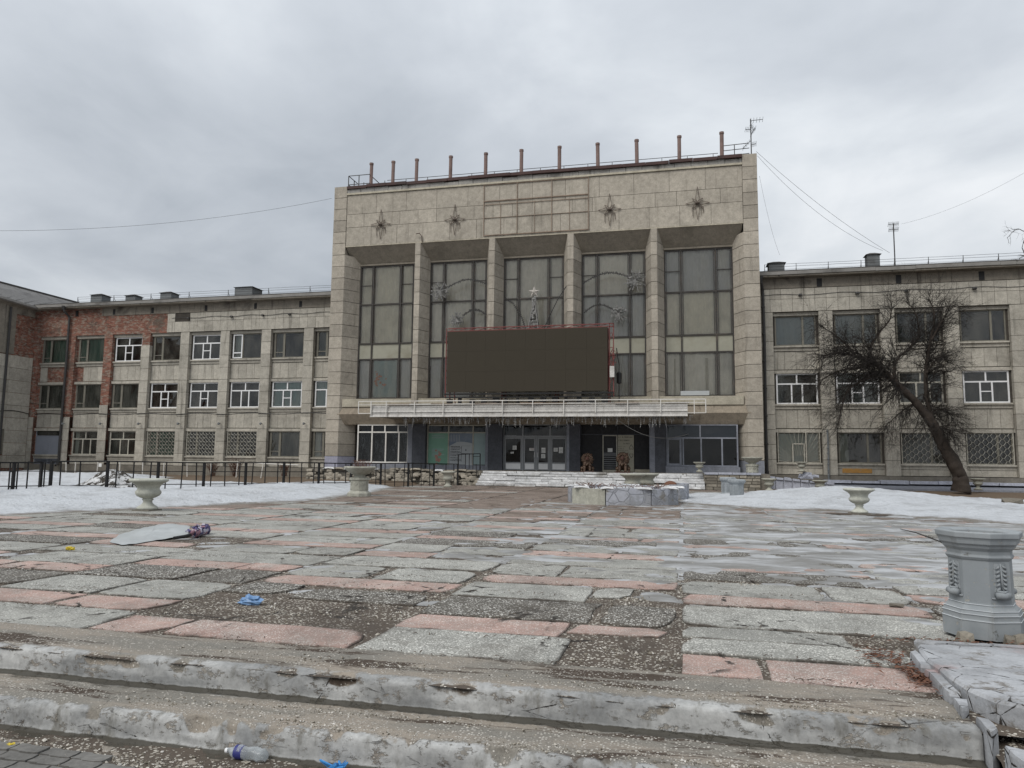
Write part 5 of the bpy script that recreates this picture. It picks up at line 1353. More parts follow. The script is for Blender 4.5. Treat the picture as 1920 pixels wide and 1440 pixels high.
# ------------------------------------------------------------------ ground floor under the canopy
FZ = .88
def pillar(x0, x1, y0, y1, mat='grey_paint'):
    b = MB(); b.box(x0, x1, y0, y1, FZ - .1, 3.87); return b.build('pillar', M[mat], MBk)
for (x0, x1, lite) in ((-17.98, -16.75, 0), (-12.58, -11.47, 0), (-7.23, -6.38, 0), (-2.05, -1.08, 0)):
    pillar(x0, x1, YF + .05, YG)
    b = MB(); b.box(x0 - .012, x0 + .32, YF + .03, YF + .6, FZ - .1, 3.868) if lite == 0 and x0 < -12.7 or x0 > -2.2 else b.box(x0 - .012, x0 + .16, YF + .03, YF + .6, FZ - .1, 3.868)
    b.build('pillar_edge', M['mid_paint'], MBk)
def shopwin(x0, x1, z0, z1, y, zt, uppers, lowers, frame='pale_wood', t=.09, gl='glass_shop', depth=1.8):
    b = MB()
    b.box(x0, x0 + t, y - .05, y + .05, z0, z1); b.box(x1 - t, x1, y - .05, y + .05, z0, z1); b.box(x0 + t, x1 - t, y - .048, y + .05, z0, z0 + t); b.box(x0 + t, x1 - t, y - .048, y + .05, z1 - t * .6, z1)
    b.box(x0 + t, x1 - t, y - .045, y + .045, zt - t / 2, zt + t / 2)
    for q in uppers: b.box(q - t / 2, q + t / 2, y - .043, y + .043, zt + t / 2, z1 - t * .6)
    for q in lowers: b.box(q - t / 2, q + t / 2, y - .043, y + .043, z0 + t, zt - t / 2)
    f = b.build('window', M[frame], MBk)
    for L, za, zb in ((uppers, zt, z1), (lowers, z0, zt)):
        e_ = [x0] + list(L) + [x1]
        for i in range(len(e_) - 1): pane((e_[i] + .02, e_[i + 1] - .02, y + .005, za, zb), f, gl)
    room(f, x0, x1, y + .052, y + depth, z0, z1)
    return f
# bay 1: shop window with plastic film hung inside
f = shopwin(-21.7, -17.98, 1.26, 3.84, YF + .22, 3.33, [-20.63, -19.7, -18.75], [-20.63, -19.62, -18.68], 'white_tube')
curtain(f, -21.6, -18.05, YF + .36, 1.3, 3.3, 'film', .05, 3, name='plastic_film')
b = MB(); b.box(-21.9, -17.9, YF + .02, YF + .7, .70, 1.25); b.build('window_parapet', M['mid_paint'], MBk)
# bay 5: glazed shop front, upper lights blanked with grey sheet
f = shopwin(-1.06, 3.22, 1.28, 3.84, YF + .22, 3.02, [1.0], [.0 - .02, 1.05, 2.28], 'mid_paint', .085)
b = MB()
b.poly([(-1.0, YF + .28, 3.06), (.96, YF + .28, 3.06), (.96, YF + .28, 3.8), (-1.0, YF + .28, 3.8)]); b.poly([(1.04, YF + .28, 3.06), (3.16, YF + .28, 3.06), (3.16, YF + .28, 3.8), (1.04, YF + .28, 3.8)])
b.build('blanking_sheet', M['frosted'], f)
b = MB(); b.box(-1.0, -.12, YF + .14, YF + .18, 1.32, 1.45); b.box(-1.0, -.88, YF + .14, YF + .18, 1.45, 2.9); b.box(-.24, -.12, YF + .14, YF + .18, 1.45, 2.9); b.box(-1.0, -.12, YF + .14, YF + .18, 2.9, 3.0); b.build('sash', M['mid_paint'], f)
b = MB(); b.box(-1.08, 3.3, YF + .02, YF + .7, .70, 1.27); b.build('window_parapet', M['mid_paint'], MBk)
# bay 2: boarded with posters
y = YF + .42
b = MB()
for q in (-16.73, -15.27, -13.57, -12.66): b.box(q, q + .08, y - .05, y + .05, FZ, 3.84)
for q0, q1 in ((-16.65, -15.27), (-15.19, -13.57), (-13.49, -12.66)): b.box(q0, q1, y - .045, y + .045, 3.28, 3.36); b.box(q0, q1, y - .045, y + .045, 3.76, 3.84)
f = b.build('window', M['pale_wood'], MBk)
for q0, q1 in ((-16.65, -15.27), (-15.19, -13.57), (-13.49, -12.66)): pane((q0, q1, y, 3.36, 3.76), f, 'glass_shop')
room(f, -16.7, -12.6, y + .052, y + .9, 3.3, 3.84)
b = MB(); b.box(-16.65, -15.27, y - .01, y + .03, FZ + .32, 3.28); gb = b.build('green_board', M['green_board'], f)
b = MB()
for z in (3.08, 2.95): b.box(-16.4, -15.5, y - .014, y - .012, z, z + .05)
for k in range(6): b.box(-16.4, -16.4 + rw.uniform(.3, .9), y - .014, y - .012, 1.75 + k * .09, 1.79 + k * .09)
b.build('board_stripes', M['aqua_board'], gb)
M['rose'] = plain('reddish_flower_print', (0.36, 0.19, 0.15), 0.7, var=0.6, scale=18, dirt=(0.42, 0.36, 0.32), dirt_amt=0.6)
b = MB()
for k in range(16):
    cx, cz, s_ = -15.95 + rw.gauss(0, .12), 1.65 + rw.gauss(0, .22), rw.uniform(.06, .13)
    b.poly([(cx + s_ * math.cos(t), y - .016 - k * .0003, cz + s_ * math.sin(t)) for t in (0, 1.2, 2.4, 3.9, 5.1)])
b.build('flower_print', M['rose'], gb, kind='stuff')
b = MB(); b.box(-15.19, -13.57, y - .01, y + .03, FZ + .3, 3.28); pb = b.build('poster', M['blue_board'], f)
b = MB()
for k in range(7): b.box(-15.15 + k * .11, -15.12 + k * .11, y - .016, y - .013, 2.72, 3.2)
b.build('poster_stripes', M['pale_board'], pb)
b = MB(); pts = [(-15.15, FZ + .3), (-13.6, FZ + .3), (-13.6, 2.62)] + [(-13.6 - 1.55 * k / 6, 2.62 + .1 * math.sin(math.pi * k / 6) - (.10 if k > 4 else 0)) for k in range(1, 6)] + [(-15.15, 2.44)]
b.faces([(x, y - .03, z) for x, z in pts] + [(x, y - .012, z) for x, z in pts], [tuple(range(len(pts)))] + [(i, (i + 1) % len(pts), len(pts) + (i + 1) % len(pts), len(pts) + i) for i in range(len(pts))])
ps = b.build('price_list', M['pale_board'], f)
b = MB()
z = 2.38
while z > 1.35:                                                # dark rows of print, too small in the photograph to read
    L = rw.uniform(.45, .78); x = -15.08
    while x < -15.08 + L:
        w_ = rw.uniform(.05, .12); b.box(x, x + w_, y - .036, y - .033, z, z + rw.uniform(.030, .05)); x += w_ + .02
    z -= rw.choice((.095, .10, .13))
for q in ((-14.32, -13.72, 1.92, 1.95), (-14.32, -13.72, 2.44, 2.45), (-14.33, -14.31, 1.4, 2.45), (-14.05, -13.98, 2.12, 2.22)): b.box(q[0], q[1], y - .036, y - .033, q[2], q[3])
b.build('printed_rows', M['ink'], ps)
b = MB(); b.box(-13.49, -12.66, y - .01, y + .03, FZ + .35, 3.28); b.build('aqua_board', M['aqua_board'], f)
b = MB(); b.box(-16.9, -12.5, y - .12, y + .5, FZ - .2, FZ + .3); b.build('window_parapet', M['mid_paint'], MBk)
# bay 3: glazed entrance doors
y = YF + .45
X3 = [-11.45, -10.13, -9.25, -8.35, -7.25]
X3 = [-11.45, -10.17, -9.27, -8.37, -7.25]
b = MB()
for q in X3: b.box(q - .05, q + .05, y - .06, y + .06, FZ, 3.06)
for q in (-11.45, -10.17, -8.37, -7.25): b.box(q - .045, q + .045, y - .05, y + .05, 3.14, 3.86)
b.box(-11.45, -7.25, y - .055, y + .055, 3.04, 3.14); b.box(-11.4, -7.3, y - .05, y + .05, 3.80, 3.86)
f = b.build('entrance_glazing', M['door_alu'], MBk)
for q0, q1 in ((-11.4, -10.21), (-10.13, -8.41), (-8.33, -7.3)): pane((q0, q1, y, 3.14, 3.8), f, 'glass_shop')
for i in range(4):
    q0, q1 = X3[i] + .05, X3[i + 1] - .05; d = .012
    b = MB()
    b.box(q0 + d, q0 + .1, y - .035, y + .035, FZ + .03, 3.03); b.box(q1 - .1, q1 - d, y - .035, y + .035, FZ + .03, 3.03)
    b.box(q0 + .1, q1 - .1, y - .033, y + .033, 2.93, 3.03); b.box(q0 + .1, q1 - .1, y - .033, y + .033, FZ + .03, FZ + .10); b.box(q0 + .1, q1 - .1, y - .033, y + .033, FZ + .46, FZ + .54)
    dd = b.build('door', M['door_alu'], MBk)
    b = MB(); b.box(q0 + .1, q1 - .1, y - .02, y + .02, FZ + .10, FZ + .46); b.build('kick_plate', M['pvc'], dd)
    pane((q0 + .1, q1 - .1, y, FZ + .54, 2.93), dd, 'glass_shop')
    if i in (1, 2):
        b = MB(); xh = q1 - .06 if i == 1 else q0 + .06
        b.tube([(xh, y - .035, 1.75), (xh, y - .10, 1.75), (xh, y - .10, 2.05), (xh, y - .035, 2.05)], .018, 6); b.build('handle', M['pvc'], dd)
    notes = {0: [(.55, 2.25, .26, .26), (.42, 2.0, .2, .12)], 1: [(.38, 2.2, .44, .17)], 2: [(.28, 2.05, .26, .34), (.27, 1.72, .26, .26)], 3: [(.18, 2.15, .26, .24), (.52, 2.05, .26, .38)]}[i]
    b = MB()
    for (a, z, w_, h_) in notes: b.box(q0 + a, q0 + a + w_, y - .012, y - .006, z - .03, z + h_ - .03)
    nn = b.build('notice', M['paper'], dd)
    b = MB()
    for (a, z, w_, h_) in notes:
        for k in range(3): b.box(q0 + a + .04, q0 + a + w_ - .05, y - .0145, y - .0125, z + .02 + k * h_ * .25, z + .035 + k * h_ * .25)
    b.build('notice_print', M['red' if i == 1 else 'ink'], nn)
room(f, -11.45, -7.25, y + .065, y + 3.5, FZ, 3.86)
# bay 4: charcoal boards, grated door, hand-painted board
y = YF + .5
b = MB(); b.box(-6.37, -5.02, y - .02, y + .04, FZ, 3.2); b.box(-3.02, -2.06, y - .02, y + .04, FZ + .18, 3.2); b.box(-6.37, -2.06, y + .0, y + .04, 3.26, 3.84); b.build('charcoal_panel', M['charcoal'], MBk)
b = MB(); b.box(-3.0, -2.06, y - .08, y + .1, FZ, FZ + .17); b.build('door_sill', M['ledge'], MBk)
b = MB()
for q in (-6.37, -5.05, -4.05, -3.02): b.box(q, q + .03, y - .03, y - .002, 3.26, 3.84)
b.box(-6.37, -2.06, y - .03, y - .002, 3.20, 3.255); b.build('panel_trim', M['grey_paint'], MBk)
b = MB(); b.box(-5.0, -4.94, y - .06, y + .02, FZ, 3.19); b.box(-4.14, -4.08, y - .06, y + .02, FZ, 3.19); b.box(-4.94, -4.14, y - .055, y + .02, 3.13, 3.19); b.box(-5.0, -4.08, y - .07, y + .02, FZ - .02, FZ + .12)
dd = b.build('door', M['pale_wood'], MBk)
b = MB(); b.box(-4.94, -4.14, y - .02, y + .01, FZ + .12, 3.13); b.build('door_leaf', M['charcoal'], dd)
b = MB()
for k in range(6): b.box(-4.93, -4.15, y - .05, y - .03, FZ + .22 + k * .135, FZ + .25 + k * .135)
b.box(-4.93, -4.15, y - .055, y - .03, FZ + 1.03, FZ + 1.08); b.box(-4.93, -4.15, y - .05, y - .03, FZ + 1.15, FZ + 1.18); b.build('door_slat', M['door_alu'], dd)
b = MB(); b.box(-4.68, -4.38, y - .03, y - .022, 2.12, 2.36); b.build('notice', M['paper'], dd)
b = MB(); b.box(-4.04, -3.04, y - .06, y - .03, FZ + .02, 3.19); hb = b.build('painted_board', M['cream_board'], MBk)
b = MB(); rk = random.Random(5)
def scribble(x0, x1, z, h):
    x = x0
    while x < x1:                                               # brush-written words; illegible in the photograph
        w_ = rk.uniform(.03, .07); y_ = y - .064
        b.bar((x, y_, z - h / 2), (x + w_ * .6, y_, z + h / 2), .016)
        if rk.random() < .7: b.bar((x + w_ * .6, y_, z + h / 2), (x + w_, y_, z - h * .4), .012)
        x += w_ + (.03 if rk.random() < .8 else .08)
scribble(-4.0, -3.12, 3.06, .10); scribble(-4.0, -3.3, 2.86, .10); scribble(-3.68, -3.3, 2.66, .10)
for k in range(11): scribble(-4.0, -3.38 - .25 * (k in (0, 1)) + rk.uniform(-.06, .04), 2.46 - k * .115, .035)
for (cx, cz, s_, fl) in ((-3.2, 2.35, .13, 1), (-3.2, 1.98, .12, -1)):
    pts = [(cx, y - .064, cz + fl * s_ * 1.9), (cx + s_, y - .064, cz + fl * s_ * .3), (cx + s_ * .8, y - .064, cz - fl * s_ * .35), (cx, y - .064, cz - fl * .02), (cx - s_ * .8, y - .064, cz - fl * s_ * .35), (cx - s_, y - .064, cz + fl * s_ * .3)]
    if fl < 0: pts = [(p[0], p[1], p[2]) for p in pts]
    for i in range(6): b.bar(pts[i], pts[(i + 1) % 6], .02)
b.build('brush_writing', M['ink'], hb)

# ------------------------------------------------------------------ canopy
CN = thing('entrance_canopy', 'long pale ribbed canopy over the entrance with a thin white rail along its edge', 'canopy', (-9.5, 44, 4.1))
cx0, cx1, cy0 = -19.2, .25, 42.55
b = MB(); b.box(cx0 + .05, cx1 - .05, cy0 + .08, YF + .1, 4.20, 4.42); b.box(cx0 + .05, cx1 - .05, cy0 + .08, YF - .3, 4.42, 4.90); b.build('slab', M['soffit'], CN)
for i, (z0, z1) in enumerate(((4.14, 4.30), (4.30, 4.42), (4.42, 4.58), (4.58, 4.72), (4.72, 4.86))):
    b = MB(); o_ = (0, .035, .0, .03, .05)[i]
    b.faces([(cx0, cy0 + o_, z0), (cx1, cy0 + o_, z0), (cx1, cy0 + o_ + .03, z1 - .012), (cx0, cy0 + o_ + .03, z1 - .012), (cx0, cy0 + .12, z0), (cx1, cy0 + .12, z0), (cx1, cy0 + .12, z1 - .012), (cx0, cy0 + .12, z1 - .012)],
        [(0, 1, 2, 3), (4, 5, 1, 0), (3, 2, 6, 7), (0, 3, 7, 4), (1, 5, 6, 2)])
    b.build('fascia_rib', M['fascia'], CN)
for (q0, q1) in gap(cx0 - .2, cx1 + .1, 14):
    if rw.random() < .12: continue
    panel('edge_sheet', M['rust_pale'] if rw.random() < .45 else M['fascia'], CN, q0 + .01, q1 - .01, cy0 - .03 + rw.uniform(0, .05), cy0 + .7, 4.90 + rw.uniform(-.03, .02), 4.96 + rw.uniform(-.02, .03), .012)
b = MB()
for k in range(20):
    x = cx0 - .75 + k * 1.87
    if x > cx1 + 1.1: break
    b.bar((x, cy0 - .07, 4.26 if k % 2 else 4.36), (x, cy0 - .07, 5.12), .045)
b.bar((cx0 - .75, cy0 - .07, 5.12), (cx1 + 1.0, cy0 - .07, 5.10), .05); b.bar((cx0 - .75, cy0 - .075, 4.9), (cx1 + 1.0, cy0 - .075, 4.9), .03)
b.bar((cx0 - .75, cy0 - .07, 4.36), (cx0 + .1, cy0 - .07, 4.36), .05); b.bar((cx1, cy0 - .07, 4.32), (cx1 + 1.0, cy0 - .07, 4.32), .035); b.bar((cx1 + 1.0, cy0 - .07, 4.32), (cx1 + 1.0, cy0 - .07, 5.1), .05)
b.bar((cx0 + .1, cy0 - .07, 4.36), (cx0 + .1, cy0 - .07, 5.12), .06)
b.build('canopy_rail', M['white_tube'], CN)
b = MB()
for k in range(17):
    x = cx0 + 2.0 + k * 1.06; b.lathe([(.02, .02), (.17, .02), (.17, -.05), (.12, -.06)], 10, (x, cy0 + .9, 4.19))
b.build('ceiling_light', M['black'], CN)
# garland of thin light strings hanging from the canopy edge
b = MB(); rg = random.Random(8)
for k in range(330):
    x = rg.uniform(cx0 + 1.8, cx1 + .1); x = x + .25 * math.sin(x * 2.1); L = rg.choice((.12, .2, .3, .42, .6)) * rg.uniform(.7, 1.2); y_ = cy0 + .18 + rg.uniform(0, .25)
    b.tube([(x, y_, 4.19), (x + rg.uniform(-.02, .02), y_, 4.19 - L * .5), (x + rg.uniform(-.05, .05), y_, 4.19 - L)], .009, 3, False)
    for q in range(int(L / .1)): b.rock((x + rg.uniform(-.03, .03), y_, 4.17 - q * .1), .02, .018, .026, rg)
tag(b.build('light_garland', M['strings'], org=(-9.5, 42.8, 4.1)), 'tangled curtain of fairy-light strings hanging under the canopy edge', 'light garland')
b = MB(); b.tube([(-4.0 + 4.3 * t, cy0 + .4 + 2.8 * t * t, 4.15 - 1.6 * math.sin(t * 2.1) * (1 - t * .35)) for t in [i / 16 for i in range(17)]], .016, 4)
tag(b.build('loose_cable', M['tinsel'], org=(-4, 43, 4.1)), 'pale loose cable sagging from the canopy in front of the charcoal boards', 'cable')

# ------------------------------------------------------------------ the big screen standing on the canopy
SC = thing('display_screen', 'big blank dark-brown display screen in a rusty red frame standing on the canopy', 'display screen', (-9.4, 43.6, 4.9))
sx0, sx1, sz0, sz1, sy = -14.5, -4.38, 5.74, 9.60, 43.5
for i, (q0, q1) in enumerate(gap(sx0, sx1, 8)):
    for j, (z0, z1) in enumerate(gap(sz0, sz1, 3)):
        panel('screen_panel', M['screen'], SC, q0 + .002, q1 - .002, sy + rw.uniform(0, .003), sy + .18, z0 + .002, z1 - .002, .001)
b = MB(); b.box(sx0 + .05, sx1 - .05, sy + .19, sy + .34, sz0 + .05, sz1 - .05); b.build('screen_back', M['black'], SC)
b = MB(); u = sy + .25
for z in (sz1 + .06, sz1 + .24):
    b.bar((sx0 - .05, u, z), (sx1 + .36, u, z), .06)
n = 16
for i in range(n): x = sx0 + (sx1 - sx0) * i / n; b.bar((x, u, sz1 + .06), (x + (sx1 - sx0) / n, u + .02, sz1 + .24), .035)
for x in (sx0 - .14, sx1 + .1, sx1 + .34): b.bar((x, u, sz0 - .35), (x, u, sz1 + .26), .06)
for k in range(9): z = sz0 + k * .44; b.bar((sx1 + .1, u, z), (sx1 + .34, u, z + (.44 if k % 2 else 0)), .035); b.bar((sx0 - .14, u, z), (sx0, u + .02, z + .2), .03)
for x in (sx0 + .1, -11, -7.6, sx1): b.bar((x, u + .2, 4.9), (x, u + .2, sz1), .07); b.bar((x, u + 1.4, 4.9), (x, u + .2, 8.6), .06)
b.build('frame', M['red'], SC)
b = MB(); b.bar((sx0 - .12, sy + .06, sz0 - .12), (sx1 + .36, sy + .06, sz0 - .12), .10); b.bar((sx0 - .12, sy + .08, sz0 - .34), (sx1 + .34, sy + .08, sz0 - .34), .07)
for k in range(14): x = sx0 + k * .75; b.box(x, x + rw.uniform(.12, .4), sy + .1, sy + .3, sz0 - .72, sz0 - rw.uniform(.36, .45))
b.build('support_beam', M['black'], SC)
b = MB(); b.box(sx1 + .13, sx1 + .40, sy + .02, sy + .16, 6.55, 7.22); b.build('cabinet', M['fascia'], SC)
b = MB()
for k in range(40): p = Vector((sx1 + .3 + rw.gauss(0, .12), u - .05, 7.7 + rw.gauss(0, .35))); b.tube([p, p + Vector((rw.uniform(-.2, .2), rw.uniform(-.1, .1), rw.uniform(-.3, .2)))], .014, 3, False)
b.build('cable_tangle', M['red'], SC)
b = MB(); b.tube([(-3.75, 44.2, 5.0), (-3.75, 44.2, 7.4), (-3.9, 44.2, 8.4)], .03, 5); b.lathe([(.05, 0), (.15, .05), (.16, .65), (.06, .75)], 8, (-3.75, 44.2, 6.2)); b.build('hanging_lamp', M['black'], SC)

# ------------------------------------------------------------------ festive light figures in front of the tall windows
def comet(cx, cz, r, tail, label, seed):
    t = thing('comet_light', label, 'light figure', (cx, YF + .3, cz), 'comet light figures on the fins')
    rg = random.Random(seed); y_ = YF + .35; b = MB()
    for k in range(80):
        a = rg.uniform(0, 6.283); L = r * rg.uniform(.35, 1.0)
        p0 = Vector((cx + .1 * r * math.cos(a), y_, cz + .1 * r * math.sin(a))); p1 = Vector((cx + L * math.cos(a), y_ + rg.uniform(-.12, .12), cz + L * math.sin(a)))
        b.tube([p0, p0.lerp(p1, .6) + Vector((rg.uniform(-.06, .06), 0, rg.uniform(-.06, .06))), p1], rg.uniform(.010, .020), 3, False)
        b.rock(p1, .032, .025, .032, rg)
    for k in range(8):
        a = k * .785 + .3; b.bar((cx, y_, cz), (cx + r * 1.15 * math.cos(a), y_, cz + r * 1.15 * math.sin(a)), .035)
    b.build('burst', M['tinsel'], t)
    b = MB(); pts = [Vector((p[0], y_, p[1])) for p in tail]
    sp = []
    for i in range(len(pts) - 1):
        for q in range(6): sp.append(pts[i].lerp(pts[i + 1], q / 6))
    sp.append(pts[-1])
    b.tube(sp, .03, 4)
    for i, p in enumerate(sp):
        for k in range(2): b.tube([p, p + Vector((rg.uniform(-.05, .05), 0, rg.uniform(.03, .12) * (1 if k else -1)))], .018, 3, False)
    b.build('tail', M['tinsel_dark'], t)
def arc(x0, z0, x1, z1, h, n=9):
    return [(x0 + (x1 - x0) * i / n, z0 + (z1 - z0) * i / n + h * math.sin(math.pi * i / n)) for i in range(n + 1)]
comet(-16.05, 12.95, .62, arc(-15.5, 13.2, -12.75, 13.3, .42), 'upper comet light with tinsel burst in the second window bay', 1)
comet(-14.8, 10.95, .48, arc(-14.4, 11.2, -12.75, 11.2, .38), 'lower comet light just above the left end of the screen', 2)
comet(-2.9, 13.1, .66, arc(-6.2, 13.1, -3.3, 13.35, .45), 'upper comet light with tinsel burst in the fourth window bay', 3)
comet(-3.95, 10.95, .52, arc(-6.2, 11.1, -4.3, 11.25, .42), 'lower comet light just above the right end of the screen', 4)
t = thing('tinsel_tower', 'slim tinsel-wound tower with a silver five-pointed star on top, above the middle of the screen', 'light figure', (-9.4, 45.9, 9.6))
b = MB()
for s_ in (-1, 1):
    for q in (-1, 1): b.tube([(-9.4 + s_ * .40, 45.9 + q * .3, 9.6), (-9.4 + s_ * .10, 45.9 + q * .08, 11.5), (-9.4 + s_ * .05, 45.9 + q * .04, 12.2)], .03, 4)
for k in range(26):
    z = 9.6 + k * .1; w_ = .40 - .30 * min(1, k / 19); b.tube([(-9.4 + w_ * math.cos(t_ * 1.05 + k), 45.9 + w_ * .7 * math.sin(t_ * 1.05 + k), z + .03 * t_ + rw.uniform(-.02, .02)) for t_ in range(7)], .026, 3, False)
    for q in range(5): a = rw.uniform(0, 6.28); b.rock((-9.4 + w_ * math.cos(a), 45.9 + w_ * .7 * math.sin(a), z + .05), .05, .04, .05)
b.build('tower', M['tinsel'], t)
b = MB(); vs = []
for k in range(10):
    a = math.pi / 2 + k * math.pi / 5; q = .42 if k % 2 == 0 else .17; vs.append((-9.4 + q * math.cos(a), 45.9, 12.5 + q * math.sin(a)))
vs += [(-9.4, 45.78, 12.5), (-9.4, 46.02, 12.5)]
b.faces(vs, [(i, (i + 1) % 10, 10) for i in range(10)] + [((i + 1) % 10, i, 11) for i in range(10)]); b.build('star', M['silver'], t)
for (pts) in ([(-11.5, 12.3), (-10.9, 11.9), (-10.3, 10.9), (-9.9, 9.7)], [(-7.3, 13.0), (-7.9, 12.1), (-8.5, 10.9), (-8.9, 9.9)]):
    b = MB(); P3 = [Vector((p[0], YF + .4, p[1])) for p in pts]; b.tube(P3, .03, 4)
    for i in range(3):
        for q in range(9):
            p = P3[i].lerp(P3[i + 1], q / 9); b.tube([p + Vector((-.07, 0, -.04)), p + Vector((.07, 0, .05))], .02, 3, False)
    b.build('garland_arm', M['tinsel_dark'], t)
# ------------------------------------------------------------------ entrance steps and terraces
ES = thing('entrance_steps', 'broad flight of chipped white-painted stone steps up to the entrance', 'steps', (-5.5, 43.2, 0))
rt = random.Random(31)
SXa, SXb, SY = -12.2, 1.15, 42.5
b = MB(); b.box(SXa + .1, SXb - .05, SY + .12, 44.4, -.2, .12)
for k in range(6): b.box(SXa + .1, SXb - .05, SY + .10 + k * .3, 44.45, .0 + k * .147, .10 + k * .147)
b.build('step_core', M['plinth'], ES)
for k in range(6):
    x = SXa
    while x < SXb - .2:
        L = min(rt.uniform(1.1, 2.3), SXb - x)
        if SXb - x - L < .5: L = SXb - x
        z1 = .147 * (k + 1)
        if not (k < 3 and rt.random() < .10):
            bb = MB(); y0 = SY + k * .3 + rt.uniform(-.03, .04); dz = rt.uniform(-.03, .012)
            n = max(3, int(L / .18)); top, bot = [], []
            for i in range(n + 1):
                xx = x + .015 + (L - .03) * i / n; c = max(0, fbm(xx * 2.2, k * 3.1, 4)) * .16
                top.append((xx, y0 + c, z1 + dz - c * .35)); bot.append((xx, y0 + c * .2 + .02, z1 + dz - .125))
            back = [(xx, SY + k * .3 + .36, z1 + dz) for (xx, _, _) in top]
            m = n + 1
            bb.faces(top + bot + back, [(i, m + i, m + i + 1, i + 1) for i in range(n)][::1] + [(i, i + 1, 2 * m + i + 1, 2 * m + i) for i in range(n)] + [(0, 2 * m, m), (n, m + n, 2 * m + n)])
            bb.build('step_slab', M['white_paint'], ES)
        x += L
TP = thing('terrace', 'stone terrace in front of the shop windows, its rubble facing broken and spilling', 'terrace', (-10, 44.5, 0))
b = MB(); b.box(-24.2, -12.22, 43.9, 47.1, -.2, .86); b.box(-12.2, 1.1, 44.3, 47.1, -.2, .875); b.box(1.1, 4.7, 43.3, 47.1, -.2, .90); b.build('terrace_body', M['plinth'], TP)
def rubble(x0, x1, y, z0, z1, n, sz, mat, slope=.0, name='stone'):
    for k in range(n):
        x = rt.uniform(x0, x1); t = rt.random(); z = z0 + (z1 - z0) * t
        s_ = rt.uniform(.6, 1.3) * sz
        bb = MB(); bb.rock((x, y - slope * (1 - t) + rt.uniform(-.05, .05), z), s_, s_ * .55, s_ * rt.uniform(.35, .7), rt)
        bb.build(name, M[mat], TP)
rubble(-24.2, -12.3, 43.85, .05, .8, 190, .17, 'rubble', .55)
rubble(-24.2, -12.3, 43.1, .0, .12, 60, .11, 'rubble', .7)
for k in range(16):                                            # broken coping slabs along the terrace edge
    x = -24 + k * .75; 
    if rt.random() < .25: continue
    bb = MB(); bb.rock((x, 43.95 + rt.uniform(-.1, .1), .86 + rt.uniform(-.04, .05)), rt.uniform(.3, .42), .28, .06, rt, .12); bb.build('coping_slab', M['rubble' if rt.random() < .6 else 'white_paint'], TP)
# squared rubble wall right of the steps
for j, (z0, z1) in enumerate(gap(-.02, .84, 5)):
    x = 1.14 + (j % 2) * .1
    while x < 4.1:
        L = rt.uniform(.3, .75)
        panel('stone', M['rubble'], TP, x, min(x + L - .03, 4.15), 43.16 + rt.uniform(-.04, .04), 43.4, z0 + .014, z1 - .014, .02)
        x += L
for (q0, q1) in gap(1.12, 4.2, 4): panel('coping_slab', M['pale_blue'], TP, q0 + .01, q1 - .01, 43.08 + rt.uniform(-.03, .03), 43.7, .86, .97 + rt.uniform(-.02, .02), .015)
# wall at the foot of the left wing: dark crumbling base
# low pale blue wall sloping down to the right
PB = thing('low_wall', 'low pale-blue painted wall with a cracked coping, sloping down right of the entrance terrace', 'low wall', (6, 44, 0))
n = 9
for i in range(n):
    xa_, xb_ = 4.15 + 4.0 * i / n, 4.15 + 4.0 * (i + 1) / n; za = .82 - .33 * i / n; zb = .82 - .33 * (i + 1) / n
    bb = MB(); j_ = .012
    bb.faces([(xa_ + j_, 43.9, -.2), (xb_ - j_, 43.9, -.2), (xb_ - j_, 44.3, -.2), (xa_ + j_, 44.3, -.2), (xa_ + j_, 43.9, za - .13), (xb_ - j_, 43.9, zb - .13), (xb_ - j_, 44.3, zb - .13), (xa_ + j_, 44.3, za - .13)],
        [(0, 3, 2, 1), (4, 5, 6, 7), (0, 1, 5, 4), (1, 2, 6, 5), (2, 3, 7, 6), (3, 0, 4, 7)])
    bb.build('wall_block', M['pale_blue'], PB)
    bb = MB(); d1, d2 = rt.uniform(-.05, .05), rt.uniform(-.05, .05)
    bb.faces([(xa_ + .03, 43.8, za - .12), (xb_ - .03, 43.82, zb - .12), (xb_ - .03, 44.4, zb - .1), (xa_ + .03, 44.4, za - .12), (xa_ + .03, 43.8, za + d1), (xb_ - .03, 43.82, zb + d2), (xb_ - .03, 44.4, zb + d1), (xa_ + .03, 44.4, za + d2)],
        [(0, 3, 2, 1), (4, 5, 6, 7), (0, 1, 5, 4), (1, 2, 6, 5), (2, 3, 7, 6), (3, 0, 4, 7)])
    bb.build('coping_slab', M['pale_blue'], PB)
for k in range(9):
    bb = MB(); bb.rock((6.0 + rt.uniform(0, 1.3), 44.1, .82 + rt.uniform(-.1, .12)), rt.uniform(.1, .25), .2, rt.uniform(.05, .14), rt, .3); bb.build('broken_coping', M['pale_blue'], PB)

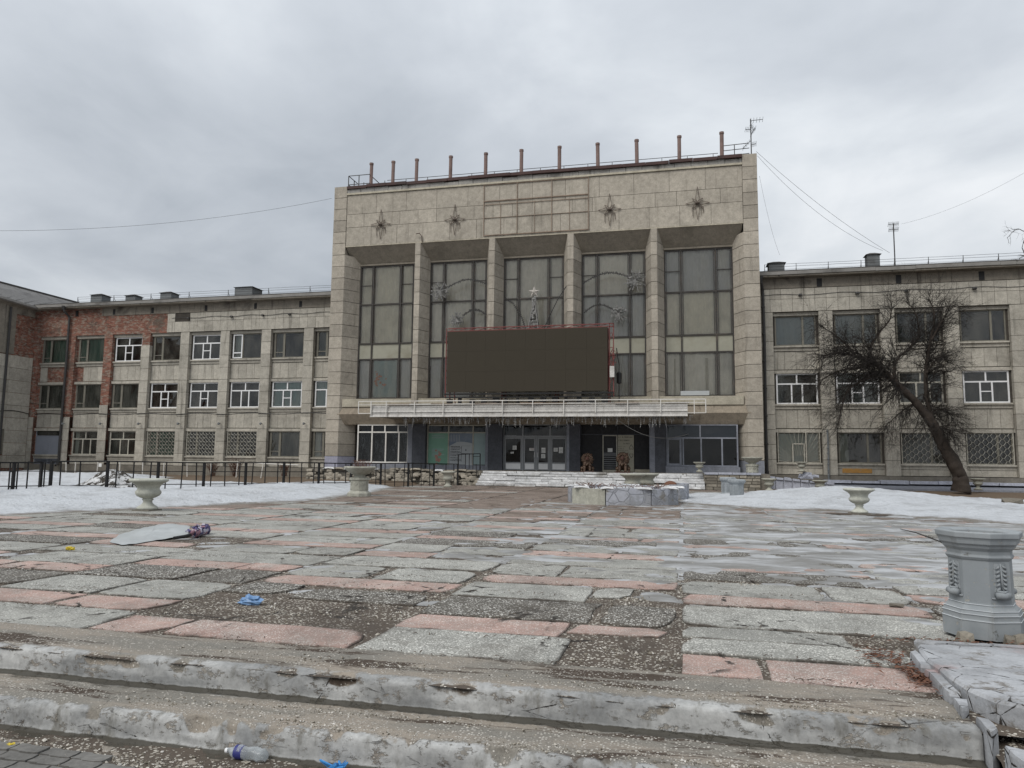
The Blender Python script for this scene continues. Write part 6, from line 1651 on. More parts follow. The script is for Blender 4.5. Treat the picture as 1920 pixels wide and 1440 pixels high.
# ------------------------------------------------------------------ urns
flute = lambda js, d=.05: (lambda j, k, t: 1 - (d if (j in js and k % 2) else 0))
URN = [(.02, .035), (.27, .035), (.28, .08), (.25, .11), (.17, .16), (.125, .22), (.115, .27), (.15, .295), (.15, .315), (.12, .33), (.20, .36), (.29, .41), (.335, .47), (.34, .52), (.315, .555), (.29, .58), (.285, .62), (.31, .68), (.37, .74),
       (.45, .785), (.50, .81), (.515, .84), (.50, .875), (.46, .885), (.40, .86), (.36, .78), (.02, .74)]
def urn_thing(label, mat='urn'):
    t = thing('stone_urn', label, 'urn', (0, 0, 0), 'stone urns round the square')
    b = MB(); b.lathe(URN, 40, mod=flute((9, 10, 11, 12, 13)), close=False); b.build('bowl', M[mat], t, smooth_=True)
    b = MB(); b.box(-.27, .27, -.27, .27, -.02, .036); b.build('foot_slab', M['plinth'], t)
    b = MB(); b.poly([(.38 * math.cos(k * .524), .38 * math.sin(k * .524), .80) for k in range(12)]); b.build('soil', M['soil'], t)
    return t
u0 = urn_thing('cream fluted urn on the edge of the left snow bank')
u0.location = (-14.66, 17.8, 0)
u1 = dup(u0, (5.15, 24.1, .03), 'cream urn standing in bare earth before the right snow drift, snow behind it', .4, .86)
GR = urn_thing('worn stone urn on the rubble wall in front of the right shop window', 'urn_grey')
GR.location = (.87, 43.3, .97); GR.scale = (.66,) * 3
def place_u(px, py_top, Y, label, s_=.7, z=None):
    p = at_y(px, py_top, Y); return dup(GR, (p.x, Y, p.z - .885 * s_ if z is None else z), label, rt.uniform(0, 3), s_)
place_u(1503, 866, 43.9, 'small stone urn on the broken coping under the sunray window grille', .62)
place_u(1442, 896, 42.6, 'stone urn in front of the left half of the pale-blue low wall', .78, 0)
place_u(1537, 898, 42.6, 'stone urn in front of the right end of the pale-blue wall, sunk behind snow', .78, -.05)
place_u(1833, 897, 44.6, 'stone urn by the grey apron wall just right of the tree trunk', .70)
place_u(1186, 892, 33.6, 'urn rising behind the snow in the round flower bed, nearer of two', 1.12, 0)
place_u(1212, 894, 35.0, 'urn half hidden behind its twin beyond the round flower bed', 1.12, 0)
# wide bowls on panelled pedestals
def bowl_ped(label, mat='urn_grey'):
    t = thing('bowl_planter', label, 'planter', (0, 0, 0), 'bowls on pedestals')
    q = 1 / math.cos(R_(22.5))
    b = MB(); b.lathe([(.44 * q, 0), (.44 * q, .12), (.41 * q, .15), (.35 * q, .2), (.335 * q, .23), (.335 * q, .62), (.36 * q, .65), (.38 * q, .66), (.38 * q, .73), (.34 * q, .75), (.28 * q, .76)], 8, a0=R_(22.5)); ped = b.build('pedestal', M[mat], t)
    for k in range(8):
        a = R_(45 * k); c_, s_ = math.cos(a), math.sin(a); bb = MB()
        for (r0_, w_, z0, z1) in ((.342, .10, .27, .30), (.342, .10, .55, .58)): 
            bb.faces([((r0_ + d) * c_ - e_ * s_, (r0_ + d) * s_ + e_ * c_, z) for z in (z0, z1) for d in (-.02, .012) for e_ in (-w_, w_)], [(0, 1, 3, 2), (4, 6, 7, 5), (2, 3, 7, 6), (0, 2, 6, 4), (1, 5, 7, 3)])
        for k2 in range(5): bb.rock(((.340) * c_ - (-.06 + .03 * k2) * s_, .340 * s_ + (-.06 + .03 * k2) * c_, .50 - .03 * abs(k2 - 2) * -1 - .04), .018, .018, .02, rt)
        bb.build('relief', M[mat], ped)
    b = MB(); b.lathe([(.20, .75), (.26, .77), (.20, .81), (.24, .85), (.38, .92), (.52, 1.01), (.61, 1.10), (.64, 1.14), (.645, 1.18), (.61, 1.20), (.57, 1.17), (.40, 1.10), (.02, 1.08)], 40, mod=flute((4, 5, 6), .04), close=False); b.build('bowl', M[mat], t, smooth_=True)
    b = MB(); b.poly([(.55 * math.cos(k * .45), .55 * math.sin(k * .45), 1.14) for k in range(14)]); b.build('soil', M['soil'], t)
    return t
B0 = bowl_ped('large stone bowl on an octagonal pedestal before the black fence, dry twigs in it')
B0.location = (-12.88, 27.75, 0)
p = at_y(1410, 857, 43.6)
dup(B0, (p.x, 43.6, p.z - 1.2 * .92), 'wide stone bowl on a pedestal at the foot of the right pylon', .3, .92)
b = MB()
for k in range(70):
    a = rt.uniform(0, 6.28); r0_ = rt.uniform(0, .45); x, y = -12.88 + r0_ * math.cos(a), 27.75 + r0_ * math.sin(a); h_ = rt.uniform(.12, .42)
    b.tube([(x, y, 1.1), (x + rt.uniform(-.1, .1), y, 1.1 + h_ * .6), (x + rt.uniform(-.2, .2), y, 1.1 + h_)], .007, 3, False)
tag(b.build('dry_plant', M['redtwig'], org=(-12.88, 27.75, 1.1)), 'dry reddish stalks growing out of the large stone bowl', 'plant')
# small urn against the fence
sm = dup(GR, (-12.66, 38.6, 0), 'squat stone urn on a broken base left of the entrance steps', .2, (.82, .82, 1.0))
# grey painted pedestals in the snow
def grey_ped(label):
    t = thing('grey_pedestal', label, 'pedestal', (0, 0, 0), 'grey pedestals in the snow'); q = 1 / math.cos(R_(22.5))
    b = MB(); b.lathe([(.31 * q, 0), (.31 * q, .12), (.28 * q, .16), (.265 * q, .18), (.265 * q, .62), (.29 * q, .66), (.34 * q, .72), (.35 * q, .8), (.30 * q, .84), (.25 * q, .83), (.02, .80)], 8, a0=R_(10), close=False)
    o = b.build('shaft', M['ped'], t)
    for k in range(8):
        a = R_(10 + 22.5 + 45 * k); c_, s_ = math.cos(a), math.sin(a); bb = MB()
        for e_ in (-.06, -.02, .02, .06): bb.bar((.268 * c_ - e_ * s_, .268 * s_ + e_ * c_, .24), (.268 * c_ - e_ * s_, .268 * s_ + e_ * c_, .56), .018)
        bb.build('reeding', M['ped'], o)
    return t
gp = grey_ped('grey-painted reeded pedestal in the snow right of the round flower bed, front one'); gp.location = (2.12, 31.8, 0)
dup(gp, (1.86, 33.4, .05), 'grey-painted pedestal half hidden behind its twin right of the round flower bed', .2, 1.0)

# ------------------------------------------------------------------ the big octagonal pedestal planter at the right
PP = thing('pedestal_planter', 'large grey-painted octagonal pedestal planter with leaf scrolls, at the right edge', 'planter', (2.50, 7.40, .03))
px0, py0 = 2.555, 7.40; q = .915 / math.cos(R_(22.5)); A0 = R_(-139.5)
prof = [(.315, 0), (.318, .15), (.312, .165), (.312, .205), (.300, .235), (.272, .262), (.262, .275), (.258, .30), (.252, .655), (.262, .665), (.274, .685), (.262, .70), (.258, .705), (.262, .735), (.290, .765), (.298, .785), (.318, .80), (.325, .83), (.332, .845), (.345, .855), (.348, .895), (.338, .905), (.255, .897), (.235, .885), (.225, .80), (.02, .78)]
b = MB(); b.lathe([(r_ * q, z) for r_, z in prof], 8, (px0, py0, .03), A0, close=False)
body = b.build('pedestal', M['ped_near'], PP)
me = body.data
bv = body.modifiers.new('bevel', 'BEVEL'); bv.width = .004; bv.segments = 2; bv.limit_method = 'ANGLE'
for (r_, z) in ((.322, .155), (.305, .240), (.264, .285), (.318, .205)):
    b = MB(); ring = [(px0 + r_ * q * math.cos(A0 + k * R_(45)), py0 + r_ * q * math.sin(A0 + k * R_(45)), .03 + z) for k in range(9)]
    b.tube(ring, .0035, 4, False); b.build('paint_line', M['ped_line'], body)
b = MB(); b.poly([(px0 + .25 * math.cos(k * .4), py0 + .25 * math.sin(k * .4), .03 + .84) for k in range(16)]); b.build('soil', M['soil'], PP)
b = MB()
for k in range(60):
    a, r0_ = rt.uniform(0, 6.28), rt.uniform(0, .2); x, y = px0 + r0_ * math.cos(a), py0 + r0_ * math.sin(a); d = Vector((rt.uniform(-.07, .07), rt.uniform(-.07, .07), rt.uniform(-.005, .02)))
    b.tube([(x, y, .885), Vector((x, y, .885)) + d], .004, 3)
b.build('dead_leaves', M['leaf'], PP)
def scroll(face, off=0.0):
    a = A0 + R_(22.5 + 45 * face); c_, s_ = math.cos(a), math.sin(a)
    def L(d, e_, z): return Vector((px0 + (.2325 + d) * c_ - (e_ + off) * s_, py0 + (.2325 + d) * s_ + (e_ + off) * c_, .03 + z))
    b = MB()
    # tapering leaf panel with paired lobes, rolled into a scroll at its foot
    prof_ = [(.64, .050), (.58, .055), (.50, .052), (.44, .05), (.40, .055)]
    vs = []
    for (z, w_) in prof_:
        for e_, d in ((-w_, 0), (-w_ * .9, .012), (-w_ * .3, .018), (0, .012), (w_ * .3, .018), (w_ * .9, .012), (w_, 0)): vs.append(L(d, e_, z))
    b.faces(vs, [(j * 7 + i, j * 7 + i + 1, j * 7 + 8 + i, j * 7 + 7 + i) for j in range(len(prof_) - 1) for i in range(6)])
    for k in range(6):
        z = .62 - k * .036
        for sgn in (-1, 1):
            b.tube([L(.014, sgn * .012, z), L(.026, sgn * .030, z - .012), L(.014, sgn * .050, z - .030)], [.006, .013, .005], 5)
    b.tube([L(.012, 0, .64), L(.022, 0, .5), L(.02, 0, .41)], [.008, .010, .006], 5)
    b.tube([L(.03, -.062, .375), L(.034, 0, .37), L(.03, .062, .375)], [.026, .033, .026], 10)
    b.tube([L(.02, -.05, .41), L(.045, 0, .40), L(.02, .05, .41)], [.008, .014, .008], 6)
    b.tube([L(.005, -.085, .345), L(.014, 0, .345), L(.005, .085, .345)], [.008, .012, .008], 5)
    b.build('leaf_scroll', M['ped_near'], body, smooth_=True)
for f_ in (1, 3, 5, 7):
    scroll(f_)
for (x, y, s_) in ((2.30, 7.06, .055), (2.62, 7.02, .04), (2.7, 7.05, .05)):
    b = MB(); b.rock((x, y, .06), s_, s_, s_ * .9, rt); b.build('broken_base', M['rubble'], body)

# ------------------------------------------------------------------ round flower bed with painted stone wall
FB = thing('round_flower_bed', 'eight-sided low flower bed wall with flaking pale-blue paint, snow heaped inside', 'flower bed', (-2.25, 27.85, 0))
fx, fy, fr, fh = -2.25, 27.85, 2.08, .57
def bed_mat():
    s = NT('flaking_blue_paint_wall')
    vc = s.vor(2.6, feature='DISTANCE_TO_EDGE', vec=s.pos((1, 1, 1.3)))
    jn = s.math('SUBTRACT', 1.0, s.step(s.math('ADD', vc.outputs['Distance'], s.math('MULTIPLY', s.math('SUBTRACT', s.noise(7, 4), .5), .08)), .02, .07), clamp=True)
    fl = s.step(s.noise(1.6, 6, .6, dist=.5), .45, .55)
    c = s.mix(s.noise(5, 4), (0.44, 0.455, 0.50), (0.30, 0.31, 0.345))
    c = s.mix(s.math('MULTIPLY', jn, .8), c, (0.165, 0.17, 0.185))
    c = s.mix(fl, (0.27, 0.277, 0.295), c)
    c = s.mix(s.math('MULTIPLY', s.step(s.noise(2.4, 6, .65), .56, .68), .8), c, (0.19, 0.175, 0.145))
    s.bsdf(c, .9, s.bump(s.math('SUBTRACT', s.noise(8, 4), jn), .5, .02)); return s.m
M['bed_wall'] = bed_mat()
for k in range(8):
    a0_, a1_ = R_(45 * k - 12), R_(45 * k + 33)
    pts = []
    for t in (0, .5, 1):
        a = a0_ + (a1_ - a0_) * (.012 + .976 * t); pts.append((fx + fr * math.cos(a) * (.985 if t == .5 else 1), fy + fr * math.sin(a) * (.985 if t == .5 else 1)))
    inn = [(fx + (x - fx) * .86, fy + (y - fy) * .86) for x, y in reversed(pts)]
    b = MB(); h_ = fh + rt.uniform(-.03, .03); b.prism(pts + inn, -.1, h_)
    b.build('wall_segment', M['urn_grey' if k in (5, 0) and k == 5 else 'bed_wall'], FB)
for k in range(10):
    a = R_(36 * k + 8); bb = MB(); bb.rock((fx + fr * .93 * math.cos(a), fy + fr * .93 * math.sin(a), fh + .02), rt.uniform(.2, .4), .16, .035, rt, .2); bb.build('coping_slab', M['white_paint'], FB)
b = MB(); vs, fs = [], []
for j in range(11):
    for i in range(30):
        t = i / 30 * 6.283; r_ = fr * .86 * j / 10; x, y = fx + r_ * math.cos(t), fy + r_ * math.sin(t)
        vs.append((x, y, .40 + .26 * smooth(1 - j / 10) + .10 * fbm(x * 1.3, y * 1.3, 5)))
for j in range(10):
    for i in range(30): fs.append((j * 30 + i, j * 30 + 30 + i, j * 30 + 30 + (i + 1) % 30, j * 30 + (i + 1) % 30))
b.faces(vs, fs); o = b.build('snow_fill', M['snow'], FB, smooth_=True); at = o.data.attributes.new('deep', 'FLOAT', 'POINT'); at.data.foreach_set('value', [min(1, max(0, (10 - i // 30) / 5)) for i in range(len(vs))])
b = MB()
for k in range(80):
    a = rt.uniform(3.3, 6.1); r_ = rt.uniform(1.2, 1.75); x, y = fx + r_ * math.cos(a), fy + r_ * math.sin(a)
    b.tube([(x, y, .5), (x + rt.uniform(-.15, .15), y, .62), (x + rt.uniform(-.3, .3), y + .05, .66 + rt.uniform(0, .1))], .008, 3, False)
b.build('dry_stalks', M['redtwig'], FB)
SW = thing('curved_wall', 'curved grey parapet fragment behind the right side of the round flower bed', 'low wall', (.4, 31, 0))
for k in range(4):
    a0_, a1_ = R_(-32 + 18 * k), R_(-15 + 18 * k); cx_, cy_ = -2.3, 31.2
    pts = [(cx_ + 2.5 * math.cos(a), cy_ + 2.5 * math.sin(a)) for a in (a0_, (a0_ + a1_) / 2, a1_)]; inn = [(cx_ + (x - cx_) * .85, cy_ + (y - cy_) * .85) for x, y in reversed(pts)]
    b = MB(); b.prism(pts + inn, -.1, .62 + rt.uniform(-.04, .04)); b.build('wall_segment', M['bed_wall'], SW)
b = MB(); tag((lambda: (b.lathe([(.26, -.06), (.22, .0), (.15, .05), (.06, .08), (.01, .085)], 14, (-.55, 31.3, .66), mod=lambda j, k, t: 1 + .35 * nz(k * .7, j * .6, 4)), b.build('leaf_heap', M['leaf'], org=(-.55, 31.3, .66)))[1])(), 'rust-brown heap of leaves on the parapet behind the round flower bed', 'leaf heap')

# ------------------------------------------------------------------ black fence
FE = thing('black_fence', 'black square-bar metal fence running past the left snow bank to the entrance steps', 'fence', (-18, 32, 0))
def fence_run(P0, P1, base0, base1, top0, top1, n, heavy=.09, first=True):
    d = Vector((P1[0] - P0[0], P1[1] - P0[1], 0))
    def at(t, z=None): return Vector((P0[0] + d.x * t, P0[1] + d.y * t, z))
    zt = lambda t: top0 + (top1 - top0) * t + .02 * math.sin(t * 17)
    zb = lambda t: base0 + (base1 - base0) * t
    for i in range(n):
        t0, t1 = i / n, (i + 1) / n; tm = (t0 + t1) / 2; L = d.length / n
        if i or first:
            b = MB(); b.bar(at(t0, zb(t0) - .35), at(t0, zt(t0)), heavy); b.build('post', M['black'], FE)
        b = MB(); b.bar(at(t0, zt(t0)), at(t1, zt(t1)), .05); b.build('rail', M['black'], FE)
        s_ = .24 / L
        for k, q_ in enumerate((tm - s_, tm, tm + s_)):
            b = MB(); b.bar(at(q_, zb(q_) + (.02 if k == 1 else -.02)), at(q_ + rt.uniform(-.002, .002), zt(q_)), .036); b.build('baluster', M['black'], FE)
        for (ta, tb_) in ((t0, tm - s_), (tm + s_, t1)):
            for h_ in (.26, .80):
                if h_ > .5 and rt.random() < .3: continue
                b = MB(); b.bar(at(ta, zb(ta) + h_), at(tb_, zb(tb_) + h_), .03); b.build('rail', M['black'], FE)
    b = MB(); b.bar(at(1, zb(1) - .35), at(1, zt(1)), heavy); b.build('post', M['black'], FE)
fence_run((-23.0, 22.75), (-13.2, 42.1), .12, -.02, 1.28, 1.28, 11)
pL = at_z(-95, 933, .1)
fence_run((pL.x, pL.y), (-23.25, 22.55), .1, .12, 1.24, 1.26, 3)
E2 = at_y(900, 849, 44.2); E1 = at_y(858, 852, 43.2)
RL = thing('step_railing', 'short black railing beside the left end of the entrance steps', 'railing', (-12.6, 43.5, .5))
FE2, FE = FE, RL
e1_, e2_ = at_y(859, 880, 44.0), at_y(900, 880, 44.6)
fence_run((e1_.x, e1_.y), (e2_.x, e2_.y), .95, .95, at_y(859, 852, 44.0).z, at_y(900, 850, 44.6).z, 1, .06)
FE = FE2
# pale pipe fence along the foot of the left wing
PF = thing('pipe_fence', 'leaning pale pipe fence along the foot of the left wing, behind the black fence', 'fence', (-36, 44, .5))
posts = [((184, 866), (181, 893)), ((225, 866), (224, 890)), ((268, 866), (267, 892)), ((308, 867), (306, 895)), ((351, 867), (351, 896)), ((396, 867), (396, 895)), ((446, 866), (442, 897)), ((494, 867), (489, 893)), ((142, 866), (140, 892)), ((124, 866), (124, 890))]
for a, c in posts:
    b = MB(); b.tube([at_y(*a, 43.6), at_y(*c, 43.6) - Vector((0, 0, .2))], .035, 6); b.build('post', M['white_tube'], PF)
for a, c in (((118, 865.5), (300, 866)), ((300, 866), (447, 865.5)), ((447, 867), (560, 872))):
    b = MB(); b.tube([at_y(*a, 43.62), at_y((a[0] + c[0]) / 2, (a[1] + c[1]) / 2 + .4, 43.62), at_y(*c, 43.62)], .035, 6); b.build('rail', M['white_tube' if a[0] > 440 else 'pale_wood'], PF)
pp = at_y(188, 872, 43.5); b = MB(); b.box(pp.x - .12, pp.x + .12, 43.48, 43.5, pp.z - .12, pp.z + .12)
tag(b.build('small_plate', M['paper'], org=pp), 'small white plate hung on the pale pipe fence', 'plate')

# ------------------------------------------------------------------ lions
def skin_mesh(name, V, E, Rr, sub=2):
    me = bpy.data.meshes.new(name); me.from_pydata(V, E, []); o = bpy.data.objects.new(name, me); C.objects.link(o)
    sk = o.modifiers.new('skin', 'SKIN'); o.modifiers.new('sub', 'SUBSURF').levels = sub
    for i, r_ in enumerate(Rr): me.skin_vertices[0].data[i].radius = (r_, r_)
    me.skin_vertices[0].data[0].use_root = True
    dg = bpy.context.evaluated_depsgraph_get(); ev = o.evaluated_get(dg)
    out = bpy.data.meshes.new_from_object(ev); out.name = name
    bpy.data.objects.remove(o); return out
V = [(0, .24, .22), (0, .12, .42), (0, -.06, .56), (0, -.12, .72), (0, -.19, .83), (0, -.33, .78),
     (.13, -.10, .52), (.14, -.20, .28), (.14, -.23, .07), (.14, -.34, .05), (-.13, -.10, .52), (-.14, -.20, .28), (-.14, -.23, .07), (-.14, -.34, .05),
     (.20, .18, .24), (.27, -.02, .24), (.27, .02, .07), (.28, -.17, .05), (-.20, .18, .24), (-.27, -.02, .24), (-.27, .02, .07), (-.28, -.17, .05)]
Ed = [(0, 1), (1, 2), (2, 3), (3, 4), (4, 5), (2, 6), (6, 7), (7, 8), (8, 9), (2, 10), (10, 11), (11, 12), (12, 13), (0, 14), (14, 15), (15, 16), (16, 17), (0, 18), (18, 19), (19, 20), (20, 21)]
Rr = [.20, .21, .20, .16, .135, .075, .11, .075, .06, .06, .11, .075, .06, .06, .15, .11, .06, .055, .15, .11, .06, .055]
lion_me = skin_mesh('lion_body', V, Ed, Rr); lion_me.materials.append(M['bronze']); lion_me.polygons.foreach_set('use_smooth', [True] * len(lion_me.polygons))
LI = thing('lion_statue', 'seated bronze-painted lion statue left of the grated door', 'statue', (0, 0, 0), 'lion statues by the door')
link('body', lion_me, LI)
b = MB()
def lump(c, sx, sy, sz, n=10, m=7, rough=.14, seed=0):
    vs, fs = [], []
    for j in range(m + 1):
        for i in range(n):
            t, f_ = i / n * 6.283, j / m * math.pi; x, y, z = math.sin(f_) * math.cos(t), math.sin(f_) * math.sin(t), math.cos(f_)
            k = 1 + rough * fbm(x * 3 + seed, y * 3, z * 3)
            vs.append((c[0] + sx * x * k, c[1] + sy * y * k, c[2] + sz * z * k))
    for j in range(m):
        for i in range(n): fs.append((j * n + i, (j + 1) * n + i, (j + 1) * n + (i + 1) % n, j * n + (i + 1) % n))
    b.faces(vs, fs)
lump((0, -.06, .76), .29, .19, .33, 28, 18, .35)
for k in range(26):                                             # locks round the face
    a = k / 26 * 6.283; r_ = .20 + .05 * (k % 2); lump((r_ * math.cos(a), -.20 + .03 * (k % 2), .80 + r_ * 1.05 * math.sin(a)), .055, .07, .075, 7, 5, .2, k)
for k in range(9): lump((rt.uniform(-.15, .15), -.22, .42 + .06 * (k % 3)), .06, .07, .09, 7, 5, .2, k)
b.build('mane', M['bronze'], LI, smooth_=True)
b = MB(); lump((0, -.33, .80), .105, .09, .13, 12, 8, .1); lump((0, -.42, .765), .06, .05, .05, 10, 6, .1); lump((-.04, -.42, .73), .04, .04, .035, 8, 5); lump((.04, -.42, .73), .04, .04, .035, 8, 5)
for s_ in (-1, 1): lump((s_ * .055, -.405, .85), .022, .02, .02, 8, 5); lump((s_ * .06, -.39, .885), .045, .03, .018, 8, 5); lump((s_ * .15, -.22, 1.0), .05, .035, .05, 8, 5)
b.build('face', M['bronze_face'], LI, smooth_=True)
b = MB(); b.box(-.36, .36, -.42, .42, -.02, .035); b.build('base', M['bronze_face'], LI)
p1_, p2_ = at_y(1101, 880, 44.75), at_y(1168, 884, 44.65)
LI.location = (p1_.x, 44.8, .885); LI.rotation_euler.z = .10; LI.scale = (1.2, 1.1, 1.0)
dup(LI, (p2_.x, 44.7, .885), 'seated bronze-painted lion statue in front of the hand-painted board', -.03, (1.27, 1.16, 1.06))

# ------------------------------------------------------------------ trees
def bare_tree(label, limbs, Y, seed, dens=1.0, centre=(1665, 690), reach=1.0):
    rg = random.Random(seed)
    P = lambda px, py, dy=0: at_y(px, py, Y + dy)
    base = P(*limbs[0][0][0])
    t = thing('bare_tree', label, 'tree', base)
    tb, cb = MB(), MB()
    cen = P(*centre)
    nodes = []
    for pts, radii, dy in limbs:
        P3 = []
        for i, p in enumerate(pts): P3.append(P(p[0], p[1], dy * i / max(1, len(pts) - 1)))
        sm, sr = [], []
        for i in range(len(P3) - 1):
            p0, p1, p2, p3 = P3[max(0, i - 1)], P3[i], P3[i + 1], P3[min(len(P3) - 1, i + 2)]
            NQ = 9 if radii[0] > .15 else 5
            for q in range(NQ):
                u = q / NQ; a = 2 * p1; b_ = p2 - p0; c_ = 2 * p0 - 5 * p1 + 4 * p2 - p3; d_ = -p0 + 3 * p1 - 3 * p2 + p3
                sm.append(.5 * (a + b_ * u + c_ * u * u + d_ * u ** 3)); sr.append(radii[i] + (radii[i + 1] - radii[i]) * u)
        sm.append(P3[-1]); sr.append(radii[-1])
        for i in range(len(sm)):
            sm[i] = sm[i] + Vector((.03 * nz(i * .5, seed), .05 * nz(i * .5, seed + 3), 0)) * (1 if i else 0)
            sr[i] *= 1 + .12 * nz(i * .9, seed + 7)
        tb.tube(sm, sr, 16 if radii[0] > .1 else 7, True, .22 if radii[0] > .1 else .1)
        for i in range(1, len(sm)):
            if sr[i] < .17: nodes.append((sm[i], (sm[i] - sm[i - 1]).normalized(), sr[i]))
    tb.build('trunk', M['bark'], t, smooth_=True)
    up_ = Vector((0, 0, 1))
    def twig(p, d, L, r_, lvl):
        n = 4 if lvl == 0 else 3
        pts = [p]; q = p; dd = d.copy()
        for i in range(n):
            dd = (dd + Vector((rg.gauss(0, .22), rg.gauss(0, .22), rg.gauss(0, .2) - (.10 if d.x < 0 else .02) * (1.4 if lvl else 1)))).normalized()
            q = q + dd * L / n; pts.append(q)
        cb.tube(pts, [r_ * (1 - .75 * i / n) for i in range(n + 1)], 3, False)
        if lvl < 2:
            m = rg.randint(4, 6) if lvl == 0 else rg.randint(1, 3)
            for k in range(m):
                i = rg.randint(1, n); e_ = (pts[i] - pts[i - 1]).normalized()
                side = (e_ + Vector((rg.gauss(0, .6), rg.gauss(0, .6), rg.gauss(0, .55)))).normalized()
                twig(pts[i], side, L * rg.uniform(.38, .7), r_ * .58, lvl + 1)
    for (p, d, r_) in nodes:
        for k in range(int(dens) + (1 if rg.random() < dens % 1 else 0)):
            out = (p - cen); out.y *= .5; out = out.normalized() if out.length > .1 else up_
            dr = (d * .4 + out * .6 + Vector((rg.gauss(0, .55), rg.gauss(0, .6), rg.gauss(0, .6)))).normalized()
            twig(p, dr, rg.uniform(.5, 1.35) * reach, min(.030, max(.013, r_ * .35)), 0)
    cb.build('crown', M['twig'], t)
    return t
limbs = [([(1803, 922), (1799, 893), (1784, 862), (1766, 830), (1752, 800), (1735, 775)], [.45, .36, .31, .28, .25, .21], 0),
         ([(1740, 782), (1715, 752), (1688, 727), (1664, 703), (1640, 682), (1605, 668), (1570, 662), (1540, 668)], [.22, .20, .17, .14, .10, .07, .045, .02], -.8),
         ([(1752, 800), (1742, 765), (1736, 730), (1737, 695), (1740, 662), (1748, 625), (1752, 590), (1742, 562)], [.14, .12, .11, .11, .09, .065, .04, .02], .6),
         ([(1690, 728), (1676, 700), (1684, 672), (1706, 652), (1722, 628), (1718, 590), (1700, 566)], [.11, .07, .06, .055, .045, .03, .015], .9),
         ([(1664, 703), (1640, 706), (1612, 716), (1588, 735), (1578, 765), (1572, 795)], [.10, .07, .06, .05, .035, .015], -1.2),
         ([(1640, 682), (1632, 655), (1648, 625), (1668, 600), (1672, 575)], [.08, .06, .045, .03, .015], -.3),
         ([(1605, 668), (1580, 640), (1556, 622), (1540, 612)], [.06, .045, .03, .015], .4),
         ([(1640, 684), (1610, 690), (1575, 695), (1545, 710), (1528, 730)], [.07, .05, .04, .03, .015], -.9),
         ([(1737, 700), (1752, 678), (1766, 668), (1776, 680)], [.06, .045, .03, .015], .5),
         ([(1745, 640), (1762, 610), (1774, 590), (1780, 575)], [.05, .04, .025, .012], -.4),
         ([(1740, 780), (1756, 768), (1772, 770), (1784, 782)], [.05, .035, .025, .012], .3),
         ([(1715, 755), (1695, 768), (1675, 785), (1660, 800)], [.05, .035, .025, .012], -.5),
         ([(1748, 800), (1762, 800), (1776, 804), (1786, 812)], [.045, .03, .02, .01], -.6)]
bare_tree('crooked bare tree leaning left in front of the right wing, dense dark twigs', limbs, 43.0, 5, 4.0, (1690, 715), 1.22)
limbs2 = [([(2010, 960), (2000, 800), (1990, 640), (1975, 540)], [.2, .16, .12, .08], 0), ([(1990, 640), (1960, 560), (1935, 500), (1916, 465)], [.08, .05, .03, .012], 0), ([(1975, 540), (1950, 470), (1930, 440), (1912, 430)], [.06, .04, .02, .01], 0), ([(1960, 560), (1935, 490), (1910, 478)], [.04, .02, .01], .3)]
bare_tree('bare tree beyond the right edge, only a few twig tips in view', limbs2, 30.0, 9, .2, (1990, 600), .6)
# reddish bare shrubs by the left wing
for (px, py, h_, lab) in ((440, 893, 1.5, 'leafless reddish shrub under the third grilled window of the left wing'), (398, 893, 1.3, 'leafless reddish shrub below the middle grilled window of the left wing'), (535, 893, 1.2, 'small leafless shrub beside the left pylon')):
    p = at_y(px, py, 45.6); rg = random.Random(int(px)); b = MB()
    for k in range(38):
        a = rg.uniform(0, 6.28); L = h_ * rg.uniform(.5, 1); d = Vector((math.cos(a) * .35, math.sin(a) * .3, 1)).normalized()
        q0 = Vector((p.x + rg.gauss(0, .12), 45.6 + rg.gauss(0, .1), p.z)); q1 = q0 + d * L * .55; q2 = q1 + (d + Vector((rg.gauss(0, .35), rg.gauss(0, .3), 0))).normalized() * L * .45
        b.tube([q0, q1, q2], [.014, .010, .005], 3, False)
        for m in range(3): b.tube([q1, q1 + (d + Vector((rg.gauss(0, .6), rg.gauss(0, .5), 0))).normalized() * L * .4], .006, 3, False)
    tag(b.build('bare_shrub', M['redtwig'], org=p), lab, 'shrub')

# ------------------------------------------------------------------ overhead cables
def cable(name, P0, P1, sag, label, r_=.010, n=20):
    b = MB(); b.tube([P0.lerp(P1, i / n) - Vector((0, 0, sag * 4 * (i / n) * (1 - i / n))) for i in range(n + 1)], r_, 4)
    tag(b.build(name, M['dark_metal'], org=P0), label, 'cable')
cable('overhead_cable', at_y(622, 372, 46.5), at_y(-120, 431, 34), .8, 'single cable crossing the sky from the left pylon to the left edge', .009)
cable('overhead_cable', at_y(1418, 284, 46.6), at_y(1668, 474, 49.5), .35, 'upper cable falling from the right pylon to the right wing aerial')
cable('overhead_cable', at_y(1420, 292, 46.6), at_y(1655, 470, 49.3), .75, 'lower cable falling from the right pylon towards the right wing roof')
cable('overhead_cable', at_y(1424, 330, 46.8), at_y(1462, 478, 48.5), .5, 'slack cable hanging close beside the right pylon', .007)
cable('overhead_cable', at_y(1690, 420, 50), at_y(2000, 275, 40), .5, 'faint cable rising from the right wing aerial to the right edge', .005)

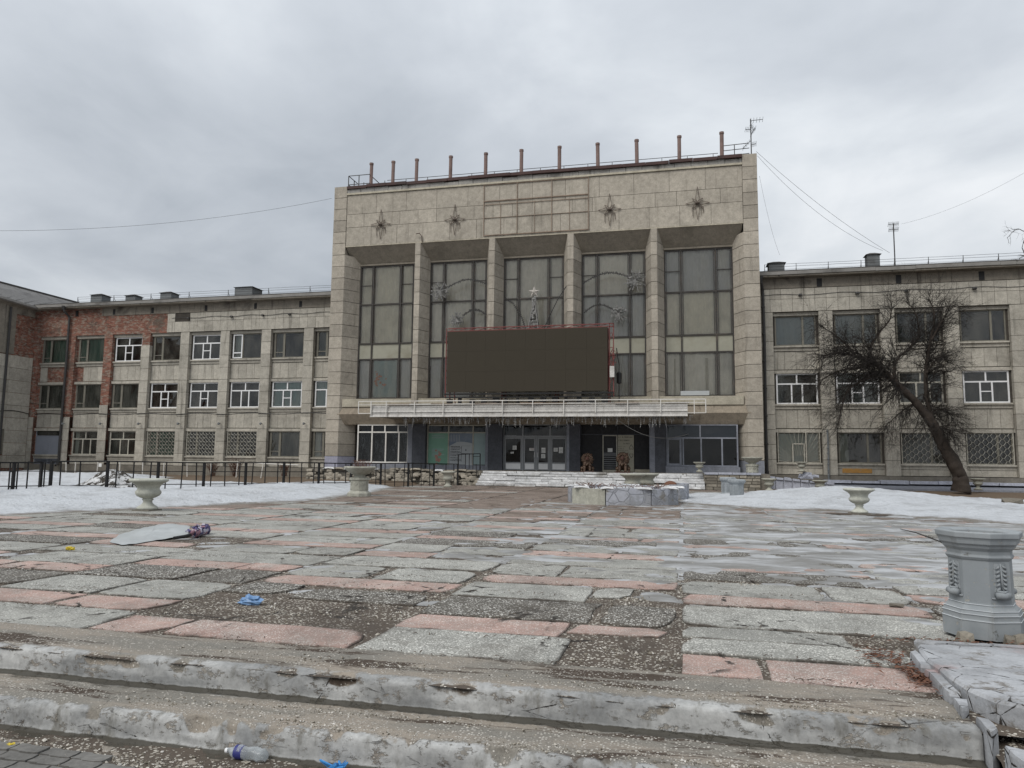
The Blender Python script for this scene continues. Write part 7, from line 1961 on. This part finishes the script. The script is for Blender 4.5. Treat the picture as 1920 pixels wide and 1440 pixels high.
# ------------------------------------------------------------------ litter and small things
pts = [at_z(*p) for p in ((205, 1018), (222, 1006), (248, 1000), (285, 993), (312, 988), (330, 990), (356, 997), (352, 1006), (318, 1011), (285, 1016), (255, 1021), (228, 1023))]
b = MB(); cxy = sum(pts, Vector()) / len(pts); rings = []
n = len(pts)
fine = []
for i in range(n):
    for q_ in range(4): fine.append(pts[i].lerp(pts[(i + 1) % n], q_ / 4))
m = len(fine)
vs = []
for j in range(9):
    u = j / 8
    for p in fine:
        w_ = cxy.lerp(p, u); vs.append((w_.x, w_.y, .018 + .05 * (1 - u ** 3) * (.5 + fbm(w_.x * 1.5, w_.y * 1.5, 6)) + .10 * math.exp(-((w_.x + 10.0) ** 2 + (w_.y - 13.0) ** 2) * 1.6) + .02 * fbm(w_.x * 5, w_.y * 5, 2)))
b.faces(vs, [(j * m + i, j * m + (i + 1) % m, (j + 1) * m + (i + 1) % m, (j + 1) * m + i) for j in range(8) for i in range(m)])
M['sheet'] = plain('cloudy_plastic_sheet', (0.36, 0.38, 0.38), 0.4, var=0.2, scale=3, dirt=(0.5, 0.52, 0.53), dirt_amt=0.5, spec=.5, bmp=.3)
tag(b.build('plastic_sheet', M['sheet'], smooth_=True, org=cxy), 'big flattened sheet of cloudy grey plastic lying on the paving at the left', 'plastic sheet')
def floral():
    s = NT('floral_cloth'); v = s.vor(16); sc = s.n('ShaderNodeSeparateColor'); s.t.links.new(v.outputs['Color'], sc.inputs[0])
    c = s.ramp(sc.outputs[0], [(0, (.03, .026, .07)), (.35, (.09, .08, .18)), (.55, (.42, .40, .46)), (.8, (.26, .14, .17)), (1, (.5, .47, .5))], 'CONSTANT'); s.bsdf(c, .8); return s.m
M['floral'] = floral()
a_, c_ = at_z(357, 1003, .06), at_z(388, 992, .09)
b = MB(); dv = (c_ - a_); b.tube([a_ + dv * t_ for t_ in (0, .12, .3, .5, .6, .7, .85, .98, 1.05)], [.03, .06, .085, .085, .07, .10, .11, .085, .03], 12, True, .25)
for k in range(16): t_ = rt.random(); q0 = a_ + dv * t_ + Vector((0, -.05, .05)); b.tube([q0 + Vector((rt.uniform(-.1, .1), rt.uniform(-.06, .06), rt.uniform(-.03, .05))), q0 + Vector((rt.uniform(-.12, .12), 0, rt.uniform(0, .06)))], [.035, .015], 5)
UM = thing('folded_umbrella', 'folded purple floral umbrella with a black handle beside the grey plastic sheet', 'umbrella', a_)
b.build('canopy', M['floral'], UM, smooth_=True)
b = MB(); b.tube([at_z(326, 1009, .04), at_z(345, 1006, .05), a_], .03, 7); b.build('handle', M['black'], UM)
def crumple(name, px, py, z, sx, sy, sz, mat, label, cat, seed):
    p = at_z(px, py, z); global b
    b = MB(); lump((p.x, p.y, z + sz * .7), sx, sy, sz, 16, 10, .75, seed)
    return tag(b.build(name, M[mat], org=p), label, cat)
crumple('blue_bag', 470, 1133, -.02, .12, .07, .05, 'ink_blue', 'crumpled blue plastic bag in the gravel where slabs are missing', 'plastic bag', 3)
crumple('yellow_wrapper', 132, 1031, .0, .07, .05, .03, 'yellow', 'small yellow wrapper on the paving at the left', 'wrapper', 5)
crumple('yellow_scrap', 20, 1402, -.36, .035, .02, .015, 'yellow', 'tiny yellow scrap by the grey pavers at the lower left', 'scrap', 6)
p = at_z(655, 1428, -.36); p.y = min(p.y, 4.2); b = MB()
for k in range(14):
    q0 = p + Vector((rt.gauss(0, .035), rt.gauss(0, .02), .02)); b.tube([q0, q0 + Vector((rt.uniform(-.06, .06), rt.uniform(-.04, .04), rt.uniform(0, .04))), q0 + Vector((rt.uniform(-.08, .08), rt.uniform(-.05, .05), .01))], [.012, .006, .003], 4)
tag(b.build('blue_film', M['bright_blue'], org=p), 'torn bright blue film below the steps at the bottom edge', 'plastic film')
# squashed clear bottle with a blue label
def clear():
    s = NT('clear_plastic'); tr = s.n('ShaderNodeBsdfTransparent'); s.put(tr.inputs[0], (.9, .92, .93)); pr = s.n('ShaderNodeBsdfPrincipled'); s.put(pr.inputs['Base Color'], (.5, .53, .55)); pr.inputs['Roughness'].default_value = .12
    m = s.n('ShaderNodeMixShader'); lw = s.n('ShaderNodeLayerWeight'); lw.inputs[0].default_value = .35; s.put(m.inputs[0], s.math('ADD', s.math('MULTIPLY', lw.outputs['Facing'], .7), .22)); s.t.links.new(tr.outputs[0], m.inputs[1]); s.t.links.new(pr.outputs[0], m.inputs[2]); s.t.links.new(m.outputs[0], s.out.inputs[0]); return s.m
M['clear'] = clear()
q0, q1 = at_z(447, 1392, -.315), at_z(534, 1397, -.305)
q0.y = 4.235; q0.z = q1.z = -.318; q1.y = 4.225; q1 = q0 + (q1 - q0).normalized() * .285; dv = q1 - q0
BT = thing('plastic_bottle', 'squashed clear plastic bottle with a dark blue label lying at the foot of the steps', 'bottle', q0)
b = MB(); b.tube([q0 + dv * t_ + Vector((0, 0, .006 * math.sin(t_ * 20))) for t_ in (0, .04, .08, .16, .24, .36, .5, .62, .72, .84, .94, .985)], [.012, .013, .014, .028, .040, .041, .037, .041, .038, .041, .038, .026], 16); b.build('bottle_body', M['clear'], BT, smooth_=True)
b = MB(); b.tube([q0 - dv * .015, q0 + dv * .045], .0155, 12); b.build('cap', M['pvc'], BT)
M['navy'] = plain('navy_label', (.03, .035, .16), .5, dirt=(.3, .3, .36), dirt_amt=.3)
b = MB(); b.tube([q0 + dv * .25, q0 + dv * .36, q0 + dv * .44], [.0415, .0425, .040], 16, False); b.build('bottle_label', M['navy'], BT, smooth_=True)
# white plastic container at the lower right corner
p = Vector((1.86, 4.30, -.19))
CT = thing('plastic_container', 'white rounded plastic container in the dirt at the lower right corner', 'container', p)
b = MB(); b.lathe([(.02, 0), (.075, .0), (.085, .012), (.092, .15), (.088, .168), (.075, .175), (.05, .178)], 20, (p.x, p.y, p.z)); b.build('tub', M['plastic_white'], CT, smooth_=True)
# a thin stick across the ice at the right, a stone in the snow
b = MB(); a_, c_ = at_z(1688, 992, .03), at_z(1775, 1020, .12); b.tube([a_, a_.lerp(c_, .4) + Vector((0, 0, .03)), c_], [.008, .012, .014], 5)
tag(b.build('stick', M['twig'], org=a_), 'thin dark stick lying on the ice left of the pedestal planter', 'stick')
p = at_z(1895, 943, .25); b = MB(); b.rock((p.x, p.y, .3), .28, .18, .10, rt); tag(b.build('loose_stone', M['rubble'], org=p), 'lone brown stone on the snow at the right edge', 'stone')
p = at_z(1682, 1138, 0); b = MB(); b.rock((p.x, p.y, .02), .07, .03, .014, rt); tag(b.build('stone_chip', M['plinth'], org=p), 'dark flat chip on the pink slab left of the planter', 'stone')
